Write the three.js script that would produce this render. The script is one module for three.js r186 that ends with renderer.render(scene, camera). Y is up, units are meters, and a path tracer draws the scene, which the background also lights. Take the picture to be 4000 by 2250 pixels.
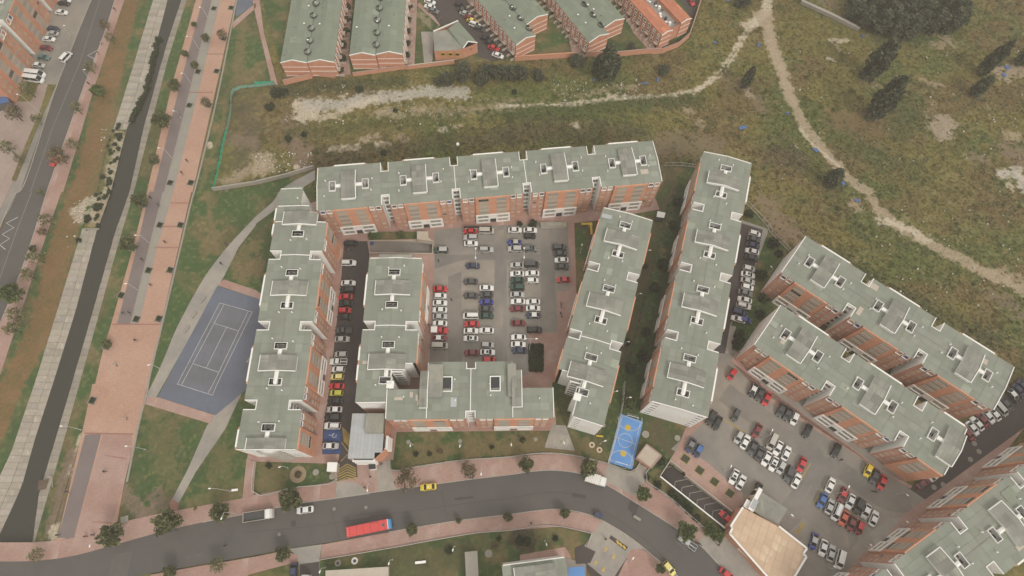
import * as THREE from 'three';
import { MarchingCubes } from 'three/addons/objects/MarchingCubes.js';
import { mergeGeometries } from 'three/addons/utils/BufferGeometryUtils.js';

// ---------------------------------------------------------------- camera, sky, sun, exposure
const scene = new THREE.Scene();
const F = 2350, NAD = [1960, 2096], CAMH = 168;                  // focal length and nadir of the 4000 x 2250 picture, metres above ground
const nrm = a => { const l = Math.hypot(...a); return a.map(v => v / l); };
const dn = nrm([NAD[0] - 2000, NAD[1] - 1125, F]);
const wY = dn.map(v => -v);
const wX = nrm([1 - wY[0] * wY[0], -wY[1] * wY[0], -wY[2] * wY[0]]);
const wZ = [wX[1] * wY[2] - wX[2] * wY[1], wX[2] * wY[0] - wX[0] * wY[2], wX[0] * wY[1] - wX[1] * wY[0]];
const camera = new THREE.PerspectiveCamera(2 * Math.atan(1125 / F) * 180 / Math.PI, 16 / 9, 1, 2000);
camera.quaternion.setFromRotationMatrix(new THREE.Matrix4().makeBasis(
  new THREE.Vector3(wX[0], wY[0], wZ[0]), new THREE.Vector3(-wX[1], -wY[1], -wZ[1]), new THREE.Vector3(-wX[2], -wY[2], -wZ[2])));
camera.position.set(0, CAMH, 0);
scene.add(camera);

const SUNDIR = new THREE.Vector3(0.40, 0.68, 0.61).normalize();
{ // overcast sky: bright zenith, dimmer horizon, a soft brighter veil where the sun stands
  const w = 256, h = 128, d = new Float32Array(w * h * 4), v = new THREE.Vector3();
  for (let j = 0; j < h; j++) for (let i = 0; i < w; i++) {
    const el = ((j + .5) / h - .5) * Math.PI, az = ((i + .5) / w - .5) * 2 * Math.PI;
    v.set(Math.cos(el) * Math.cos(az), Math.sin(el), Math.cos(el) * Math.sin(az));
    const up = Math.max(0, v.y), g = (1 + 1.1 * up) / 2.1, s = Math.pow(Math.max(0, v.dot(SUNDIR)), 5) * .45;
    const k = (j * w + i) * 4, b = v.y < 0 ? .25 : .97 * g + s;
    d[k] = b * 1.03; d[k + 1] = b * 1.0; d[k + 2] = b * .95; d[k + 3] = 1;
  }
  const t = new THREE.DataTexture(d, w, h, THREE.RGBAFormat, THREE.FloatType);
  t.mapping = THREE.EquirectangularReflectionMapping; t.magFilter = t.minFilter = THREE.LinearFilter; t.needsUpdate = true;
  scene.background = t; scene.environment = t;
}
const sun = new THREE.DirectionalLight(new THREE.Color(1, .94, .84), 1.7);
sun.position.copy(SUNDIR).multiplyScalar(260); sun.castShadow = true; sun.shadow.radius = 34;
sun.shadow.mapSize.set(4096, 4096);
Object.assign(sun.shadow.camera, { left: -260, right: 260, top: 260, bottom: -260, near: 1, far: 700 });
scene.add(sun);
const EXPOSURE = 1.0;
scene.fog = new THREE.FogExp2(new THREE.Color(.80, .73, .63), 0.00052);

// ---------------------------------------------------------------- helpers
function mulberry(a) { return () => { a |= 0; a = a + 0x6D2B79F5 | 0; let t = Math.imul(a ^ a >>> 15, 1 | a); t = t + Math.imul(t ^ t >>> 7, 61 | t) ^ t; return ((t ^ t >>> 14) >>> 0) / 4294967296; }; }
const rnd = mulberry(20240611);
const rr = (a, b) => a + (b - a) * rnd();
const clamp = (v, a = 0, b = 1) => Math.min(b, Math.max(a, v));
const sstep = (a, b, x) => { const t = clamp((x - a) / (b - a)); return t * t * (3 - 2 * t); };
// survey grid: a picture position of tile (c, r) brought down to the plane at height h, in metres
function at(u, v, h = 0) {
  const p = [u - 2000, v - 1125, F], r = [wX, wY, wZ].map(a => a[0] * p[0] + a[1] * p[1] + a[2] * p[2]);
  const t = (h - CAMH) / r[1]; return [r[0] * t, r[2] * t];
}
const T = (c, r, x, y) => [1000 * c + x * .5176, 750 * r + y * .5176];
const G = (c, r, x, y, h = 0) => at(...T(c, r, x, y), h);
// 'cr x y x y ... cr x y' -> list of world points
function pts(str, h = 0) {
  const out = []; let c = 0, r = 0;
  for (const seg of str.split('/')) { const n = seg.trim().split(/[\s,]+/); c = +n[0][0]; r = +n[0][1]; for (let i = 1; i < n.length; i += 2) out.push(G(c, r, +n[i], +n[i + 1], h)); }
  return out;
}
// height of an upright thing from where its foot and its top appear
function heightFrom(base, top) {
  let best = 0, e = 1e9; for (let h = .5; h < 40; h += .1) { const q = at(...top, h), d = Math.hypot(q[0] - base[0], q[1] - base[1]); if (d < e) { e = d; best = h; } } return best;
}
// value noise
const PERM = new Uint8Array(512); { const r = mulberry(7); const p = [...Array(256).keys()]; for (let i = 255; i > 0; i--) { const j = Math.floor(r() * (i + 1)); [p[i], p[j]] = [p[j], p[i]]; } for (let i = 0; i < 512; i++) PERM[i] = p[i & 255]; }
function vn(x, y) {
  const xi = Math.floor(x), yi = Math.floor(y), fx = x - xi, fy = y - yi, u = fx * fx * (3 - 2 * fx), v = fy * fy * (3 - 2 * fy);
  const a = PERM[(PERM[xi & 255] + yi) & 255], b = PERM[(PERM[(xi + 1) & 255] + yi) & 255], c = PERM[(PERM[xi & 255] + yi + 1) & 255], d = PERM[(PERM[(xi + 1) & 255] + yi + 1) & 255];
  return ((a + (b - a) * u) * (1 - v) + (c + (d - c) * u) * v) / 255;
}
const fbm = (x, y, o = 4) => { let s = 0, a = .5, n = 0; for (let i = 0; i < o; i++) { s += a * vn(x, y); n += a; a *= .5; x = x * 2.03 + 17.1; y = y * 2.03 + 5.7; } return s / n; };

const names = {};
function numbered(n) { const k = names[n] = (names[n] ?? -1) + 1; return k ? `${n}_${String(k).padStart(3, '0')}` : n; }
function tag(o, label, category, group, kind) { const u = o.userData = { ...o.userData }; if (label) u.label = label; if (category) u.category = category; if (group) u.group = group; if (kind) u.kind = kind; return o; }
function sh(o) { o.castShadow = true; o.receiveShadow = true; return o; }
function thing(name, label, category, pos = [0, 0, 0], turn = 0, group) {
  const o = new THREE.Group(); o.name = numbered(name); o.position.set(...pos); o.rotation.y = turn; scene.add(o); return tag(o, label, category, group);
}
function part(name, geo, mat, parent) { const m = sh(new THREE.Mesh(geo, mat)); m.name = name; parent.add(m); return m; }
function struct(name, geo, mat) { const m = sh(new THREE.Mesh(geo, mat)); m.name = numbered(name); m.userData.kind = 'structure'; scene.add(m); return m; }
function copyOf(root, pos, turn, label, group) {
  const r = root.clone(); r.name = numbered(root.name.replace(/_\d{3}$/, '')); r.userData = { ...root.userData, label }; if (group) r.userData.group = group;
  r.position.set(...pos); r.rotation.y = turn; scene.add(r); return r;
}
const yaw = (dx, dz) => Math.atan2(-dz, dx);

// mesh builder: quads and boxes with uv in metres and an optional tone per face
class MB {
  constructor() { this.p = []; this.u = []; this.c = []; this.col = [1, 1, 1]; }
  tri(a, b, c, ua, ub, uc) { this.p.push(...a, ...b, ...c); this.u.push(...ua, ...ub, ...uc); for (let i = 0; i < 3; i++) this.c.push(...this.col); return this; }
  quad(a, b, c, d) {
    const l1 = Math.hypot(b[0] - a[0], b[1] - a[1], b[2] - a[2]), l2 = Math.hypot(d[0] - a[0], d[1] - a[1], d[2] - a[2]);
    const o = [a[0] * .37 + a[2] * .61, a[1]];
    const ua = o, ub = [o[0] + l1, o[1]], uc = [o[0] + l1, o[1] + l2], ud = [o[0], o[1] + l2];
    this.tri(a, b, c, ua, ub, uc); this.tri(a, c, d, ua, uc, ud); return this;
  }
  box(x0, x1, y0, y1, z0, z1) {
    if (x0 > x1) [x0, x1] = [x1, x0]; if (z0 > z1) [z0, z1] = [z1, z0]; if (y0 > y1) [y0, y1] = [y1, y0];
    this.quad([x0, y1, z1], [x1, y1, z1], [x1, y1, z0], [x0, y1, z0]); this.quad([x0, y0, z0], [x1, y0, z0], [x1, y0, z1], [x0, y0, z1]);
    this.quad([x0, y0, z1], [x1, y0, z1], [x1, y1, z1], [x0, y1, z1]); this.quad([x1, y0, z0], [x0, y0, z0], [x0, y1, z0], [x1, y1, z0]);
    this.quad([x1, y0, z1], [x1, y0, z0], [x1, y1, z0], [x1, y1, z1]); this.quad([x0, y0, z0], [x0, y0, z1], [x0, y1, z1], [x0, y1, z0]); return this;
  }
  // a bar of square section between two points
  bar(a, b, w, hgt = w) {
    const A = new THREE.Vector3(...a), B = new THREE.Vector3(...b), d = B.clone().sub(A).normalize();
    const up = Math.abs(d.y) > .95 ? new THREE.Vector3(1, 0, 0) : new THREE.Vector3(0, 1, 0), s = d.clone().cross(up).normalize().multiplyScalar(w / 2), t = s.clone().cross(d).normalize().multiplyScalar(hgt / 2);
    const c = (P, i, j) => P.clone().addScaledVector(s, i).addScaledVector(t, j).toArray(), q = [[-1, -1], [1, -1], [1, 1], [-1, 1]];
    for (let k = 0; k < 4; k++) { const [i, j] = q[k], [m, n] = q[(k + 1) % 4]; this.quad(c(A, i, j), c(B, i, j), c(B, m, n), c(A, m, n)); }
    this.quad(...q.map(e => c(A, ...e)).reverse()); this.quad(...q.map(e => c(B, ...e))); return this;
  }
  geo() {
    const g = new THREE.BufferGeometry();
    g.setAttribute('position', new THREE.Float32BufferAttribute(this.p, 3)); g.setAttribute('uv', new THREE.Float32BufferAttribute(this.u, 2)); g.setAttribute('color', new THREE.Float32BufferAttribute(this.c, 3));
    g.computeVertexNormals(); return g;
  }
}
// flat slab over a world polygon; uv in metres
function slabGeo(poly, top, thick = .35, holes = []) {
  const s = new THREE.Shape(poly.map(p => new THREE.Vector2(p[0], -p[1])));
  for (const h of holes) s.holes.push(new THREE.Path(h.map(p => new THREE.Vector2(p[0], -p[1]))));
  const g = new THREE.ExtrudeGeometry(s, { depth: thick, bevelEnabled: false }); g.rotateX(-Math.PI / 2); g.translate(0, top - thick, 0); return g;
}
function sheetGeo(poly, y) {
  const g = new THREE.ShapeGeometry(new THREE.Shape(poly.map(p => new THREE.Vector2(p[0], -p[1])))); g.rotateX(-Math.PI / 2); g.translate(0, y, 0); return g;
}
function ribbon(line, w, closed = false) { // polygon round a polyline
  const L = [], R = [], n = line.length;
  for (let i = 0; i < n; i++) { const a = line[Math.max(0, i - 1)], b = line[Math.min(n - 1, i + 1)], d = nrm([b[0] - a[0], b[1] - a[1]]); L.push([line[i][0] - d[1] * w / 2, line[i][1] + d[0] * w / 2]); R.push([line[i][0] + d[1] * w / 2, line[i][1] - d[0] * w / 2]); }
  return L.concat(R.reverse());
}
function smooth(line, step = 1.5) { const c = new THREE.CatmullRomCurve3(line.map(p => new THREE.Vector3(p[0], 0, p[1])), false, 'centripetal'); const n = Math.max(2, Math.round(c.getLength() / step)); return c.getSpacedPoints(n).map(p => [p.x, p.z]); }
function inside(p, poly) { let r = false; for (let i = 0, j = poly.length - 1; i < poly.length; j = i++) { const a = poly[i], b = poly[j]; if ((a[1] > p[1]) !== (b[1] > p[1]) && p[0] < (b[0] - a[0]) * (p[1] - a[1]) / (b[1] - a[1]) + a[0]) r = !r; } return r; }

// ---------------------------------------------------------------- materials
// a repeating surface texture: mean 1, grain and blotches; size metres across
function grainTex(seed, n, f) {
  const d = new Uint8Array(n * n * 4), lin = v => Math.round(255 * clamp(v <= .0031308 ? 12.92 * v : 1.055 * Math.pow(v, 1 / 2.4) - .055));
  const r = mulberry(seed);
  for (let j = 0; j < n; j++) for (let i = 0; i < n; i++) { const c = f(i / n, j / n, r, i, j), k = (j * n + i) * 4; d[k] = lin(c[0]); d[k + 1] = lin(c[1]); d[k + 2] = lin(c[2]); d[k + 3] = 255; }
  const t = new THREE.DataTexture(d, n, n); t.colorSpace = THREE.SRGBColorSpace; t.wrapS = t.wrapT = THREE.RepeatWrapping; t.magFilter = THREE.LinearFilter; t.minFilter = THREE.LinearMipmapLinearFilter; t.generateMipmaps = true; t.needsUpdate = true; return t;
}
// noise that wraps over 0..1
const wrapN = (u, v, f, o = 4) => { const m = (x, y) => fbm(x * f + 3.1, y * f + 9.2, o); const a = u, b = v; return (m(a, b) * (1 - a) + m(a - 1, b) * a) * (1 - b) + (m(a, b - 1) * (1 - a) + m(a - 1, b - 1) * a) * b; };
function M(col, rough = .9, opt = {}) { const m = new THREE.MeshStandardMaterial({ color: new THREE.Color().setRGB(...col), roughness: rough, side: THREE.DoubleSide, ...opt }); return m; }
function texM(seed, size, rough, base, amp, tint, n = 512, extra) {
  const t = grainTex(seed, n, (u, v, r, i, j) => {
    const big = wrapN(u + seed * .13 % 1, v, 4, 5) - .5, fine = r() - .5, mid = wrapN(v, u, 18, 3) - .5;
    let k = 1 + amp * (1.5 * big + .8 * mid + .55 * fine); let c = base.map((b, q) => b * k * (1 + tint[q] * big)); if (extra) c = extra(c, u, v, r, k); return c;
  });
  t.repeat.set(1 / size, 1 / size);
  return new THREE.MeshStandardMaterial({ map: t, roughness: rough, side: THREE.DoubleSide });
}
const brickCourse = (len, hgt, size) => (c, u, v) => { // courses and joints printed fine, far below what can be told apart from the air
  const y = v * size / hgt, row = Math.floor(y), x = u * size / len + (row & 1) * .5, jt = (y - row < .12 || x - Math.floor(x) < .07); const q = PERM[(Math.floor(x) * 7 + row * 13) & 255] / 255; return c.map(a => a * (jt ? 1.12 : .9 + .2 * q)); };
const MAT = {
  brick: texM(1, 8, .9, [.48, .245, .178], .22, [.0, .3, .3], 512, brickCourse(.4, .13, 8)),
  orange: texM(2, 8, .9, [.60, .295, .185], .2, [0, .2, .2], 512, brickCourse(.4, .13, 8)),
  kbrick: texM(3, 8, .9, [.56, .27, .175], .2, [0, .2, .2], 512, brickCourse(.4, .13, 8)),
  white: texM(4, 9, .75, [.83, .82, .79], .10, [.0, .05, .15], 256),
  cream: texM(5, 7, .8, [.46, .40, .33], .15, [0, .1, .2], 256),
  roof: texM(6, 26, .8, [.252, .265, .222], .22, [.12, .0, .05], 512, (c, u, v, r, k) => c),
  roofold: texM(7, 11, .85, [.26, .258, .222], .35, [.1, .0, -.1], 512),
  kroof: texM(8, 18, .8, [.215, .243, .19], .22, [.2, 0, .1], 512),
  tileroof: texM(9, 8, .85, [.46, .175, .105], .2, [0, .2, .2], 512),
  asphalt: texM(10, 40, .92, [.102, .094, .091], .24, [.05, 0, -.05], 1024),
  asphaltPale: texM(38, 20, .92, [.125, .115, .11], .25, [0, 0, 0], 256),
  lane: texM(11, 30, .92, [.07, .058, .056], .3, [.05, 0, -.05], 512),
  aisle: texM(37, 30, .92, [.212, .195, .176], .34, [.1, 0, -.1], 512),
  lot: texM(12, 34, .9, [.255, .232, .205], .4, [.1, 0, -.15], 1024),
  concrete: texM(13, 14, .9, [.31, .285, .255], .3, [.05, 0, -.1], 512),
  slab: texM(14, 6, .9, [.33, .30, .262], .36, [.05, 0, -.1], 512),
  pinkgrey: texM(35, 16, .9, [.33, .255, .222], .2, [0, .1, .15], 512, brickCourse(.4, .2, 16)),
  pink: texM(15, 16, .9, [.355, .228, .192], .2, [0, .2, .25], 512, brickCourse(.4, .2, 16)),
  pinkdeep: texM(16, 16, .9, [.30, .15, .12], .24, [0, .2, .25], 512, brickCourse(.4, .2, 16)),
  promenade: texM(17, 22, .9, [.42, .258, .192], .17, [0, .2, .25], 512, brickCourse(.4, .2, 22)),
  bike: texM(18, 14, .9, [.19, .155, .152], .16, [0, .1, .1], 512),
  greyband: texM(19, 14, .9, [.29, .27, .235], .18, [0, 0, -.1], 512),
  courtGrey: texM(36, 12, .85, [.142, .146, .172], .2, [0, .1, .15], 512),
  blueCourt: texM(20, 16, .85, [.125, .140, .182], .18, [0, .1, .15], 512),
  futsal: texM(21, 14, .7, [.115, .29, .62], .12, [.2, .1, 0], 256),
  bluePaint: texM(22, 5, .8, [.035, .07, .19], .4, [.2, .1, 0], 256),
  peach: texM(23, 9, .85, [.58, .435, .31], .12, [0, .1, .15], 256),
  sheetMetal: texM(24, 7, .7, [.40, .41, .42], .25, [0, 0, .05], 512),
  yellow: M([.56, .4, .06], .8), yellowOld: texM(25, 3, .9, [.36, .27, .08], .5, [0, 0, 0], 256),
  linePaint: texM(26, 2, .8, [.5, .5, .51], .35, [0, 0, 0], 128),
  lineFaint: texM(27, 2, .9, [.27, .25, .22], .5, [0, 0, 0], 128),
  glassDark: M([.03, .032, .035], .12), curtainA: M([.52, .46, .37], .5), curtainB: M([.42, .36, .30], .4), glassGrey: M([.11, .11, .11], .15), curtainG: M([.31, .295, .265], .4), wellFloor: M([.5, .5, .48], .9), sand: M([.3, .23, .15], .95), softA: M([.52, .38, .26], .6), softB: M([.43, .27, .18], .6), curtainBlue: M([.06, .08, .2], .5),
  metal: M([.46, .46, .46], .5, { metalness: .5 }), darkMetal: M([.06, .06, .065], .6), galv: M([.55, .56, .56], .6), wood: texM(28, 2, .9, [.12, .085, .06], .3, [0, 0, 0], 128),
  rubber: M([.02, .02, .02], .9), shaft: texM(29, 6, .85, [.72, .71, .69], .2, [0, 0, 0], 128),
  netGreen: M([.04, .5, .3], .8), netGrey: M([.22, .42, .34], .8), tarp: M([.07, .15, .36], .7), soilDark: texM(30, 3, 1, [.062, .066, .04], .6, [0, .3, 0], 256),
};
const PANES = [MAT.curtainA, MAT.curtainA, MAT.curtainA, MAT.curtainB, MAT.curtainB, MAT.glassGrey, MAT.glassDark];
const SOFT = [MAT.curtainA, MAT.softA, MAT.softA, MAT.softB, MAT.softB, MAT.curtainB, MAT.glassGrey], softPane = () => SOFT[Math.floor(rnd() * SOFT.length * (rnd() < .7 ? .86 : 1))];
const pane = () => PANES[Math.floor(rnd() * PANES.length)];
// ---------------------------------------------------------------- ground plan
const P = (str, h = 0) => { // 'cr x y ... / w x z ...' mixed survey and metre points
  const out = []; for (const seg of str.split('/')) { const n = seg.trim().split(/[\s,]+/); if (n[0] === 'w') for (let i = 1; i < n.length; i += 2) out.push([+n[i], +n[i + 1]]); else out.push(...pts(seg, h)); } return out; };
const alongV = (line, v) => { for (let i = 1; i < line.length; i++) if (v <= line[i][1] || i === line.length - 1) { const a = line[i - 1], b = line[i], t = (v - a[1]) / (b[1] - a[1]); return [a[0] + (b[0] - a[0]) * t, v]; } };
const PX = str => { const out = []; let c, r; for (const seg of str.split('/')) { const n = seg.trim().split(/[\s,]+/); c = +n[0][0]; r = +n[0][1]; for (let i = 1; i < n.length; i += 2) out.push(T(c, r, +n[i], +n[i + 1])); } return out; };
const canal = {
  OL: PX('00 1175 -90 1155 0 1010 480 870 930 800 1120 735 1449/01 620 280 440 870 260 1449/02 170 260 90 500 0 690 -230 1190'),
  WL: PX('00 1300 -90 1280 0 1195 330 1110 700 975 960 850 1449/01 745 300 590 900 420 1449/02 290 400 190 760 130 900 0 1180 -5 1195'),
  WR: PX('00 1385 -90 1360 0 1250 330 1075 960 970 1449/01 860 300 690 900 530 1449/02 420 370 320 700 280 830 240 1190 238 1195'),
  OR: PX('00 1435 -90 1410 0 1270 440 1150 900 1010 1449/01 880 440 740 950 600 1449/02 490 400 380 780 262 1190 260 1195'),
};
const WATER = -2.2, canalRows = []; for (let v = -40; v <= 2118; v += 26) canalRows.push({ v, a: at(...alongV(canal.OL, v)), b: at(...alongV(canal.WL, v), WATER), c: at(...alongV(canal.WR, v), WATER), d: at(...alongV(canal.OR, v)) });
const canalPoly = canalRows.map(r => [r.a[0] - 1, r.a[1]]).concat(canalRows.slice().reverse().map(r => [r.d[0] + 1, r.d[1]]));
const RAMP1 = P('11 858 372 1338 362 1332 468 862 470'), RAMP2 = P('22 1193 578 1300 662 1310 690 1650 965 1600 1085 1112 700');
const roadN = smooth(P('02 -300 1335 250 1335 540 1300 860 1215 1340 1085 1932 965/12 330 900 600 862 900 815 1230 772 1600 722 1932 682/22 200 655 380 655 560 690 720 765 870 855 1100 1000 1270 1110 1400 1200 1640 1449 1800 1620'));
const roadS = smooth(P('02 -300 1600 830 1485 1140 1428 1500 1365 1932 1290/12 240 1243 480 1207 900 1135 1500 1035 1932 982/22 200 955 340 945 540 975 690 1035 900 1165 1080 1310 1250 1449 1400 1620'));
const rev = a => a.slice().reverse();
const lawns = {
  'park lawn': P('00 1800 -60 1640 740 1470 1449/01 1120 1449/02 1010 500 935 770 865 1050 1170 985 1330 955 1830 862 1862 600/w -60 -20 -60 -95 -62 -104/10 445 1280 0 1400/00 1600 1449 1690 1000 1770 690 1932 650/10 150 640 60 300 0 0 -20 -60'),
  'canal grass strip on the road side': P('00 960 -60 940 0 720 640 480 1449/01 465 0 350 330 170 880 0 1390/02 -100 250 -300 700/w -158 6').concat(rev(canalRows).map(r => [r.a[0], r.a[1]])),
  'canal grass strip on the promenade side': canalRows.map(r => [r.d[0], r.d[1]]).concat(P('02 370 1190 620 380 700 0/01 720 1449 840 1000 1000 440 1110 0/00 1110 1449 1300 640 1480 0 1500 -60')),
  'lawn of the inner estate': P('w -66 -96 -50 -104 46 -113/20 1150 1250 1400 1265/w 70 -108 78 -88/21 1760 80 1932 270/31 0 290 150 445/w 84 -76 80 -60 68 -48 56 -40/22 1330 420 1310 545 1500 700 1760 900 1720 980 1630 1110 1540 1180 1160 840 1000 720 1030 640 880 660 720 600 500 550 300 525 0 545/12 1540 580 1020 655 610 735 0 835/02 1860 860 1862 560'),
  'lawn of the southern estate': P('12 485 1330 1000 1240 1660 1125 1932 1105/22 350 1078 600 1130 520 1260 480 1600/12 400 1600'),
  'lawn of the north estate': P('10 215 590 600 560 1150 515 1500 490 1932 440/20 460 420 900 390 1330 280 1400 0 1500 -200/10 -10 -200'),
};
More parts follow.
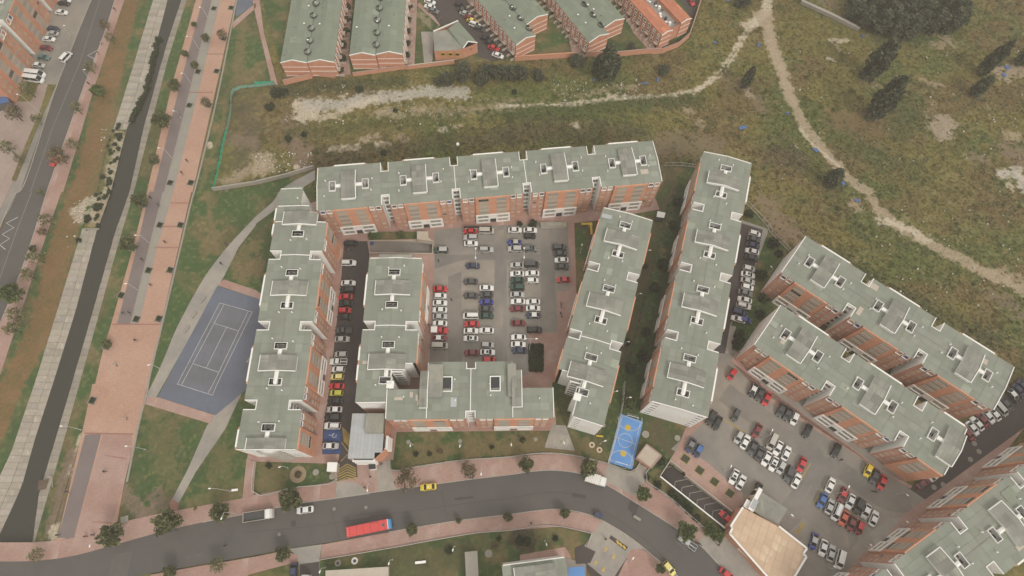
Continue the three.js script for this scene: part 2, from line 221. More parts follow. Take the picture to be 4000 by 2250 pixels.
// ---- one computed map of what grows or lies bare where, about 0.2 m to the pixel
const GX0 = -205, GX1 = 215, GZ0 = -206, GZ1 = 26, TW = 2048, TH = 1131;
const gpx = new Float32Array(TW * TH * 3), gkind = new Uint8Array(TW * TH); // 0 wild, 1 lawn, 2 bare
{
  const mix = (a, b, t) => [a[0] + (b[0] - a[0]) * t, a[1] + (b[1] - a[1]) * t, a[2] + (b[2] - a[2]) * t];
  const toI = (x, z) => [(x - GX0) / (GX1 - GX0) * TW, (z - GZ0) / (GZ1 - GZ0) * TH];
  for (const poly of Object.values(lawns)) { // scan-line fill
    const q = poly.map(p => toI(...p));
    for (let j = 0; j < TH; j++) { const xs = []; for (let i = 0, k = q.length - 1; i < q.length; k = i++) { const a = q[i], b = q[k]; if ((a[1] > j) !== (b[1] > j)) xs.push((b[0] - a[0]) * (j - a[1]) / (b[1] - a[1]) + a[0]); } xs.sort((a, b) => a - b); for (let m = 0; m + 1 < xs.length; m += 2) for (let i = Math.max(0, Math.ceil(xs[m])); i < Math.min(TW, xs[m + 1]); i++) gkind[j * TW + i] = 1; }
  }
  const olive = [.158, .136, .044], brown = [.145, .108, .046], green = [.09, .115, .032], straw = [.22, .175, .08], lawn = [.058, .1, .031], dry = [.165, .13, .06], dark = [.042, .062, .022];
  for (let j = 0; j < TH; j++) for (let i = 0; i < TW; i++) {
    const x = GX0 + (i + .5) / TW * (GX1 - GX0), z = GZ0 + (j + .5) / TH * (GZ1 - GZ0), k = j * TW + i;
    const f = fbm(x * 1.1, z * 1.1, 3), m = fbm(x * .22 + 40, z * .22, 3), b = fbm(x * .055 + 9, z * .07 + 3, 3), e = fbm(x * .05 - 30, z * .05 + 70, 2); let c;
    if (gkind[k] === 1) { c = mix(lawn, dry, sstep(.52, .76, .55 * m + .45 * b + .08)); c = mix(c, dark, .5 * sstep(.52, .75, e)); c = mix(c, straw, .35 * sstep(.62, .8, f)); }
    else { c = mix(olive, brown, .85 * sstep(.45, .66, b)); c = mix(c, green, .8 * sstep(.48, .66, e * .6 + m * .4)); c = mix(c, straw, .6 * sstep(.55, .75, m) * sstep(.4, .6, f)); c = mix(c, dark, .45 * sstep(.58, .75, fbm(x * .4 + 7, z * .4 + 19, 3))); }
    const g = .72 + .56 * f; gpx[k * 3] = c[0] * g; gpx[k * 3 + 1] = c[1] * g; gpx[k * 3 + 2] = c[2] * g;
  }
  // bare soil, worn tracks, rubble, reddish earth: polyline, width in m, colour, raggedness
  const pale = [.50, .43, .335], tan = [.36, .285, .20], red = [.22, .112, .05], clay = [.20, .14, .105], white = [.46, .42, .36], dkg = [.03, .04, .016], grn = [.058, .078, .024];
  const strokes = [
    ['00 980 -60 900 330 780 800 690 1200 620 1449/01 560 100 440 500 320 1000 170 1300/02 60 60 -80 400', 7.5, red, .9, .75],
    ['00 900 700 800 1100 700 1449', 4, dry, 1.2, .5],
    ['00 900 1000 850 1200 800 1449/01 760 60', 3.2, pale, 1.3, .7], ['01 700 60 640 90 560 160 650 200 760 100', 3.2, pale, 1.2, .75], ['01 800 60 760 130 700 230', 3, tan, 1.1, .9],
    ['02 620 400 570 560 520 680', 1.6, pale, .7, .9], ['02 560 520 470 800 400 1100', 3.4, clay, 1, .8], ['02 420 1080 400 1180', 2.2, pale, .8, .9],
    ['02 930 800 1000 900 1090 990', 3.2, clay, 1, .9], ['02 1140 850 1200 800 1230 850 1170 900', 2.0, clay, .8, .8], ['02 1090 980 1180 940 1290 880', 2.4, clay, .9, .8],
    ['10 330 800 400 830 360 870', 6, pale, 2, .9], ['10 400 780 600 790 800 750 1000 720 1200 700 1400 690 1560 700', 5, [.40, .37, .32], 2.2, .95], ['10 480 880 640 860 720 800 900 750', 3.2, pale, 1.5, .8], ['10 930 850 1000 840 1090 865', 3.8, tan, 1.5, .8], ['10 1190 830 1240 835', 3.2, tan, 1.5, .8],
    ['10 1300 830 1500 830 1700 815 1932 795', 4, tan, 3, .55], ['10 560 1125 700 1115 770 1115', 2.4, pale, 1, .85], ['10 800 1050 860 1040 920 1030', 2.4, tan, 1, .8], ['10 920 1085 1000 1075', 2, pale, 1, .8], ['10 1090 1030 1130 1050', 2.6, tan, 1, .7], ['10 280 1060 350 1130 330 1250', 6, clay, 2, .7], ['10 260 870 210 960', 3, clay, 2, .7], ['10 1390 965 1420 970', 2, pale, 1, .7], ['10 1500 955 1560 945', 1.6, tan, 1, .7],
    ['10 20 1180 90 1230 40 1290', 5.5, tan, 2, .85], ['10 300 1258 315 1262', 1.6, pale, .4, .9], ['10 1750 860 1932 870', 5, grn, 3, .6],
    ['20 -100 790 200 795 500 770 760 735 1000 725 1250 710 1420 665 1560 540 1660 400 1760 240 1900 100', 1.1, pale, .8, .9], ['20 -100 810 200 785 500 790 760 745 1000 735 1250 700 1400 680 1590 560 1690 400 1790 240 1932 90', .9, pale, .9, .85], ['20 740 735 850 735', 2.6, pale, 1.2, .8], ['20 520 730 640 690 800 650 930 650', 1.6, tan, 1.6, .6], ['20 1360 690 1420 660', 2.6, pale, 1, .9],
    ['20 1780 190 1880 130 1932 60/30 10 -80', 4.2, pale, 1.2, .9], ['20 1860 100 1932 220/30 20 330 90 500 140 640 190 780', 4.0, tan, 1.1, .92],
    ['30 0 100 40 330 100 500 140 650 200 790 290 970 380 1080 470 1180 560 1290 680 1400 760 1449/31 780 50 850 140 920 210 1050 290 1250 400 1450 500 1650 610 1820 680 1932 740', 3.6, tan, 1.2, .92], ['31 860 230 960 240 1100 300 1200 350', 3, pale, 1.6, .85], ['30 250 970 330 1080 560 1270', 1.3, pale, .5, .85], ['31 1600 590 1800 620 1932 680', 3.4, tan, 2, .7], ['31 1700 780 1860 860 1932 960', 4, clay, 3, .6],
    ['30 480 300 600 305', 1.8, pale, 1, .75], ['30 460 440 510 460', 1.3, pale, .6, .8], ['30 520 340 525 370', 1.6, tan, .8, .6], ['30 720 600 820 640', 2.4, tan, 1.6, .6], ['30 1220 330 1390 340', 3, tan, 2, .7], ['30 1290 250 1350 280', 3.4, tan, 1.5, .7], ['30 1160 590 1240 630 1320 640', 2, tan, 1.4, .6],
    ['30 1290 960 1340 920 1320 1000', 7, [.33, .265, .205], 2.2, .9], ['30 1700 520 1800 580 1850 500 1932 540', 4, [.36, .28, .22], 2, .85], ['30 1800 1020 1870 1020', 3.5, tan, 1.6, .7], ['30 1550 1190 1640 1200', 3.5, clay, 2, .7], ['30 1760 1310 1850 1300 1932 1340', 3.5, white, 1.6, .9], ['30 1890 1270 1932 1420', 3.5, white, 1.6, .85], ['30 1800 1120 1932 1180', 7, clay, 4, .7], ['30 1820 1380 1850 1440', 1.5, pale, 1, .9], ['30 420 0 500 40', 5, clay, 2, .7],
    ['30 560 900 720 900 860 940', 11, [.17, .105, .055], 5, .65], ['30 1000 760 1100 830 1000 960', 11, grn, 4, .7], ['30 600 1100 800 1150 1100 1300', 9, grn, 5, .55], ['30 1250 800 1230 850', 3, tan, 2, .5], ['30 60 1150 200 1200', 9, [.075, .06, .04], 5, .6], ['30 820 300 1000 310 1200 300', 5, [.05, .075, .035], 3, .6],
    ['31 650 80 680 120', 3, tan, 1.5, .7], ['31 540 480 800 680 1100 830 1400 980 1700 1110', 6, [.05, .065, .028], 3, .7], ['31 640 220 700 320 860 420', 4, grn, 2, .5],
    ['20 1120 1100 1300 1080 1500 1100', 10, [.17, .125, .085], 4, .75], ['31 0 90 80 230 250 370', 7, [.21, .15, .105], 2.5, .8], ['20 1330 820 1350 850', 3, tan, 2, .6], ['20 1410 920 1430 950', 2.4, tan, 1.4, .6], ['20 1600 580 1700 640 1800 700 1900 850', 4, clay, 3, .55], ['20 1780 690 1810 720', 2.6, tan, 1, .8], ['20 0 850 400 850 800 790 1100 770 1400 740', 6, grn, 2.5, .75], ['20 0 980 400 980 900 1000', 9, [.068, .056, .028], 4, .7], ['10 300 1010 900 920 1500 880', 6, grn, 3, .5], ['10 500 1190 1400 1060 1900 1030', 8, [.06, .05, .026], 3.5, .65],
    ['10 150 680 400 660 700 640 1100 610', 4.5, [.045, .06, .025], 2, .75], ['20 470 935 490 940', 2, pale, 1, .8],
    ['00 1850 80 1830 300 1800 560', 3.2, dry, 2, .9], ['01 1560 0 1590 200 1640 460', 1.5, dry, .6, .95], ['00 1700 820 1650 1050 1580 1200 1510 1449', 1.3, dry, .7, .85], ['00 1580 1090 1590 1110', 1.6, pale, .4, .9], ['01 1800 540 1900 420', 5, dry, 2.4, .9], ['01 1830 620 1932 560', 6, [.20, .14, .075], 2.4, .8], ['02 1200 300 1250 500 1290 780', 7, dry, 4, .55], ['02 1600 460 1700 560 1620 740', 6, dry, 3, .6], ['02 1500 880 1800 800', 4, dry, 2.5, .6],
    ['00 1830 780 1900 1000 1800 1250', 7, [.075, .065, .04], 4, .7], ['00 1760 1050 1900 1080', 5, clay, 3, .7], ['00 1700 1380 1850 1300 1930 1250', 4, tan, 2, .7],
    ['12 60 620 180 700 90 760', 4.6, dry, 1.6, .9], ['12 1130 560 1300 480 1450 520 1200 560', 4, dry, 2, .95], ['12 1650 500 1800 470 1932 480/22 60 440 160 440', 5, dry, 2, .95], ['22 0 500 200 490 460 510', 3.2, dry, 1.6, .85], ['22 560 480 640 540', 5, dry, 2.2, .85], ['22 1080 330 1200 440', 7, [.10, .08, .045], 3, .9], ['22 1220 380 1300 430', 4, grn, 1.5, .7], ['22 1050 770 1180 820 1120 700', 4, dry, 1.5, .85], ['22 1390 1050 1500 1070', 4, dry, 1.4, .8],
    ['12 1060 1290 1300 1380 1560 1300', 8, [.10, .085, .04], 3, .7], ['12 1700 1200 1800 1260', 5, dry, 3, .6], ['22 0 1150 200 1110 420 1110', 4, dry, 2, .8], ['22 100 1190 60 1160', 6, [.055, .05, .03], 1.5, .9],
    ['20 1180 1300 1230 1449/21 1160 60 1100 200 1020 440 960 700', 4.2, [.115, .093, .05], 2, .8], ['21 1010 500 960 780 920 1000 840 1290', 3.2, [.10, .08, .05], 2, .7], ['21 1290 0 1240 300 1160 700 1080 1050 980 1440', 5, [.028, .042, .02], 1.6, .9], ['21 480 240 640 230 640 480', 5, [.10, .07, .045], 2, .9],
    ['10 1230 100 1300 180', 3, tan, 1.5, .6],
  ];
  for (const [line, w, col, rag, str] of strokes) {
    const L = P(line), R = w / 2 + rag * 1.6; let x0 = 1e9, x1 = -1e9, z0 = 1e9, z1 = -1e9; for (const p of L) { x0 = Math.min(x0, p[0]); x1 = Math.max(x1, p[0]); z0 = Math.min(z0, p[1]); z1 = Math.max(z1, p[1]); }
    const [i0, j0] = toI(x0 - R, z0 - R), [i1, j1] = toI(x1 + R, z1 + R);
    for (let j = Math.max(0, Math.floor(j0)); j < Math.min(TH, j1); j++) for (let i = Math.max(0, Math.floor(i0)); i < Math.min(TW, i1); i++) {
      const x = GX0 + (i + .5) / TW * (GX1 - GX0), z = GZ0 + (j + .5) / TH * (GZ1 - GZ0); let d = 1e9;
      for (let s = 1; s < L.length; s++) { const a = L[s - 1], b = L[s], ux = b[0] - a[0], uz = b[1] - a[1], t = clamp(((x - a[0]) * ux + (z - a[1]) * uz) / (ux * ux + uz * uz)); d = Math.min(d, Math.hypot(x - a[0] - ux * t, z - a[1] - uz * t)); }
      if (d > R) continue;
      const n = (fbm(x * .9 + w * 7, z * .9, 4) - .5) * 2 * rag * 1.5, al = str * sstep(-.35 * rag - .15, .35 * rag + .15, w / 2 - d + n) * (.55 + .45 * sstep(.3, .55, fbm(x * 2.3, z * 2.3 + w, 3)));
      if (al <= 0) continue; const k = j * TW + i, g = .78 + .44 * fbm(x * 2.1 + 50, z * 2.1, 3);
      for (let q = 0; q < 3; q++) gpx[k * 3 + q] += (col[q] * g - gpx[k * 3 + q]) * al; if (al > .5 && col[0] > .15) gkind[k] = 2;
    }
  }
}
const groundMat = (() => {
  const d = new Uint8Array(TW * TH * 4), r = mulberry(5);
  for (let k = 0; k < TW * TH; k++) { const g = .9 + .2 * r(), row = Math.floor(k / TW), kk = ((TH - 1 - row) * TW + k % TW) * 4; for (let q = 0; q < 3; q++) { const v = gpx[k * 3 + q] * g; d[kk + q] = Math.round(255 * clamp(v <= .0031308 ? 12.92 * v : 1.055 * Math.pow(v, 1 / 2.4) - .055)); } d[kk + 3] = 255; }
  const t = new THREE.DataTexture(d, TW, TH); t.colorSpace = THREE.SRGBColorSpace; t.magFilter = THREE.LinearFilter; t.minFilter = THREE.LinearMipmapLinearFilter; t.generateMipmaps = true; t.needsUpdate = true;
  return new THREE.MeshStandardMaterial({ map: t, roughness: 1, side: THREE.DoubleSide });
})();
const kindAt = (x, z) => { const i = Math.floor((x - GX0) / (GX1 - GX0) * TW), j = Math.floor((z - GZ0) / (GZ1 - GZ0) * TH); return i < 0 || j < 0 || i >= TW || j >= TH ? 0 : gkind[j * TW + i]; };
const colAt = (x, z) => { const i = clamp(Math.floor((x - GX0) / (GX1 - GX0) * TW), 0, TW - 1), j = clamp(Math.floor((z - GZ0) / (GZ1 - GZ0) * TH), 0, TH - 1), k = (j * TW + i) * 3; return [gpx[k], gpx[k + 1], gpx[k + 2]]; };
function groundUV(g) { const p = g.attributes.position, uv = new Float32Array(p.count * 2); for (let i = 0; i < p.count; i++) { uv[2 * i] = (p.getX(i) - GX0) / (GX1 - GX0); uv[2 * i + 1] = 1 - (p.getZ(i) - GZ0) / (GZ1 - GZ0); } g.setAttribute('uv', new THREE.BufferAttribute(uv, 2)); return g; }
{
  const sunk = [canalPoly, RAMP1, RAMP2];
  const g = new THREE.PlaneGeometry(GX1 - GX0, GZ1 - GZ0, 420, 232); g.rotateX(-Math.PI / 2); g.translate((GX0 + GX1) / 2, 0, (GZ0 + GZ1) / 2);
  const p = g.attributes.position;
  for (let i = 0; i < p.count; i++) { const x = p.getX(i), z = p.getZ(i); let y = -.38 + .36 * fbm(x * .5, z * .5, 3) + .1 * (vn(x * 1.7, z * 1.7) - .5); y = Math.min(y, -.04); for (const s of sunk) if (inside([x, z], s)) y = -5; p.setY(i, y); }
  g.computeVertexNormals(); struct('ground', groundUV(g), groundMat);
  const far = texM(40, 30, 1, [.095, .082, .034], .5, [.2, 0, .3], 512), m = new MB(), y = -.25;
  for (const [a, b, c, d] of [[-700, 700, -700, GZ0], [-700, 700, GZ1, 500], [-700, GX0, GZ0, GZ1], [GX1, 700, GZ0, GZ1]]) m.quad([a, y, d], [b, y, d], [b, y, c], [a, y, c]);
  struct('outer_ground', m.geo(), far);
  for (const [label, poly] of Object.entries(lawns)) { const holes = label === 'lawn of the inner estate' ? [RAMP1, RAMP2] : []; struct('lawn', groundUV(slabGeo(poly, .03, .4, holes)), groundMat); }
}
// ---- canal: water below, concrete slabs on both banks, an earthen break in the left one
{
  const m = new MB(); for (let i = 1; i < canalRows.length; i++) { const p = canalRows[i - 1], q = canalRows[i]; m.quad([q.b[0] - .6, WATER + .25, q.b[1]], [q.c[0] + .6, WATER + .25, q.c[1]], [p.c[0] + .6, WATER + .25, p.c[1]], [p.b[0] - .6, WATER + .25, p.b[1]]); }
  struct('canal_water', m.geo(), M([.03, .03, .022], .3));
  const bank = struct('canal_bank', new MB().box(-140, -139.9, -4.6, -4.5, -60, -59.9).geo(), MAT.slab);
  const earth = new MB();
  const V = a => new THREE.Vector3(...a);
  const lay = (p, q, side) => { // one slab from the lip down to the water, cut in two across the slope on the wide side
    const [o0, i0, o1, i1] = side < 0 ? [p.a, p.b, q.a, q.b] : [p.d, p.c, q.d, q.c], y0 = .07, y1 = WATER - .1, n = side < 0 ? 2 : 1;
    for (let k = 0; k < n; k++) { const f = (o, i, y0_, t) => [o[0] + (i[0] - o[0]) * t, y0 + (y1 - y0) * t, o[1] + (i[1] - o[1]) * t]; const a = k / n + .008, b = (k + 1) / n - .008, dz = rr(-.03, .03), g = .012;
      const mix = (A, B, t) => A.map((v, j) => v + (B[j] - v) * t), P0 = f(o0, i0, 0, a), P1 = f(o0, i0, 0, b), Q0 = f(o1, i1, 0, a), Q1 = f(o1, i1, 0, b); const s = new MB(), up = v => [v[0], v[1] + dz, v[2]];
      const A = up(mix(P0, Q0, g)), B = up(mix(P1, Q1, g)), C = up(mix(Q1, P1, g)), D = up(mix(Q0, P0, g)), dn_ = v => [v[0], v[1] - .22, v[2]]; const tone = rr(.88, 1.08); s.col = [tone, tone * rr(.97, 1.0), tone * rr(.93, 1)];
      s.quad(A, B, C, D); s.quad(A, D, dn_(D), dn_(A)); s.quad(B, A, dn_(A), dn_(B)); s.quad(C, B, dn_(B), dn_(C)); s.quad(D, C, dn_(C), dn_(D)); part('bank_slab', s.geo(), slabMat, bank); } };
  const slabMat = MAT.slab.clone(); slabMat.vertexColors = true;
  for (let i = 1; i < canalRows.length; i++) { const p = canalRows[i - 1], q = canalRows[i]; if (!(p.v > 485 && q.v < 905)) lay(p, q, -1); else earth.quad([p.a[0] - .3, .02, p.a[1]], [p.b[0], WATER, p.b[1]], [q.b[0], WATER, q.b[1]], [q.a[0] - .3, .02, q.a[1]]); lay(p, q, 1); }
  struct('earth_bank', groundUV(earth.geo()), groundMat);
  // head walls where the slabs stop and start again
  for (const v of [486, 905]) { const r = canalRows.reduce((a, b) => Math.abs(b.v - v) < Math.abs(a.v - v) ? b : a), w = new MB().bar([r.a[0], .02, r.a[1]], [r.b[0], WATER + .1, r.b[1]], .35, .5); const o = new THREE.Mesh(w.geo(), MAT.concrete); o.name = numbered('bank_end_beam'); tag(o, v < 700 ? 'concrete end beam where the upper stretch of left canal bank breaks off' : 'concrete end beam where the lower stretch of left canal bank begins', 'beam'); scene.add(sh(o)); }
}
// ---- roads, pavements, squares
const band = (A, B) => A.concat(rev(B));
struct('road', slabGeo(band(roadN, roadS), .04, .4), MAT.asphalt);
const roadW_L = P('00 720 -80 690 0 430 650 150 1449/01 130 0 -170 700 -500 1449'), roadW_R = P('00 905 -80 870 0 800 220 640 640 355 1449/01 355 0 240 370 130 680 0 1000 -190 1449');
struct('road', slabGeo(band(roadW_L, roadW_R), .045, .4), MAT.asphalt);
const wpR = P('00 970 -80 940 0 720 640 480 1449/01 465 0 350 330 170 880 0 1390 -20 1449');
struct('sidewalk', slabGeo(band(roadW_R, wpR), .16, .5), MAT.pink);
struct('parking_ground', slabGeo(P('00 -200 -80 720 -80').concat(roadW_L.slice(1, 4), P('01 -40 320 -500 1300 -900 1000')), .03, .4), MAT.lot);
struct('sidewalk', slabGeo(P('00 190 640 270 600 360 640 330 760 100 1370 -100 1800 -400 1449 -200 700 60 760'), .13, .4), MAT.pinkgrey);
struct('lawn', groundUV(slabGeo(P('00 365 640 425 640 290 950 160 1270 120 1370 90 1360 200 1080 300 850'), .17, .4)), groundMat);
struct('lawn', groundUV(slabGeo(P('00 160 620 300 620 250 740 230 770 120 765'), .17, .4)), groundMat);
// southern street pavements
const nTop = P('02 -300 1195 240 1195 380 1185 560 1160 860 1055 1170 985 1330 955 1830 862/12 0 833 610 733 1020 655 1540 580 1932 550/22 300 525 500 550 720 600 880 668 925 655 1000 720 1160 840 1440 1085 1560 1180 1640 1120 1932 1370/32 0 1375 200 1560');
struct('sidewalk', slabGeo(roadN.concat(rev(nTop)), .15, .5), MAT.pink);
const sTop = P('12 -180 1365 0 1310 160 1285 330 1300 330 1500/w -36 16 -62 16/02 1140 1449');
struct('sidewalk', slabGeo(P('02 1140 1440 1500 1375 1932 1302/12 200 1262 330 1290 320 1340 -60 1440 -60 1600/02 1100 1560'), .15, .5), MAT.pink);
struct('sidewalk', slabGeo(P('12 498 1212 900 1137 1500 1037 1932 984/22 200 957 340 947 540 977 690 1037 600 1128 360 1077/12 1932 1104 1660 1126 1000 1241 485 1328'), .15, .5), MAT.pink);
struct('sidewalk', slabGeo(P('22 900 1240 1000 1255 1090 1320 1250 1455 1390 1610 700 1640 800 1449'), .15, .5), MAT.pink);
struct('driveway', slabGeo(P('22 690 1030 905 1168 1000 1250 900 1245 860 1320 740 1500 500 1300 600 1130'), .165, .5), MAT.concrete);
struct('driveway', slabGeo(P('12 240 1245 498 1210 480 1330 480 1500 330 1500 320 1300'), .165, .5), MAT.concrete);
// light strips of pavement by the kerb
struct('kerb_strip', slabGeo(P('12 610 735 760 745 860 830 600 866'), .165, .4), MAT.concrete);
struct('kerb_strip', slabGeo(P('22 720 600 880 668 925 655 960 600 1030 640 1000 690 1000 725 990 745 930 850 690 725'), .165, .4), MAT.concrete);
struct('kerb_strip', slabGeo(P('12 910 660 960 580 1015 575 1025 660 1060 800 920 812'), .168, .4), MAT.concrete);
struct('kerb_strip', slabGeo(P('22 1640 1120 1932 1370/32 30 1390 170 1560/22 1760 1560 1640 1440 1400 1190 1480 1120'), .168, .4), MAT.concrete);
{ // kerb stones along both streets, one after another
  const kerb = (line, label, k0, k1) => { const o = thing('kerb', label, 'kerb'); for (let i = k0; i + 1 < Math.min(line.length, k1); i++) { const a = line[i], b = line[i + 1]; if (Math.abs(b[0]) > 200 || b[1] < -200) continue; const d = nrm([b[0] - a[0], b[1] - a[1]]); part('kerbstone', new MB().bar([a[0] + d[0] * .02, .1, a[1] + d[1] * .02], [b[0] - d[0] * .02, .1, b[1] - d[1] * .02], .22, .16).geo(), MAT.slab, o); } };
  kerb(roadN, 'pale kerb on the north side of the curving street', 40, 999); kerb(roadS, 'pale kerb on the south side of the curving street', 70, 999);
  kerb(smooth(roadW_R, 2), 'pale kerb on the canal side of the straight avenue', 0, 999); kerb(smooth(roadW_L, 2), 'pale kerb on the parking side of the straight avenue', 0, 999);
}
// promenade beside the canal, band by band
struct('promenade', slabGeo(P('00 1500 -80 1480 0 1300 640 1110 1449/01 1110 0 1000 440 840 1000 780 1190 720 1449/02 700 0 620 375/02 440 1160 380 1192 880 1080 935 770 1000 500/02 1115 0/01 1120 1449 1240 900 1330 500 1445 0/00 1455 1449 1780 0 1800 -80'), .14, .5), MAT.promenade);
struct('bike_lane', slabGeo(P('00 1548 -80 1530 0 1345 700 1160 1449/01 1130 0 1040 400 885 1000 985 1000 1105 500 1230 0/00 1240 1449 1430 690 1600 0 1620 -80'), .148, .3), MAT.bike);
struct('concrete_band', slabGeo(P('00 1621 -80 1601 0 1431 690 1241 1449/01 1231 0 1106 500 986 1000 1055 985 1170 480 1310 0/00 1310 1449 1500 690 1665 0 1685 -80'), .15, .3), MAT.greyband);
struct('bike_lane', slabGeo(P('02 645 385 770 368 560 1165 440 1160'), .148, .3), MAT.bike);
struct('promenade', slabGeo(P('02 778 380 1000 378 1000 500 935 770 850 1045 560 1170'), .149, .3), MAT.pink);
{ // cross seams of darker brick
  for (const [s, w] of [['01 1225 262 1385 262', .5], ['01 1170 420 1345 420', .5], ['01 1290 85 1425 85', .5], ['00 1420 700 1610 700', .5], ['00 1560 410 1690 410', .5], ['02 640 372 1010 378', .4], ['01 850 1000 1215 1000', .4], ['02 800 540 960 565', .3], ['02 700 1040 850 1050', .3]]) struct('paving_seam', sheetGeo(ribbon(P(s), w), .156), MAT.pinkdeep); }
{ const d = P('00 1800 -60 1640 740 1468 1449/01 1455 40 1345 500 1250 900 1122 1449/02 1120 30 1060 260 960 740'); const o = thing('drain_channel', 'narrow pale concrete channel between promenade and park lawn', 'drain'); const s = smooth(d, 3); for (let i = 0; i + 1 < s.length; i++) part('channel_block', new MB().bar([s[i][0], .1, s[i][1]], [s[i + 1][0] - (s[i + 1][0] - s[i][0]) * .02, .1, s[i + 1][1] - (s[i + 1][1] - s[i][1]) * .02], .5, .3).geo(), MAT.greyband, o); }
// park paths, tennis court
struct('path', slabGeo(smooth(P('10 445 1282 180 1440/11 140 60 0 185/01 1850 270 1730 400 1560 620 1420 860 1310 1080 1250 1230 1150 1449/02 1080 130'), 2).concat(P('02 1180 100/01 1420 1120 1640 720 1660 690/01 1700 620 1800 420 1932 250/11 0 240 150 130/10 300 1449 445 1360')), .07, .4), MAT.concrete);
struct('path', slabGeo(P('02 1880 0 1830 60 1700 340 1480 660 1350 900 1300 870 1420 640 1560 320 1640 200 1700 60 1720 0/01 1890 1100/11 30 960 30 1100/01 1932 1449'), .075, .4), MAT.concrete);
struct('path', slabGeo(P('02 1105 95 1190 100 1620 235 1590 300 1090 150'), .08, .4), MAT.pink);
struct('path', slabGeo(P('01 1690 660 1932 740/11 40 770 40 820/01 1932 800 1640 705'), .08, .4), MAT.pink);
struct('path', slabGeo(P('02 1350 900 1300 865 1280 900 1290 960 1345 950'), .09, .4), MAT.pinkdeep);
struct('path', slabGeo(P('02 1862 560 1930 590 1915 835 1830 862'), .1, .4), MAT.pink);
struct('court_surface', sheetGeo(P('01 1660 838 1905 906 1640 1449/02 1605 85 1335 0/01 1340 1449'), .099), MAT.courtGrey);
struct('tennis_court', slabGeo(P('01 1640 710 1932 800/w -62.5 -62 -70 -40/02 1630 235 1190 100'), .095, .4), MAT.blueCourt);
function lineSheets(list, y, mat, name, parent) { for (const [s, w] of list) { const g = sheetGeo(ribbon(P(s), w), y); parent ? part(name, g, mat, parent) : struct(name, g, mat); } }
lineSheets([['01 1660 838 1905 906', .12], ['01 1660 838 1340 1449/02 1335 0', .12], ['01 1693 848 1375 1449/02 1367 10', .12], ['01 1905 906 1640 1449/02 1605 85', .12], ['01 1875 898 1610 1449/02 1570 70', .12], ['02 1335 0 1605 85', .12], ['01 1620 993 1803 1050', .12], ['01 1463 1298 1650 1360', .12], ['01 1710 1024 1556 1330', .12]], .104, MAT.linePaint, 'court_line');
struct('path', slabGeo(P('00 1932 20/10 0 60/00 1760 215 1745 180'), .07, .4), MAT.pink); struct('path', slabGeo(P('10 -5 -60 20 -60 60 250 165 640 120 640 0 130 -40 -60'), .07, .4), MAT.pink); struct('tennis_court', slabGeo(P('00 1800 -60 1932 -60/10 -20 -10/00 1900 50 1780 130 1790 0'), .08, .4), MAT.blueCourt);
// inner estate: paving, central parking, lane, ramps
struct('estate_paving', slabGeo(P('w -66 -96 -50 -104 46 -113 50 -97/21 640 215 470 235/w 22 -60 14 -40 15 -27 -29 -26.5 -29.4 -19/12 1000 570 930 660 920 810 600 864 600 735 530 600 0 585/02 1865 560'), .06, .4, [RAMP1]), MAT.pink);
struct('parking_ground', slabGeo(P('11 1345 470 1345 285 1560 268/21 420 228 425 420 440 480 440 745 340 750 342 1060 122 1064 122 1380 0 1390/w -2 -35 -19 -36/11 1310 1290 1340 640'), .1, .3), MAT.lot);
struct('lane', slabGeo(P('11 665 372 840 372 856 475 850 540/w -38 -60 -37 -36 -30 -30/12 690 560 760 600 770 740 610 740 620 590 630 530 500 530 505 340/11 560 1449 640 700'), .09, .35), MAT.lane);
struct('lawn', groundUV(slabGeo(P('11 860 300 1215 300 1215 355 850 362'), .13, .3)), groundMat);
struct('path', slabGeo(P('22 300 310 405 312 475 505 245 480'), .1, .4), MAT.slab);
struct('lawn', groundUV(slabGeo(P('21 480 235 650 225 560 490 520 470 490 460'), .12, .3)), groundMat);
struct('soil_bed', slabGeo(P('21 122 1150 240 1145 240 1350 125 1355'), .14, .3), MAT.soilDark);
struct('parking_aisle', sheetGeo(P('11 1450 640 1550 600 1555 1285 1450 1285'), .1015), MAT.aisle); struct('parking_aisle', sheetGeo(P('11 1800 290 1890 285 1895 1285 1800 1285'), .1015), MAT.aisle); struct('parking_aisle', sheetGeo(P('21 212 240 300 240 325 600 335 1050 220 1050'), .1015), MAT.aisle); struct('parking_aisle', sheetGeo(P('11 1350 475 1932 470/21 210 470 210 515/11 1560 515 1350 580'), .1025), MAT.aisle);
{ const q = smooth(P('22 1600 60 1760 180 1932 290/32 200 430 340 540 360 640 300 780 180 960 80 1050')), w = ribbon(q, 6); struct('parking_aisle', sheetGeo(w, .0915), MAT.aisle); struct('parking_aisle', sheetGeo(ribbon(smooth(P('32 350 620 520 640 700 760 900 880 1080 900')), 5), .0925), MAT.aisle); struct('parking_aisle', sheetGeo(ribbon(smooth(P('32 240 900 380 1000 560 1150 640 1230')), 5.5), .0935), MAT.aisle); }
for (const [s, k] of [['12 265 1030 300 1030 300 1075 262 1078', 0], ['02 850 1290 1000 1260 960 1449 820 1449', 1], ['12 700 1000 860 985 862 1010 702 1026', 1], ['22 460 820 560 840 552 868 452 848', 0], ['22 890 880 960 920 930 990 870 940', 0], ['22 1250 1180 1330 1250 1316 1268 1236 1196', 1], ['12 1500 860 1640 845 1642 862 1502 878', 0], ['02 1400 1300 1520 1275 1526 1300 1405 1322', 1]]) struct('asphalt_patch', sheetGeo(P(s), .0445 + k * .001), k ? MAT.asphaltPale : MAT.lane);
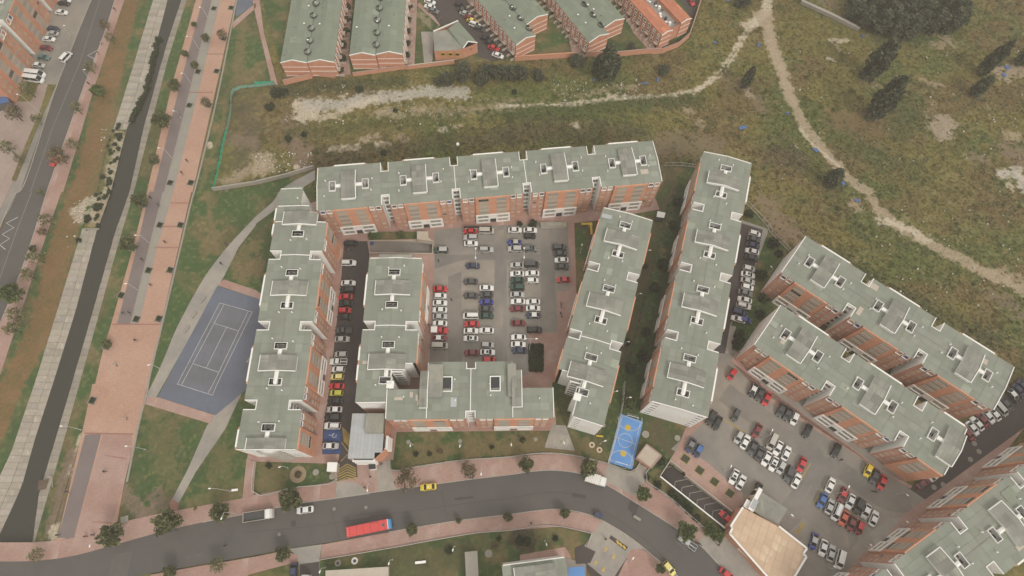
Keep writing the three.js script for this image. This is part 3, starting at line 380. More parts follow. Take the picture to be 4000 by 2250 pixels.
for (const s of ['12 -100 1120 400 1075 1000 985 1600 900 1932 860/22 300 815 560 850', '22 700 960 950 1130 1250 1420', '12 560 940 640 1190', '12 1400 800 1440 1010']) struct('tar_seam', sheetGeo(ribbon(smooth(P(s), 3), .13), .0475), MAT.lane);
{ // entry ramps: sloping floor, walls round it
  const ramp = (poly, label, floor, mat, wallsOf, marks) => { const o = thing('parking_ramp', label, 'ramp'); part('ramp_floor', floor, mat, o); const w = new MB(); for (const [a, b, ya, yb] of wallsOf) w.bar([a[0], (ya + .35) / 2 - .05, a[1]], [b[0], (yb + .35) / 2 - .05, b[1]], .22, Math.abs(ya) + .75); part('retaining_wall', w.geo(), MAT.cream, o); return o; };
  const q = RAMP1, fl = new MB().quad([q[0][0], .02, q[0][1]], [q[3][0], .02, q[3][1]], [q[2][0], -1.7, q[2][1]], [q[1][0], -1.7, q[1][1]]);
  ramp(q, 'sunken car ramp with grey walls beside the courtyard hedge', fl.geo(), MAT.aisle, [[q[0], q[1], -1.4, -2.7], [q[1], q[2], -2.6, -2.6], [q[2], q[3], -2.7, -1.4]]);
  const p = RAMP2, lowY = -2.9, hi = .02, ax = nrm([p[3][0] - p[2][0], p[3][1] - p[2][1]]), s = v => (v[0] - p[0][0]) * ax[0] + (v[1] - p[0][1]) * ax[1], S1 = Math.max(...p.map(s)), S0 = Math.min(...p.map(s)), yy = v => lowY + (hi - lowY) * (s(v) - S0) / (S1 - S0);
  const g = sheetGeo(p, 0), gp = g.attributes.position; for (let i = 0; i < gp.count; i++) gp.setY(i, yy([gp.getX(i), gp.getZ(i)])); g.computeVertexNormals();
  const o = ramp(p, 'long sunken ramp with pale chevrons beside the peach roofed hall', g, MAT.lane, [[p[0], p[1], -3, -2.7], [p[2], p[3], -2.7, -.3], [p[4], p[5], -.4, -3], [p[5], p[0], -3, -3]]);
  for (const [x, y] of [[1120, 640], [1225, 740], [1275, 785], [1330, 830], [1385, 880], [1437, 918], [1495, 965]]) { // chevrons, lying on the slope
    const a = G(2, 2, x, y + 65, -1.5), b = G(2, 2, x + 12, y - 5, -1.5), c = G(2, 2, x + 100, y - 35 + 12, -1.5), m = new MB(), lift = v => [v[0], yy(v) + .05, v[1]];
    m.bar(lift(a), lift(b), .2, .03); m.bar(lift(b), lift(c), .2, .03); part('chevron', m.geo(), MAT.lineFaint, o); }
}
// strip between the two long right-hand blocks; side car park; south-east car park
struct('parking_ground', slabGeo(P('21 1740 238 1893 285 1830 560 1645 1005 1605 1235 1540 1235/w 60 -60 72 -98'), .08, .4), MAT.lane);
struct('path', slabGeo(P('21 1725 210 1932 280 1932 300 1835 565 1650 1010 1690 1015 1655 1190 1700 1200/w 74 -55 60 -45/21 1605 1238 1645 1005 1830 560 1893 287 1740 240'), .075, .4), MAT.concrete);
struct('parking_ground', slabGeo(P('w 47 -50/21 1605 1220 1700 1205/w 72 -52 110 -22/32 1050 780 1190 875/w 116 -2.5 91.7 9 76 20 55 20/22 1900 1449/32 190 1449 290 1240 80 1080/22 1880 950 1790 950 1740 900 1500 700 1310 560 1200 490 1400 300/w 52.4 -28.5'), .09, .4), MAT.lot);
struct('lane', slabGeo(P('32 1060 785 1330 650 1480 430 1720 150 1932 -60 2100 -100 2100 200 1932 340 1195 872'), .1, .4), MAT.lane);
struct('plaza', slabGeo(P('22 1195 565 1250 480 1310 330 1480 260 1400 330 1320 420 1300 470 1470 590 1750 830 1760 900 1660 965 1310 690 1300 662 1190 575'), .12, .4), MAT.pink);
struct('walkway', slabGeo(P('21 1690 1210 1780 1250/22 1932 130/32 30 60 420 330 900 680 1090 770 1070 790 860 660 380 340 0 90/22 1900 100/21 1650 1280'), .125, .3), MAT.pink);
struct('walkway', slabGeo(P('32 1932 330 1200 860 990 1010 850 1130 560 1449 700 1449/w 93 7 131 -15'), .125, .3), MAT.pink);
struct('walkway', slabGeo(P('32 760 1130 900 1010 1000 1010 880 1160 810 1220'), .14, .3), MAT.concrete);
struct('walkway', slabGeo(P('32 -20 900 150 945 90 1030 80 1075 -80 1000'), .13, .3), MAT.concrete);
for (const [x, y] of [[1307, 565], [1415, 652], [1527, 738], [1643, 825]]) { const q = [[-38, 3], [-10, -40], [38, -4], [10, 40]].map(([a, b]) => G(2, 2, x + a, y + b)), b = q.map(p => { const c = G(2, 2, x, y); return [c[0] + (p[0] - c[0]) * 1.14, c[1] + (p[1] - c[1]) * 1.14]; });
  const o = thing('square_planter', `square soil bed with yellow edge, ${['nearest the futsal court', 'second from the futsal court', 'third from the futsal court', 'nearest the peach hall'][[1307, 1415, 1527, 1643].indexOf(x)]}`, 'planter', [0, 0, 0], 0, 'square beds on the pink plaza'); part('edging', slabGeo(b, .2, .2, [q]), MAT.yellowOld, o); part('soil', slabGeo(q, .16, .2), MAT.soilDark, o); }
// north estate
struct('estate_paving', slabGeo(P('10 600 -60 640 -60 730 -60 700 420 715 560 620 570 590 400'), .06, .4), MAT.pink); struct('path', slabGeo(P('10 1150 -60 1220 -60 1195 495 1110 500'), .065, .4), MAT.pink); struct('path', slabGeo(P('10 1215 40 1235 20 1400 180 1330 240 1380 190'), .065, .4), MAT.pink);
struct('path', slabGeo(P('10 1245 240 1345 240 1330 470 1270 485'), .065, .4), MAT.concrete);
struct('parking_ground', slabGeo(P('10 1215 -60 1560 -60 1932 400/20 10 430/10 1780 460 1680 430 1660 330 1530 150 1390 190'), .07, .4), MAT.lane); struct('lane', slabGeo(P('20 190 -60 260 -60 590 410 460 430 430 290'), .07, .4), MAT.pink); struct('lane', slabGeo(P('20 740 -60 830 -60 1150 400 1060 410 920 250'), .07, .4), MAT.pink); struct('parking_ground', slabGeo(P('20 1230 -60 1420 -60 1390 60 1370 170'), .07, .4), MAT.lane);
struct('futsal_court', slabGeo(P('22 820 225 988 285 905 645 728 590'), .12, .5), MAT.futsal);
{
  const y = .128, circ = (x, yy, r, a0, a1) => { const c = G(2, 2, x, yy, .12), o = []; for (let i = 0; i <= 20; i++) { const a = a0 + (a1 - a0) * i / 20; o.push([c[0] + r * Math.cos(a), c[1] + r * Math.sin(a)]); } return o; };
  const L = (s, w = .14) => struct('court_line', sheetGeo(ribbon(P(s, .12), w), y), MAT.linePaint);
  L('22 835 238 970 286'); L('22 970 286 893 618'); L('22 893 618 740 572'); L('22 740 572 835 238'); L('22 780 398 940 458');
  for (const a of [circ(855, 426, 1.9, 0, 6.3), circ(892, 262, 3.3, -.1, 3.3), circ(822, 597, 3.3, 3.0, 6.5)]) struct('court_line', sheetGeo(ribbon(a, .14), y + .004), MAT.linePaint);
  for (const [x, yy] of [[874, 330], [840, 524]]) { const c = G(2, 2, x, yy, .12), g = new THREE.CircleGeometry(.85, 20); g.rotateX(-Math.PI / 2); g.translate(c[0], y, c[1]); struct('court_spot', g, MAT.yellow); }
}
// painted markings on the ground
struct('disabled_bay', sheetGeo(P('12 518 350 645 345 640 435 512 437'), .1), MAT.bluePaint); struct('disabled_bay', sheetGeo(P('12 505 440 640 440 640 525 503 528'), .1), MAT.bluePaint); struct('painted_patch', sheetGeo(P('11 862 375 888 375 886 400 860 402'), .11), MAT.bluePaint);
{ const c = G(1, 2, 590, 388, .1), q = []; for (let i = 0; i <= 16; i++) q.push([c[0] + .55 * Math.cos(i * .33 - .6), c[1] + .55 * Math.sin(i * .33 - .6)]); struct('wheelchair_symbol', sheetGeo(ribbon(q, .14), .106), MAT.linePaint); struct('wheelchair_symbol', sheetGeo(ribbon([[c[0] - 1.5, c[1] - .1], [c[0] - .4, c[1]], [c[0] - .1, c[1] - .5]], .16), .107), MAT.linePaint); }
{ const Y = [], y = .1; for (let k = 0; k < 7; k++) Y.push([`12 ${650 + k * 2} ${330 + k * 16} ${710} ${385 + k * 16}`, .28]); Y.push(['12 645 440 700 515', .2], ['12 640 585 705 520', .2]);
  for (let k = 0; k < 6; k++) Y.push([`12 ${618 + (k > 3 ? 6 : 0)} ${650 + k * 17} ${690} ${605 + k * 20} ${757} ${640 + k * 17}`, .3]); lineSheets(Y.slice(0, 9), y, MAT.yellowOld, 'yellow_marking'); lineSheets(Y.slice(9), .172, MAT.yellowOld, 'yellow_marking');
  lineSheets([['22 1515 215 1750 360', .35], ['32 320 600 210 780', .35], ['32 345 900 410 800', .35], ['32 270 1045 215 1130', .7], ['32 580 930 720 1030', .16], ['22 1810 810 1840 755', .3]], .098, MAT.yellowOld, 'yellow_marking');
  lineSheets([['22 790 1180 805 1210', .5], ['22 812 1200 828 1225', .5], ['22 838 1220 855 1245', .5]], .172, MAT.yellow, 'yellow_marking');
  for (const [x, yy, s] of [[708, 1248, 1], [768, 1305, -1], [632, 1350, 1], [690, 1402, -1]]) { const b = G(2, 2, x - 10 * s, yy + 18 * s), t = G(2, 2, x + 10 * s, yy - 16 * s), d = nrm([t[0] - b[0], t[1] - b[1]]), n = [-d[1], d[0]], L2 = Math.hypot(t[0] - b[0], t[1] - b[1]); const f = (a, c) => [b[0] + d[0] * a * L2 + n[0] * c, b[1] + d[1] * a * L2 + n[1] * c]; struct('yellow_arrow', sheetGeo([f(0, .14), f(.55, .14), f(.55, .45), f(1, 0), f(.55, -.45), f(.55, -.14), f(0, -.14)], .172), MAT.yellow); }
  const W = [['00 760 -20 600 480 400 960 230 1449', .14], ['01 240 0 120 310 0 650', .14]]; lineSheets(W, .051, MAT.lineFaint, 'centre_line');
  lineSheets([['01 133 192 50 235 105 270 18 320 72 352 0 400 42 435', .22], ['00 735 380 662 420 712 443', .22]], .053, MAT.linePaint, 'zigzag_marking');
  const bays = []; for (let k = 0; k <= 17; k++) { const yy = 268 + k * 60; bays.push([`11 ${1560} ${yy} ${1670} ${yy}`, .1], [`11 ${1690} ${yy} ${1790} ${yy}`, .1]); if (k > 7) bays.push([`11 1335 ${yy - 10} 1440 ${yy - 10}`, .1]); } for (let k = 0; k < 15; k++) { const yy = 262 + k * 60; bays.push([`21 -10 ${yy} 95 ${yy}`, .1], [`21 105 ${yy} 205 ${yy}`, .1]); } lineSheets(bays, .104, MAT.lineFaint, 'bay_line');
  const b2 = []; for (let k = 0; k < 20; k++) { b2.push([`22 ${1650 + k * 42} ${470 + k * 31} ${1720 + k * 42} ${350 + k * 31}`, .1]); } for (let k = 0; k < 16; k++) b2.push([`32 ${-20 + k * 62} ${225 + k * 44} ${45 + k * 62} ${130 + k * 44}`, .1]); for (let k = 0; k < 10; k++) b2.push([`32 ${420 + k * 58} ${820 + k * 42} ${490 + k * 58} ${700 + k * 42}`, .1]); lineSheets(b2, .0965, MAT.lineFaint, 'bay_line');
}
struct('dark_patch', sheetGeo(P('22 745 1140 875 1230 855 1258 732 1165'), .1695), MAT.lane);
// ---------------------------------------------------------------- the six-storey blocks
const H = 14.6, FL = 2.4, RS = .085, HW = 7.2;
const roofY = t => H + .2 + (HW - Math.abs(t)) * RS;
const boxGeo = (x0, x1, y0, y1, z0, z1) => new MB().box(x0, x1, y0, y1, z0, z1).geo();
const winCache = {};
function windowGeos(w, h, fw, depth, div = 0) { // frame of bars round an opening and the pane inside it; faces +z, centred
  const k = [w, h, fw, depth, div].join(); if (winCache[k]) return winCache[k];
  const m = new MB(), a = w / 2, b = h / 2; m.box(-a - fw, a + fw, b, b + fw, 0, depth); m.box(-a - fw, a + fw, -b - fw, -b, 0, depth * 1.4); m.box(-a - fw, -a, -b, b, 0, depth); m.box(a, a + fw, -b, b, 0, depth);
  for (let i = 1; i <= div; i++) { const x = -a + w * i / (div + 1); m.box(x - .03, x + .03, -b, b, 0, depth * .7); }
  return winCache[k] = [m.geo(), boxGeo(-a, a, -b, b, 0, .03)];
}
// put a window on a wall that runs along x at z = zf and looks along sgn * z
function addWindow(parent, x, y, zf, sgn, w, h, { fw = .08, depth = .12, div = 0, frame = MAT.white, glass, name = 'window', turn } = {}) {
  const [fg, pg] = windowGeos(w, h, fw, depth, div), f = part(name, fg, frame, parent); f.position.set(x, y, zf); f.rotation.y = turn ?? (sgn > 0 ? 0 : Math.PI); part('pane', pg, glass || pane(), f); return f;
}
function rectMinus(rects, h) { const out = []; for (const [a, b, c, d] of rects) { const [p, q, r, s] = h; if (p >= b || q <= a || r >= d || s <= c) { out.push([a, b, c, d]); continue; } if (p > a) out.push([a, p, c, d]); if (q < b) out.push([q, b, c, d]); const x0 = Math.max(a, p), x1 = Math.min(b, q); if (r > c) out.push([x0, x1, c, r]); if (s < d) out.push([x0, x1, s, d]); } return out; }
const roofMat = MAT.roof.clone(); roofMat.vertexColors = true; const oldMat = MAT.roofold.clone(); oldMat.vertexColors = true;

// one side of one module: bays, glazed columns, portal.  s runs from s0 to s1, c is the middle
function facade(B, q, c, s0, s1, zf, sg, detail, lit = 1) {
  const Z = d => zf + sg * d, inR = (a, b) => a >= s0 - .05 && b <= s1 + .05;
  const lo = Math.max(s0, c - 5.1), hi = Math.min(s1, c + 5.1);
  // flat brick bays left and right
  for (const [a, b] of [[s0, lo], [hi, s1]]) if (b > a) part('brick_wall', new MB().quad([a, 0, zf], [b, 0, zf], [b, H, zf], [a, H, zf]).geo(), q.pale ? MAT.kbrick : MAT.brick, B);
  if (hi - lo > 1) {
    const m = new MB(); m.quad([lo, 0, Z(.55)], [hi, 0, Z(.55)], [hi, H + .15, Z(.55)], [lo, H + .15, Z(.55)]); m.quad([lo, 0, zf], [lo, 0, Z(.55)], [lo, H + .15, Z(.55)], [lo, H + .15, zf]); m.quad([hi, 0, zf], [hi, 0, Z(.55)], [hi, H + .15, Z(.55)], [hi, H + .15, zf]); m.quad([lo, H + .15, zf], [hi, H + .15, zf], [hi, H + .15, Z(.55)], [lo, H + .15, Z(.55)]);
    part('projecting_bay', m.geo(), q.pale ? MAT.kbrick : MAT.orange, B);
    if (!detail) part('bay_coping', boxGeo(lo + .6, hi - .6, H + .15, H + .32, Z(.2), Z(.62)), MAT.white, B);
  }
  const joined = [];
  const W = (x, y, d, w, h, o) => { if (!inR(x - w / 2, x + w / 2)) return; if (detail) addWindow(B, x, y, Z(d), sg, w, h, o); else { const [fg, pg] = windowGeos(w, h, o?.fw ?? .08, o?.depth ?? .12, o?.div ?? 0); const M4 = new THREE.Matrix4().makeRotationY(sg > 0 ? 0 : Math.PI).setPosition(x, y, Z(d)); joined.push(pg.clone().applyMatrix4(M4)); } };
  for (const sd of [-1, 1]) for (const off of [6.2, 8.05]) for (let f = 0; f < 6; f++) {
    const x = c + sd * off, y = f * FL + 1.55;
    if (f === 5) W(x, y - .1, 0, 1.25, 1.5, { fw: .13, depth: .2, glass: rnd() < .25 ? MAT.glassGrey : rnd() < .1 ? MAT.curtainBlue : softPane() }); else W(x, y, 0, 1.05, 1.0, { fw: .05, depth: .06, frame: MAT.cream, glass: softPane() });
  }
  for (const sd of [-1, 1]) { const x = c + sd * 2.65; for (let f = q.pale ? 0 : 2; f < 6; f++) { W(x, f * FL + 1.42, .55, 2.9, 1.35, { fw: .06, depth: .06, div: 3, frame: MAT.cream, glass: rnd() < .08 ? MAT.glassDark : rnd() < .5 ? MAT.curtainG : MAT.curtainB }); if (detail && inR(x - 1.5, x + 1.5)) part('spandrel', boxGeo(x - 1.5, x + 1.5, f * FL + .02, f * FL + .6, Z(.552), Z(.62)), MAT.cream, B); } }
  // white two-storey portal
  if (inR(c - 5.2, c + 5.2) && !q.pale) {
    const m = new MB(), z0 = Z(.554), z1 = Z(.8), y1 = 4.95;
    for (const sd of [-1, 1]) { const X = (a, b, y0, y) => m.box(c + sd * a, c + sd * b, y0, y, z0, z1); X(5.3, 4.75, 0, y1); X(1.35, .95, 0, y1); X(1.35, 4.75, y1 - .5, y1); X(1.35, 4.75, 2.3, 2.75); X(1.35, 4.75, 0, .45); }
    m.box(c - .95, c + .95, 2.4, 4.95, z0, Z(.78)); part('portal', m.geo(), MAT.white, B);
    if (detail) { for (const sd of [-1, 1]) for (const y of [1.37, 3.6]) addWindow(B, c + sd * 3.05, y, Z(.62), sg, 3.0, 1.5, { fw: .12, depth: .1, div: 1, glass: rnd() < .75 ? MAT.curtainG : MAT.curtainB, name: 'portal_window' }); part('door', boxGeo(c - .9, c + .9, 0, 2.4, Z(.556), Z(.6)), MAT.glassDark, B); }
  }
  if (joined.length) { const w = part('window_rows', mergeGeometries(joined), MAT.curtainB, B); w.userData.kind = 'stuff'; }
}
function lightWell(B, s, t, ls = 1.6, lt = 3.0) { // white lip, four walls, pale floor set high to brighten the shaft
  const a = s - ls / 2, b = s + ls / 2, c = t - lt / 2, d = t + lt / 2, top = roofY(0) + .42, w = .15, m = new MB();
  const y0 = 13.2; m.quad([a, y0, c], [a, y0, d], [a, top, d], [a, top, c]); m.quad([b, y0, c], [b, y0, d], [b, top, d], [b, top, c]); m.quad([a, y0, c], [b, y0, c], [b, top, c], [a, top, c]); m.quad([a, y0, d], [b, y0, d], [b, top, d], [a, top, d]);
  const g = part('light_well', m.geo(), MAT.shaft, B); const r = new MB(); r.box(a - w, a, H, top + .02, c - w, d + w); r.box(b, b + w, H, top + .02, c - w, d + w); r.box(a, b, H, top + .02, c - w, c); r.box(a, b, H, top + .02, d, d + w); part('well_rim', r.geo(), MAT.white, g);
  part('well_floor', boxGeo(a, b, y0 - .1, y0, c, d), MAT.wellFloor, g);
  for (const [x, sg] of [[a, 1], [b, -1]]) { const k = new MB().box(x + sg * .01, x + sg * .05, 13.6, 14.2, t - 1.2, t - .3).box(x + sg * .01, x + sg * .05, 13.6, 14.2, t + .3, t + 1.3); part('well_window_and_shade', k.geo(), MAT.glassDark, g); }
  part('well_window_and_shade', new MB().box(a + .6, b - .15, y0, y0 + .05, d - .95, d - .2).box(a + .6, b - .15, y0, y0 + .05, c + .2, c + .9).geo(), MAT.glassDark, g);  // dark plates on the floor, painted in for the shade deep in the shaft
}
function block({ name = 'apartment_block', label, x0, z0, dx, dz, pieces, notches, front, back, walls = [], group, skylights = [], noWell = [], patches = [] }) {
  [dx, dz] = nrm([dx, dz]);
  const B = thing(name, label, 'apartment block', [x0, 0, z0], yaw(dx, dz), group);
  const holes = [];
  const wells = [], raised = [];
  for (const p of pieces) if (p.c !== undefined && !p.sub) {
    for (const o of [-4.85, 4.75]) { const s = p.c + o; if (!p.nw && s > p.lo + 1.2 && s < p.hi - 1.2 && !noWell.some(q => Math.abs(q - s) < .1)) wells.push([s, o]); }
    raised.push(p);
  }
  for (const [s] of wells) holes.push([s - .82, s + .82, -1.52, 1.52]);
  // walls
  for (const p of pieces) {
    const { s0, s1, t0 = -HW, t1 = HW } = p;
    if (p.front === 'bay') facade(B, p, p.c, p.fr?.[0] ?? s0, p.fr?.[1] ?? s1, t1, 1, front === 'full'); else if (p.front) part('white_wall', new MB().quad([s0, 0, t1], [s1, 0, t1], [s1, H, t1], [s0, H, t1]).geo(), MAT[p.front], B);
    if (p.back === 'bay') facade(B, p, p.c, s0, s1, t0, -1, back === 'full'); else if (p.back) part('white_wall', new MB().quad([s1, 0, t0], [s0, 0, t0], [s0, H, t0], [s1, H, t0]).geo(), MAT[p.back], B);
    for (const [e, s, sg] of [['endA', s0, -1], ['endB', s1, 1]]) if (p[e]) {
      const h = roofY(0) - .1; const m = new MB(), tt = [t0, ...(t0 < 0 && t1 > 0 ? [0] : []), t1]; for (let i = 0; i + 1 < tt.length; i++) m.tri([s, 0, tt[i]], [s, 0, tt[i + 1]], [s, roofY(tt[i + 1]), tt[i + 1]], [tt[i], 0], [tt[i + 1], 0], [tt[i + 1], H]).tri([s, 0, tt[i]], [s, roofY(tt[i + 1]), tt[i + 1]], [s, roofY(tt[i]), tt[i]], [tt[i], 0], [tt[i + 1], H], [tt[i], H]);
      part('end_wall', m.geo(), MAT[p[e]], B);
      const cp = new MB(); for (let i = 0; i + 1 < tt.length; i++) cp.bar([s + sg * .02, roofY(tt[i]) + .12, tt[i]], [s + sg * .02, roofY(tt[i + 1]) + .12, tt[i + 1]], .2, .26); part('parapet', cp.geo(), MAT.white, B);
      for (const col of p[e + 'W'] || []) for (let f = 0; f < 6; f++) addWindow(B, s, f * FL + 1.6, col, 1, 1.5, .8, { fw: .05, depth: .05, glass: MAT.glassDark, turn: sg > 0 ? Math.PI / 2 : -Math.PI / 2, name: 'stair_window' });
    }
  }
  // recesses at the joints: white cheeks, stair glazing at the back of each
  for (const n of notches) {
    const { s0, s1, d = 3, sides = [1, -1] } = n;
    for (const sg of sides) {
      const zi = sg * (HW - d), zo = sg * HW, m = new MB();
      m.quad([s0, 0, zi], [s0, 0, zo], [s0, H + .5, zo], [s0, H + .5, zi]).quad([s1, 0, zi], [s1, 0, zo], [s1, H + .5, zo], [s1, H + .5, zi]).quad([s0, 0, zi], [s1, 0, zi], [s1, H + .4, zi], [s0, H + .4, zi]);
      const N = part('stair_recess', m.geo(), MAT.white, B); part('recess_coping', new MB().box(s0 - .2, s0 - .002, H + .1, H + .62, zi, zo).box(s1 + .002, s1 + .2, H + .1, H + .62, zi, zo).box(s0 - .2, s1 + .2, H + .1, H + .62, zi - sg * .002, zi - sg * .2).geo(), MAT.white, N);
      const full = sg > 0 ? front === 'full' : back === 'full';
      if (full) for (let f = 0; f < 6; f++) addWindow(N, (s0 + s1) / 2, f * FL + 1.5, zi + sg * .01, sg, s1 - s0 - .5, 1.5, { fw: .1, depth: .1, div: 1, glass: rnd() < .5 ? MAT.curtainG : MAT.glassGrey, name: 'stair_window' });
    }
    if (n.joint) { const m = new MB(), a = (s0 + s1) / 2; m.bar([a, roofY(HW - d) + .1, -HW + d], [a, roofY(0) + .1, 0], .2, .24).bar([a, roofY(0) + .1, 0], [a, roofY(HW - d) + .1, HW - d], .2, .24); part('joint_parapet', m.geo(), MAT.white, B); }
  }
  // roof: overlapping sheets laid row by row on the two slopes
  const areas = pieces.map(p => [p.s0, p.s1, p.t0 ?? -HW, p.t1 ?? HW]).concat(notches.map(n => [n.s0 - .001, n.s1 + .001, n.sides?.includes(-1) === false ? -HW : -HW + (n.d ?? 3), n.sides?.includes(1) === false ? HW : HW - (n.d ?? 3)]));
  let ar = areas; for (const h of holes) ar = rectMinus(ar, h);
  const row = 1.8, len = 2.3, rowTone = {};
  for (const sgn of [1, -1]) for (const A0 of areas) {
    let sub = [A0]; for (const h of holes) sub = rectMinus(sub, h); const m = new MB();
    for (let r = 0; r < 4; r++) for (const [a, b, c, d] of sub) {
      let u0 = sgn > 0 ? Math.max(c, r * row) : Math.max(-d, r * row), u1 = sgn > 0 ? Math.min(d, r * row + row) : Math.min(-c, r * row + row); if (u1 - u0 < .01) continue;
      for (let k = Math.floor(a / len); k * len < b; k++) {
        const p = Math.max(a, k * len), q = Math.min(b, k * len + len); if (q - p < .005) continue;
        const key = k + '/' + r + '/' + sgn, tn = rowTone[key] ??= [rr(.9, 1.07), rnd() < .03 ? rr(1.1, 1.3) : 1, rr(-.012, .012)]; const tone = tn[0] * tn[1]; m.col = [tone, tone, tone];
        const y = u => roofY(u) + .035 * (u - r * row) / row + tn[2], e = r === 3 && u1 > 7.1 ? .25 : 0;
        m.quad([p + .012, y(u1 + e), sgn * (u1 + e)], [q - .012, y(u1 + e), sgn * (u1 + e)], [q - .012, y(u0), sgn * u0], [p + .012, y(u0), sgn * u0]);
        m.quad([p + .012, y(u1 + e), sgn * (u1 + e)], [q - .012, y(u1 + e), sgn * (u1 + e)], [q - .012, y(u1 + e) - .05, sgn * (u1 + e)], [p + .012, y(u1 + e) - .05, sgn * (u1 + e)]);
      }
    }
    if (m.p.length) part('roof', m.geo(), roofMat, B);
  }
  const ud = new MB(); for (const [a, b, c, d] of ar) ud.quad([a, H - .02, c], [b, H - .02, c], [b, H - .02, d], [a, H - .02, d]); part('roof_deck', ud.geo(), MAT.concrete, B);
  { const rg = new MB(); let rs = areas.filter(a => a[2] < -.5 && a[3] > .5).map(a => [a[0], a[1], -.2, .2]); for (const h of holes) rs = rectMinus(rs, h); for (const [a, b] of rs) rg.box(a, b, roofY(0) + .005, roofY(0) + .07, -.16, .16); part('ridge_cap', rg.geo(), MAT.roofold, B); }
  for (const [s] of wells) lightWell(B, s, 0);
  // raised caps over the stair halls, and the white ducts that tie them to the wells
  for (const p of raised) {
    const a = Math.max(p.c - 2.1, p.lo), b = Math.min(p.c + 1.8, p.hi); if (b - a < 1.2) continue; const w = 4.7, m = new MB(), y = t => roofY(t) + .95 + (4.7 - Math.abs(t)) * .05;
    for (const sg of [1, -1]) for (let k = 0; k < 3; k++) for (let r = 0; r < 2; r++) { const q0 = a - .15 + (b - a + .3) * k / 3, q1 = a - .15 + (b - a + .3) * (k + 1) / 3 - .02, u0 = r * 2.4, u1 = r * 2.4 + 2.43, tn = rr(.82, 1.15), g = .03 * r; m.col = [tn, tn, tn]; m.quad([q0, y(u1) - g, sg * u1], [q1, y(u1) - g, sg * u1], [q1, y(u0) - g + .02, sg * u0], [q0, y(u0) - g + .02, sg * u0]); }
    const U = part('raised_roof', m.geo(), oldMat, B), f = new MB();
    for (const s of [a, b]) for (const sg of [1, -1]) f.quad([s, H, 0], [s, H, sg * w], [s, y(w) - .06, sg * w], [s, y(0) - .04, 0]); for (const sg of [1, -1]) f.quad([a, H, sg * w], [b, H, sg * w], [b, y(w) - .06, sg * w], [a, y(w) - .06, sg * w]); part('clerestory', f.geo(), MAT.white, U);
    const cp = new MB(); const sgs = [p.flip ? -1 : 1]; for (const e of sgs) { const s = e > 0 ? b + .2 : a - .2; cp.bar([s, y(w) - .02, -w - .1], [s, y(0) + .06, 0], .2, .28); cp.bar([s, y(0) + .06, 0], [s, y(w) - .02, w + .1], .2, .28); } cp.bar([a - .15, y(w), w + .08], [b + .2, y(w), w + .08], .16, .2); part('raised_coping', cp.geo(), MAT.white, U);
    for (const [s, o] of wells) if (Math.abs(s - p.c) < 5.2) { const e0 = o < 0 ? s + 1.0 : b, e1 = o < 0 ? a : (p.long ? s + .1 : s - 1.0); const d = new MB(); d.quad([e0, roofY(0) + .5, -.5], [e1, roofY(0) + .5, -.5], [e1, roofY(0) + .72, 0], [e0, roofY(0) + .72, 0]).quad([e0, roofY(0) + .5, .5], [e1, roofY(0) + .5, .5], [e1, roofY(0) + .72, 0], [e0, roofY(0) + .72, 0]).box(e0, e1, roofY(0) - .3, roofY(0) + .5, -.5, .5); part('roof_duct', d.geo(), MAT.white, B);
      if (o > 0 && p.long) part('tank', new THREE.CylinderGeometry(.5, .55, 1.1, 14).translate(s + .2, roofY(0) - .15, 0), MAT.white, B); }
  }
  for (const [s, t, l = 1.6, w = .7, m = 'cream'] of patches) { const ang = Math.atan(RS) * (t > 0 ? 1 : -1), o = part('replaced_sheet', boxGeo(-l / 2, l / 2, 0, .05, -w / 2, w / 2), MAT[m], B); o.position.set(s, roofY(t) + .08, t); o.rotation.x = ang; }
  // small vents and dishes on the sheets
  for (const p of pieces) if (p.c !== undefined) for (const [ds, t] of [[-6.7, 2.4], [-6.4, -2.2], [6.4, 2.1], [6.8, -2.3]]) { const s = p.c + ds + rr(-.6, .6); if (s < p.s0 + .5 || s > p.s1 - .5 || t < (p.t0 ?? -HW) + .5 || t > (p.t1 ?? HW) - .5) continue; const v = part('roof_vent', new THREE.CylinderGeometry(.16, .2, .7, 8).translate(0, .3, 0), MAT.white, B); v.position.set(s, roofY(t), t + rr(-.8, .8)); v.position.y = roofY(v.position.z); }
  return B;
}
// pieces for a straight run of modules separated by recesses: list of [s0, s1] with shared options
const run = (mods, o = {}, first = {}, last = {}) => mods.map(([s0, s1], i) => ({ s0, s1, long: 1, c: (s0 + s1) / 2, lo: s0, hi: s1, front: 'bay', back: 'bay', ...o, ...(i === 0 ? first : {}), ...(i === mods.length - 1 ? last : {}) }));
const gaps = (mods, joints = []) => mods.slice(1).map((m, i) => ({ s0: mods[i][1], s1: m[0], joint: joints.includes(i) }));

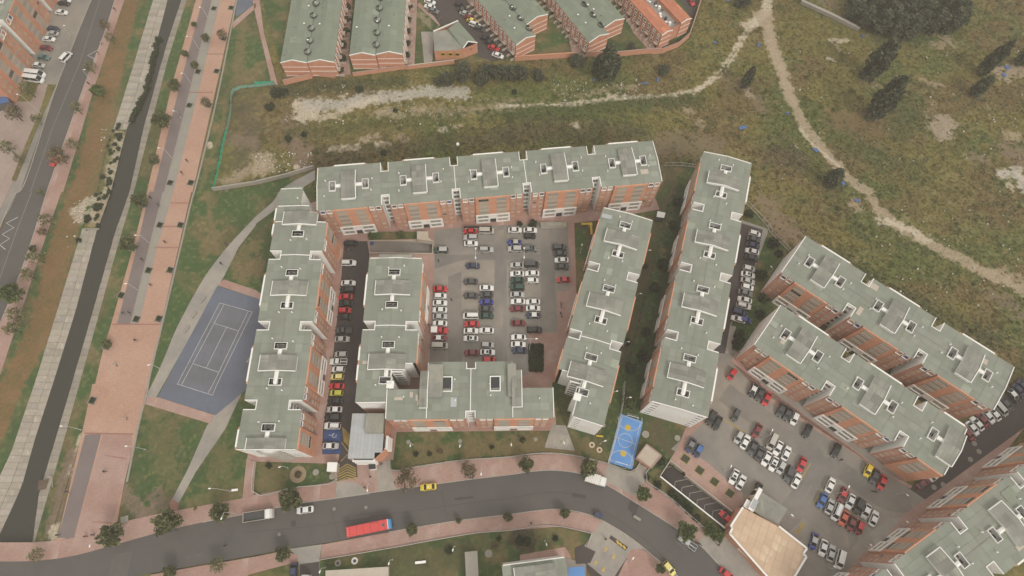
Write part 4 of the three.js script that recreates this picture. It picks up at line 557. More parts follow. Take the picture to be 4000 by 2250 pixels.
{ // long block across the top of the estate
  const m = [[0, 18.6], [20.7, 39.3], [41.4, 60.3], [62.4, 81.1], [83.2, 101.7]];
  block({ label: 'longest block, five bays wide, closing the courtyard towards the dirt track', x0: -54.7, z0: -94.4, dx: 101.7, dz: -10.9, pieces: run(m, { long: 0 }, { endA: 'white', endAW: [2.8] }, { endB: 'white' }), notches: gaps(m, [1, 2]), front: 'full', back: 'hidden', patches: [[14, 3.5, 2.2, 1.4, 'roofold'], [97, 3.6, 2.4, 1.6, 'cream'], [70, -3, 2.4, 1.8, 'roofold'], [92, -4, 8, 3, 'kroof']] });
}
{ // left long block
  const p = [{ s0: -1.2, s1: 4.6, t0: .9, c: 9.1, lo: -1.2, hi: 19.1, front: 'bay', back: 'white', endA: 'white', sub: 1 }, { s0: 4.6, s1: 9.7, t0: -1.9, c: 9.1, lo: -1.2, hi: 19.1, front: 'bay', back: 'white', endA: 'white' }, { s0: 9.7, s1: 19.1, c: 9.1, lo: 0, hi: 19.1, front: 'bay', back: 'bay', endA: 'white', sub: 1 },
    ...run([[21.5, 40], [42.2, 61.1]]), { s0: 63.3, s1: 73.2, c: 72.8, lo: 63.3, hi: 73.2, front: 'bay', back: 'bay', endB: 'white', endBW: [-6.2, -5, -4, 4, 5, 6.2] }];
  const B = block({ label: 'long block between the tennis court and the narrow car lane', x0: -58.15, z0: -93, dx: 0, dz: 1, pieces: p, notches: gaps([[0, 19.1], [21.5, 40], [42.2, 61.1], [63.3, 73.2]], [0]), front: 'hidden', back: 'full', noWell: [4.25], patches: [[52.4, 3.6, 2.4, 1.1], [51.2, -3.2, 3.6, 1.6], [9, 4.5, 2.6, .5], [1, 3, 6, 5, 'kroof']] });
  // bowed balconies on the south end
  for (let f = 0; f < 6; f++) { const g = new THREE.CylinderGeometry(5.2, 5.2, .9, 20, 1, true, -1.0, 2.0), m = part('bowed_balcony', g, MAT.cream, B); m.rotation.y = Math.PI / 2; m.position.set(69.1, f * FL + .6, 0); const s = new THREE.Shape(); s.absarc(0, 0, 5.15, -1, 1, false); const sl = new THREE.ExtrudeGeometry(s, { depth: .15, bevelEnabled: false }); sl.rotateX(Math.PI / 2); const b = part('balcony_floor', sl, MAT.white, m); b.rotation.y = -Math.PI / 2; b.position.y = -.4; }
}
{ // short block on the left of the central car park
  const p = [{ s0: 0, s1: 18.8, c: 9.4, lo: 0, hi: 18.8, front: 'bay', back: 'bay', endA: 'white' }, { s0: 21, s1: 30, c: 30.2, lo: 21, hi: 40.5, front: 'bay', back: 'bay' }, { s0: 30, s1: 40.5, t0: -.4, c: 30.2, lo: 21, hi: 40.5, sub: 1, front: 'bay', back: 'white', endB: 'white' }];
  const B = block({ label: 'shorter block between the narrow car lane and the central car park', x0: -30.1, z0: -72, dx: 0, dz: 1, pieces: p, notches: gaps([[0, 18.8], [21, 40.5]], [0]), front: 'hidden', back: 'full', patches: [[30, 5.4, .9, 2.2]] });
  part('porch_roof', new MB().box(-1, -.02, H - .6, H + .9, -4.6, 4.6).geo(), MAT.roofold, B);
  whiteTower(B, 30.2, 40, -1.2, -6.6, -1);
}
{ // right inner block
  const p = [...run([[0, 18.2], [20.4, 39]], {}, { endA: 'white' }), { s0: 41.2, s1: 50.5, c: 50, lo: 41.2, hi: 61.5, front: 'bay', back: 'bay' }, { s0: 50.5, s1: 61.5, t1: .6, c: 50, lo: 41.2, hi: 61.5, sub: 1, front: 'white', back: 'bay', endB: 'white', endBW: [-.9] }];
  const B = block({ label: 'slanting block between the central car park and the planted strip', x0: 36.2, z0: -86.7, dx: -17.6, dz: 58.4, pieces: p, notches: gaps([[0, 18.2], [20.4, 39], [41.2, 61.5]], [1]), front: 'full', back: 'full', patches: [[2.6, 5.8, 1.4, 3, 'sheetMetal']] });
  whiteTower(B, 50.5, 61.2, .8, 6.4, 1);
}
{ // outer right long block
  const m = [[0, 18.7], [20.9, 39], [41.2, 59.8], [62, 79.9]];
  block({ label: 'long slanting block between the planted strip and the side car park', x0: 68.05, z0: -106.6, dx: -22.9, dz: 76.5, pieces: run(m, { flip: 0 }, { endA: 'white' }, { endB: 'white', endBW: [-5.9, 5.5] }), notches: gaps(m), front: 'full', back: 'hidden' });
}
{ // right-hand pair
  const m = [[0, 18.9], [21.1, 39.8], [42, 61.7]];
  block({ label: 'upper of the two parallel blocks beside the overgrown field', x0: 82.5, z0: -74.2, dx: .783, dz: .622, pieces: run(m, { long: 0 }, { endA: 'white', endAW: [1, 3.4, 5.6] }, { endB: 'white' }), notches: gaps(m), front: 'full', back: 'hidden', patches: [[22, -5, 3, 2, 'cream'], [22.4, 4.2, 1.2, 2.6, 'cream'], [54, -3.6, 3.2, 1.8, 'cream'], [8, -2, 1.4, 1, 'cream']] });
  const n = [[0, 19.8], [22, 40.3], [42.5, 53.5]];
  block({ label: 'lower of the two parallel blocks, facing the large car park', x0: 71.6, z0: -53.0, dx: .783, dz: .622, pieces: [...run([n[0], n[1]], { long: 0 }, { endA: 'white', endAW: [1, 3.4, 5.6] }), { s0: n[2][0], s1: n[2][1], c: 51.8, lo: 42.5, hi: 53.5, front: 'bay', back: 'bay', endB: 'white' }], notches: gaps(n), front: 'full', back: 'hidden', patches: [[5.5, 1.5, 1.2, 2.2, 'cream']] });
  const h = [[-20.6, -2.2], [0, 18.4], [20.6, 39], [41.2, 59.6], [61.8, 80.2]];
  block({ label: 'block in the bottom right corner with white portals along the car park', x0: 143.2 + 3.6, z0: -23.9 + 6.25, dx: -.866, dz: .5, pieces: run(h, { flip: 1, long: 0 }, { endA: 'white' }, { endB: 'white' }), notches: gaps(h), front: 'full', back: 'hidden', patches: [[24, 4.6, 3.4, 2.4, 'kroof'], [31, -5, 2, 1.4, 'cream']] });
}
{ // low-front block facing the street
  const p = [{ s0: 0, s1: 10.2, t0: -.2, nw: 1, c: 10.6, lo: 0, hi: 20.2, front: 'bay', fr: [0, 20.2], endA: 'white', back: 'white', endAW: [2, 4, 6] }, { s0: 10.2, s1: 20.2, c: 10.6, lo: 10.2, hi: 20.2, sub: 1, front: '', back: 'white', endA: 'white' },
    { s0: 22.4, s1: 32, c: 32.6, lo: 22.4, hi: 32, sub: 1, front: '', back: 'white', endB: 'white' }, { s0: 32, s1: 42.4, t0: -.2, nw: 1, c: 32.4, lo: 32, hi: 42.4, front: 'bay', fr: [22.4, 42.4], endB: 'white', back: 'white' }];
  for (const q of p) delete q.c0;
  const B = block({ label: 'wide block facing the street lawn, between two slanted white stair towers', x0: -29.5, z0: -34.6, dx: 42.4, dz: -.6, pieces: p.map(q => ({ ...q, lo: q.s0, hi: q.s1 })), notches: [{ s0: 20.2, s1: 22.4, d: 1.6, joint: true }], front: 'full', back: 'hidden', noWell: [], patches: [[17, 3.2, 1.6, 2.4, 'sheetMetal'], [8.5, 3.2, 1.5, 1.4, 'cream'], [3, 2.2, 2.2, .8], [6.2, 1.2, .8, 1.4], [7.6, 2, .6, 1.6], [9.6, 1.8, 1.2, 1.1]] });
  for (const [s, t, w] of [[15.2, -1.4, 0], [27.6, -1.4, 0]]) { const q = new MB(), y = roofY(t) + .35; q.box(s - 1.4, s + 1.4, y - .5, y, t - 2, t + 2); const g = part('light_well', new MB().box(s - 1.4, s - 1.15, H, y, t - 2, t + 2).box(s + 1.15, s + 1.4, H, y, t - 2, t + 2).box(s - 1.15, s + 1.15, H, y, t - 2, t - 1.75).box(s - 1.15, s + 1.15, H, y, t + 1.75, t + 2).geo(), MAT.white, B); part('well_floor', boxGeo(s - 1.15, s + 1.15, roofY(t) + .04, roofY(t) + .1, t - 1.75, t + 1.75), MAT.glassDark, g); }  // no open shaft here: a dark plate at roof level stands for its shade
  for (const [a, b] of [[10.4, 14.2], [28.6 + 2.2, 33]]) part('raised_roof', new MB().box(a, b, H, roofY(-1) + .8, -6.5, 2.1).geo(), MAT.roofold, B);
}
// white stair tower with slit windows, standing where the corner of a block is cut away
function whiteTower(B, s0, s1, ta, tb, sg) {
  const W = (a, b) => new MB().quad([a[0], 0, a[1]], [b[0], 0, b[1]], [b[0], H + .5, b[1]], [a[0], H + .5, a[1]]).geo(), tm = ta + (tb - ta) * .52, d = 2.3;
  const t = part('stair_tower', W([s0 + .06, tb], [s0 + .06, tm]), MAT.white, B); part('tower_wall', W([s0 + .06, tm], [s0 + d, tm]), MAT.white, t); part('tower_wall', W([s0 + d, tm], [s0 + d, ta]), MAT.white, t);
  part('tower_roof', sheetGeo([[s0, ta], [s0, tm], [s0 + d, tm], [s0 + d, ta]], H + .1), MAT.roofold, t); const cp = new MB(), y = H + .55; cp.box(s0 - .1, s0 + .16, y - .2, y, tb, tm).box(s0 + d - .22, s0 + d + .04, y - .2, y, tm, ta).box(s0, s1, y - .25, y - .02, ta - .16, ta + .16); part('coping', cp.geo(), MAT.white, t);
  for (let f = 0; f < 6; f++) part('slit_window', new MB().box(s0 + d, s0 + d + .05, f * FL + 1.3, f * FL + 1.95, tm + (ta - tm) * .15, tm + (ta - tm) * .85).geo(), MAT.glassDark, t);
  const e = s0 + d + 2.6, b = part('stair_shaft', new MB().box(e, e + 1.8, 0, H + .9, ta - sg * .3, ta + sg * .9).geo(), MAT.white, t); part('shaft_lid', new MB().box(e - .1, e + 1.9, H + .9, H + 1.05, ta - sg * .9, ta + sg * 1.0).geo(), MAT.white, b);
}
// ---------------------------------------------------------------- other buildings
const kRoofMat = MAT.kroof.clone(); kRoofMat.vertexColors = true; const tRoofMat = MAT.tileroof.clone(); tRoofMat.vertexColors = true;
function rowhouse(label, px, v, gables, L, { eave = 6.6, rise = 1.3, winSide = 1, roof = kRoofMat, vents = true, group, yard = 0 } = {}) {
  v = nrm(v); const a = G(...px, eave), B = thing('row_house_block', label, 'row houses', [a[0], 0, a[1]], yaw(...v), group);
  const zs = gables.flatMap(g => [g.z0, g.z1]), zmin = Math.min(...zs), zmax = Math.max(...zs);
  for (const g of gables) {
    const { z0, z1, x0 } = g, zm = (z0 + z1) / 2, ry = z => eave + .1 + rise * (1 - Math.abs(z - zm) / ((z1 - z0) / 2)), w = new MB();
    w.quad([x0, 0, z0], [x0, 0, z1], [x0, eave, z1], [x0, eave, z0]); w.tri([x0, eave, z0], [x0, eave, z1], [x0, ry(zm), zm], [0, 0], [z1 - z0, 0], [(z1 - z0) / 2, 1]); part('gable_wall', w.geo(), MAT.kbrick, B);
    const b = new MB(); for (const y of [.45, 2.5, 4.6]) b.box(x0 - .09, x0 - .003, y, y + .16, z0 + .1, z1 - .1); b.bar([x0 - .06, ry(z0) + .06, z0], [x0 - .06, ry(zm) + .06, zm], .24, .26).bar([x0 - .06, ry(zm) + .06, zm], [x0 - .06, ry(z1) + .06, z1], .24, .26); part('white_band', b.geo(), MAT.white, B);
    const s = new MB(); for (const z of [z0, z1]) s.quad([x0, 0, z], [L, 0, z], [L, eave, z], [x0, eave, z]); part('side_wall', s.geo(), MAT.kbrick, B);
    for (const [za, zb] of [[z0, zm], [zm, z1]]) { const m = new MB(), n = 2, dz = (zb - za) / n; for (let r = 0; r < n; r++) for (let x = x0; x < L; x += 2.6) { const t = rr(.93, 1.07) * (rnd() < .03 ? rr(1.1, 1.3) : 1), p = za + r * dz, q = p + dz, x1 = Math.min(L, x + 2.58), j = rr(-.012, .012); m.col = [t, t, t]; const lowFirst = Math.abs(p - zm) > Math.abs(q - zm), yp = ry(p) + (lowFirst ? .06 : .02) + j, yq = ry(q) + (lowFirst ? .02 : .06) + j; m.quad([x, yp, p], [x1, yp, p], [x1, yq, q], [x, yq, q]); } part('roof', m.geo(), roof, B); }
  }
  // windows along the side that shows
  const z = winSide > 0 ? zmax : zmin, xs = Math.min(...gables.map(g => g.x0)); for (let x = xs + 1.4, k = 0; x < Math.min(L, xs + 34); x += 2.75, k++) for (let f = 0; f < 3; f++) { if (k % 2 === 0 && f === 0) { const d = part('door', boxGeo(-.45, .45, 0, 2.05, 0, .06), MAT.glassDark, B); d.position.set(x, 0, z + winSide * .004); d.rotation.y = winSide > 0 ? 0 : Math.PI; } else addWindow(B, x, f * 2.15 + 1.35, z, winSide, 1.1, 1.0, { fw: .1, depth: .12, glass: rnd() < .6 ? MAT.glassGrey : pane() }); }
  for (let x = xs + 1.4; x < Math.min(L, xs + 34); x += 5.5) { part('porch', new MB().box(x - .9, x + .9, 2.15, 2.3, z, z + winSide * .9).box(x - 1.3, x - 1.15, 0, 1.1, z, z + winSide * 2.2).box(x + 1.15, x + 1.3, 0, 1.1, z, z + winSide * 2.2).geo(), MAT.cream, B); }
  if (vents && gables.length > 1) { const zv = gables[0].z1; part('valley_gutter', boxGeo(Math.max(...gables.map(g => g.x0)), L, eave - .1, eave + .12, zv - .05, zv + .3), MAT.darkMetal, B); for (let x = 4; x < Math.min(L, 36); x += 5.6) { const t = part('roof_vent', new THREE.CylinderGeometry(1.2, 1.3, 1.0, 14, 1, true).translate(0, .45, 0), MAT.darkMetal, B); t.position.set(x + rr(-.4, .4), eave + .1, zv + rr(-.3, .3)); part('vent_cap', new THREE.SphereGeometry(1.22, 12, 6, 0, 3, .2, 1.2).scale(1, .5, 1).translate(0, .75, 0), MAT.kroof, t); if (rnd() < .55) { const d = part('satellite_dish', new THREE.SphereGeometry(.42, 10, 6, 0, 6.3, 0, 1.1).scale(1, .5, 1), MAT.white, B); d.position.set(x + rr(-1, 1), eave + 1.1, zv + rr(-.5, .5)); d.rotation.x = rr(-.5, .5); } }
    for (let k = 0; k < 9; k++) { const g = gables[k & 1], q = rr(g.z0 + 1, g.z1 - 1), zm = (g.z0 + g.z1) / 2, d = part('roof_vent', k % 3 ? new THREE.CylinderGeometry(.22, .26, .6, 8).translate(0, .3, 0) : new THREE.SphereGeometry(.4, 10, 6, 0, 6.3, 0, 1.1).scale(1, .6, 1).translate(0, .3, 0), k % 3 ? MAT.roofold : MAT.white, B); d.position.set(rr(g.x0 + 3, Math.min(L, 30)), eave + .1 + rise * (1 - Math.abs(q - zm) / ((g.z1 - g.z0) / 2)), q); } }
  return B;
}
rowhouse('twin gabled green roofed row houses, leftmost of the north estate', [1, 0, 185, 475], [-.01, -1], [{ z0: 0, z1: 8.9, x0: 0 }, { z0: 9.1, z1: 18.2, x0: .2 }], 52, { group: 'row houses of the north estate' });
rowhouse('twin gabled green roofed row houses, second from the left in the north estate', [1, 0, 705, 420], [-.02, -1], [{ z0: 0, z1: 8.9, x0: 0 }, { z0: 9.1, z1: 18.2, x0: .4 }], 52, { group: 'row houses of the north estate' });
rowhouse('slanting green roofed row houses with stepped gables, right of the hexagonal hall', [2, 0, 30, 345], [-.545, -.838], [{ z0: 0, z1: 8.2, x0: 0 }, { z0: 8.4, z1: 17.6, x0: 6 }], 52, { winSide: -1, group: 'row houses of the north estate' });
rowhouse('slanting green roofed row houses with a pale sheet near their end', [2, 0, 580, 325], [-.50, -.866], [{ z0: 0, z1: 8.3, x0: 0 }, { z0: 8.5, z1: 17.2, x0: 3.2 }], 52, { winSide: -1, group: 'row houses of the north estate' });
{ const B = rowhouse('row houses with orange tile roofs round an open trough', [2, 0, 1130, 270], [-.52, -.854], [{ z0: 0, z1: 4.8, x0: 0 }, { z0: 9.4, z1: 14.0, x0: 1 }], 40, { winSide: -1, roof: tRoofMat, rise: .7, vents: false, group: 'row houses of the north estate' });
  part('patio_deck', boxGeo(1.4, 40, 5.2, 5.35, 4.85, 9.35), MAT.concrete, B); part('gable_wall', new MB().quad([1.3, 0, 4.8], [1.3, 0, 9.4], [1.3, 6.4, 9.4], [1.3, 6.4, 4.8]).geo(), MAT.kbrick, B); for (let k = 0; k < 16; k++) { const d = part('water_tank', k % 2 ? new THREE.CylinderGeometry(.5, .55, 1.1, 12) : new THREE.SphereGeometry(.5, 10, 6, 0, 6.3, 0, 1.2).scale(1, .6, 1), k % 3 ? MAT.white : MAT.darkMetal, B); d.position.set(2.5 + k * 1.3 + rr(-.4, .4), 5.85, 7.1 + rr(-1.6, 1.6)); } }
{ // small hall with two roof slopes and a flat court
  const e = 4.6, q = [[1340, 240], [1525, 160], [1670, 325], [1565, 365], [1500, 380], [1345, 385]].map(p => G(1, 0, ...p, e)), c = [q[0][0], q[0][1]], B = thing('community_hall', 'small brick hall with folded green roof beside the north car park', 'hall', [c[0], 0, c[1]]), r = q.map(p => [p[0] - c[0], p[1] - c[1]]);
  const w = new MB(); for (let i = 0; i < r.length; i++) { const a = r[i], b = r[(i + 1) % r.length]; w.quad([a[0], 0, a[1]], [b[0], 0, b[1]], [b[0], e, b[1]], [a[0], e, a[1]]); } part('wall', w.geo(), MAT.kbrick, B);
  const top = G(1, 0, 1600, 315, e + 1.2), t = [top[0] - c[0], top[1] - c[1]], rb = G(1, 0, 1455, 215, e + 1.2), R0 = [rb[0] - c[0], rb[1] - c[1]], m = new MB(), P3 = (p, y) => [p[0], y, p[1]];
  m.quad(P3(R0, e + 1.3), P3(t, e + 1.3), P3(r[2], e + .1), P3(r[1], e + .1)); m.quad(P3(R0, e + 1.3), P3(t, e + 1.3), P3(r[3], e + .1), P3([r[0][0] + 4.5, r[0][1] - 1], e + .1)); part('roof', m.geo(), MAT.kroof, B); part('flat_roof', sheetGeo([r[0], [r[0][0] + 4.5, r[0][1] - 1], r[3], r[4], r[5]], e + .02), MAT.roofold, B);
  const cp = new MB(); cp.bar(P3(r[0], e + .2), P3(r[1], e + .2), .35, .35).bar(P3(r[2], e + .15), P3(t, e + 1.35), .3, .3).bar(P3(t, e + 1.35), P3(r[3], e + .15), .3, .3); part('coping', cp.geo(), MAT.white, B);
  for (const [x, y] of [[1410, 410], [1467, 410], [1520, 405]]) { const p = G(1, 0, x, y, e - 1.1), g = addWindow(B, p[0] - c[0], e - 1.5, r[5][1] + (r[4][1] - r[5][1]) * .5 + .12, 1, 1.2, 1.2, { fw: .16, depth: .2, frame: MAT.yellow, glass: MAT.glassDark }); }
  addWindow(B, (r[2][0] + r[3][0]) / 2, 3.2, (r[2][1] + r[3][1]) / 2 + .05, 1, .7, .7, { frame: MAT.kbrick, glass: MAT.glassDark, turn: -.48 });
}
// block at the far left with its pale orange front to the avenue
{ const m = [[0, 18.4], [20.4, 39], [41.2, 60.5]]; block({ label: 'pale orange block in the top left corner facing the avenue car park', x0: -173.3, z0: -197, dx: 0, dz: 1, pieces: run(m, { pale: 1 }, { endA: 'white' }, { endB: 'kbrick' }), notches: gaps(m), front: 'hidden', back: 'full' }); }
{ const a = G(1, 2, 1828, 1372, H), b = G(2, 2, 402, 1305, H), d = nrm([b[0] - a[0], b[1] - a[1]]), c = [(a[0] + b[0]) / 2 + .4, (a[1] + b[1]) / 2]; block({ label: 'block cut off by the bottom edge, with grey roof and white end parapet', x0: c[0], z0: c[1], dx: -d[1], dz: d[0], pieces: [{ s0: 0, s1: 3.2, t0: -7.2, t1: 7.2, c: 3, lo: 0, hi: 18, front: 'brick', back: 'brick', endA: 'white' }, { s0: 3.2, s1: 18, c: 3, lo: 0, hi: 18, sub: 1, front: 'brick', back: 'brick', endB: 'white' }], notches: [], front: 'hidden', back: 'hidden' }); }
{ // gatehouse
  const B = thing('gatehouse', 'grey metal roofed gatehouse with white window bands at the street entrance', 'gatehouse', [-35.2, 0, -24.2]), w = new MB(), e = 8; const c = [[-4.3, -5.7], [4.4, -5.7], [4.6, 3.6], [2.6, 5.6], [-2.6, 5.8], [-4.3, 5.2]];
  for (let i = 0; i < c.length; i++) { const a = c[i], b = c[(i + 1) % c.length]; w.quad([a[0], 0, a[1]], [b[0], 0, b[1]], [b[0], e, b[1]], [a[0], e, a[1]]); } part('wall', w.geo(), MAT.orange, B);
  const bl = MAT.sheetMetal.clone(); bl.vertexColors = true; for (let k = 0; k < 9; k++) { const m = new MB(), x = -4.4 + k * .97, t = rr(.93, 1.05); m.col = [t, t, t]; m.box(x, x + .95, e + .05, e + .13 + (k & 1) * .03, -5.8, k > 6 ? 4.2 : 5.7); part('roof_sheet', m.geo(), bl, B); }
  part('upper_room', new MB().box(-.4, 4.3, e + .1, e + 1.5, -5.6, -.6).geo(), MAT.roofold, B);
  for (let f = 0; f < 3; f++) { const y = 1.6 + f * 2.3; part('window_band', new MB().box(-3.2 - f * .1, 2.2 + f * .1, y, y + .9, 5.7, 6.6 - f * .1).geo(), MAT.white, B); part('window_band', new MB().box(4.5, 5.6 - f * .1, y, y + .9, -.2, 3.2).geo(), MAT.white, B); part('pane', boxGeo(-3, 2, y + .9, y + 1.6, 5.7, 6.0), MAT.glassDark, B); part('pane', boxGeo(4.5, 4.8, y + .9, y + 1.6, 0, 3), MAT.glassDark, B); }
}
{ // peach roofed hall by the large car park
  const h = 4.6, rp = [T(2, 2, 1740, 930), [3041, 2056], T(3, 2, 290, 1240), T(3, 2, 262, 1282), T(3, 2, 287, 1302), T(3, 2, 150, 1530), T(3, 2, 60, 1530), T(2, 2, 1640, 1130), T(2, 2, 1662, 1085), T(2, 2, 1648, 1072)].map(p => at(...p, h)), c = rp[0], r = rp.map(p => [p[0] - c[0], p[1] - c[1]]);
  const B = thing('peach_roofed_hall', 'low hall with flat peach coloured terrace roof and white coping', 'hall', [c[0], 0, c[1]]), w = new MB(), n = r.length; for (let i = 0; i < n; i++) { const a = r[i], b = r[(i + 1) % n]; w.quad([a[0], 0, a[1]], [b[0], 0, b[1]], [b[0], h + .1, b[1]], [a[0], h + .1, a[1]]); } part('wall', w.geo(), MAT.kbrick, B);
  part('roof_base', sheetGeo(r, h - .14), MAT.softA, B);
  const pm = MAT.peach.clone(); pm.vertexColors = true; const u = nrm([r[1][0] - r[0][0], r[1][1] - r[0][1]]), q = [-u[1], u[0]], xy = (a, b) => [u[0] * a + q[0] * b, u[1] * a + q[1] * b];
  for (let i = -1; i < 12; i++) for (let j = 0; j < 8; j++) { const a = i * 1.9, b = .1 + j * 1.9, cs = [[a, b], [a + 1.82, b], [a + 1.82, b + 1.82], [a, b + 1.82]].map(e => xy(...e)); if (!cs.every(e => inside(e, r))) continue; const m = new MB(), t = rr(.93, 1.06), y = h - .1 + rr(-.006, .006); m.col = [t, t * rr(.98, 1.01), t]; m.quad(...cs.map(e => [e[0], y, e[1]])); part('roof_tile', m.geo(), pm, B); }
  const cp = new MB(); for (let i = 0; i < n; i++) { if (i === 0) continue; const a = r[i], b = r[(i + 1) % n]; cp.bar([a[0], h + .16, a[1]], [b[0], h + .16, b[1]], .42, .5); } part('coping', cp.geo(), MAT.white, B);
  const aw = part('awning', boxGeo(-3.6, 3.6, 2.5, 2.65, -.4, .6), MAT.cream, B), A = G(2, 2, 1800, 1310, 2.6); aw.position.set(A[0] - c[0], 0, A[1] - c[1]); aw.rotation.y = -.72;
}
{ const C = thing('weathered_terrace', 'weathered grey green slab terrace next to the peach roofed hall', 'terrace', [0, 0, 0]), q = [T(2, 2, 1880, 810), T(3, 2, 150, 945), T(3, 2, 85, 1050), T(3, 2, 60, 1075), T(2, 2, 1780, 930), T(2, 2, 1800, 860)].map(p => at(...p, 3.2)); const k = q[0]; C.position.set(k[0], 0, k[1]); const r = q.map(p => [p[0] - k[0], p[1] - k[1]]); part('slab', slabGeo(r, 3.2, .3), MAT.roofold, C); for (const [a, b] of [[0, 1], [1, 2], [5, 0]]) part('wall', new MB().quad([r[a][0], 0, r[a][1]], [r[b][0], 0, r[b][1]], [r[b][0], 2.9, r[b][1]], [r[a][0], 2.9, r[a][1]]).geo(), MAT.kbrick, C);
  const g = G(2, 2, 1830, 870, 4), W = thing('entrance_frame', 'white framed entrance canopy standing over the dark parked car', 'canopy', [g[0], 0, g[1]], .95), m = new MB(); for (const x of [-3, -.8, 1, 3]) m.box(x - .18, x + .18, 0, 4.6, -.3, .3); m.box(-3.2, 3.2, 4.2, 4.7, -.5, .5).box(-3.2, -1, 3.8, 3.9, -1.6, 1.2); part('frame', m.geo(), MAT.white, W); part('canopy_panel', boxGeo(-2.6, 0, 4.71, 4.78, -.3, .9), MAT.sheetMetal, W); }
function shed(name, label, cat, px, h, mat, { wall = MAT.cream, lip } = {}) { const q = px.map(p => at(...p, h)), c = q[0], r = q.map(p => [p[0] - c[0], p[1] - c[1]]), B = thing(name, label, cat, [c[0], 0, c[1]]); part('roof', slabGeo(r, h + .12, .16), mat, B); const w = new MB(), k = [r.reduce((s, p) => s + p[0], 0) / r.length, r.reduce((s, p) => s + p[1], 0) / r.length], I = r.map(p => [k[0] + (p[0] - k[0]) * .96, k[1] + (p[1] - k[1]) * .96]); for (let i = 0; i < r.length; i++) { const a = I[i], b = I[(i + 1) % r.length]; w.quad([a[0], 0, a[1]], [b[0], 0, b[1]], [b[0], h, b[1]], [a[0], h, a[1]]); } part('wall', w.geo(), wall, B); if (lip) { const m = new MB(); for (let i = 0; i < r.length; i++) { const a = r[i], b = r[(i + 1) % r.length]; m.bar([a[0], h + .2, a[1]], [b[0], h + .2, b[1]], .25, .3); } part('coping', m.geo(), lip, B); } return B; }
shed('guard_booth', 'small white guard booth beside the yellow striped entrance', 'booth', [T(1, 2, 540, 590), T(1, 2, 615, 592), T(1, 2, 608, 664), T(1, 2, 534, 660)], 2.8, MAT.white);
shed('refuse_store', 'small pinkish flat roofed store beside the blue futsal court', 'store', [T(2, 2, 1015, 455), T(2, 2, 1128, 540), T(2, 2, 1050, 636), T(2, 2, 940, 555)], 2.9, MAT.cream, { wall: MAT.kbrick, lip: MAT.pink });
shed('utility_booth', 'small white booth at the top of the planted strip', 'booth', [T(2, 1, 1098, 145), T(2, 1, 1158, 158), T(2, 1, 1148, 196), T(2, 1, 1090, 188)], 3, MAT.white, { wall: MAT.glassGrey });
shed('long_shelter', 'long flat concrete shelter at the bottom edge left of the grey shed', 'shelter', [T(1, 2, 525, 1408), T(1, 2, 1000, 1378), T(1, 2, 1000, 1560), T(1, 2, 525, 1590)], 3, MAT.cream);
shed('grey_shed', 'narrow grey roofed shed at the bottom edge beside a lawn', 'shed', [T(1, 2, 1575, 1268), T(1, 2, 1670, 1258), T(1, 2, 1685, 1560), T(1, 2, 1590, 1560)], 3, MAT.greyband);
shed('carport', 'pale carport edge left of the tennis lawn street corner garage lane', 'carport', [T(1, 2, 345, 1440), T(1, 2, 400, 1440), T(1, 2, 400, 1560), T(1, 2, 345, 1560)], 2.6, MAT.sheetMetal, { wall: MAT.cream }).userData.label = 'pale carport at the bottom edge beside the navy car';
shed('ramp_house', 'pale square stair house at the right end of the courtyard ramp', 'stair house', [T(1, 1, 1215, 298), T(1, 1, 1300, 298), T(1, 1, 1300, 340), T(1, 1, 1335, 372), T(1, 1, 1215, 356)], 2.4, MAT.cream);
shed('bin_shelter', 'dark roofed bin shelter between the red parked car and the long block', 'shelter', [T(1, 1, 1570, 258), T(1, 1, 1780, 256), T(1, 1, 1780, 272), T(1, 1, 1570, 274)], 1.6, MAT.glassDark, { wall: MAT.cream });
shed('bin_shelter', 'low grey bin shelter above the right column of parked cars', 'shelter', [T(2, 1, 215, 228), T(2, 1, 410, 228), T(2, 1, 410, 262), T(2, 1, 215, 262)], 1.3, MAT.roofold, { wall: MAT.cream });
shed('bus_shelter', 'dark flat roofed kiosk at the gatehouse steps', 'kiosk', [T(1, 2, 850, 606), T(1, 2, 902, 606), T(1, 2, 904, 640), T(1, 2, 852, 646)], 2.5, MAT.glassDark, { wall: MAT.white });
shed('market_canopy', 'blue canopy at the foot of the pale orange corner block', 'canopy', [T(0, 0, -60, 660), T(0, 0, 20, 700), T(0, 0, 75, 765), T(0, 0, -60, 800)], 3, MAT.tarp, { wall: MAT.glassGrey });
struct('lane', slabGeo(P('22 475 1240 530 1215 630 1265 590 1350 480 1360'), .17, .4), MAT.lane); struct('lane', slabGeo(P('22 650 1250 690 1260 800 1380 900 1449 960 1600 700 1600 570 1400 560 1340'), .06, .4), MAT.lane); struct('estate_paving', slabGeo(P('22 60 1290 400 1230 445 1300 420 1600 60 1600'), .08, .4), MAT.pink); struct('painted_patch', sheetGeo(P('22 425 1385 545 1375 560 1600 420 1600'), .19), MAT.futsal); struct('estate_paving', slabGeo(P('22 410 1310 560 1360 560 1640 405 1640'), .16, .4), MAT.lot);
struct('lane', slabGeo(P('12 330 1360 478 1340 480 1600 330 1600'), .175, .4), MAT.lane);

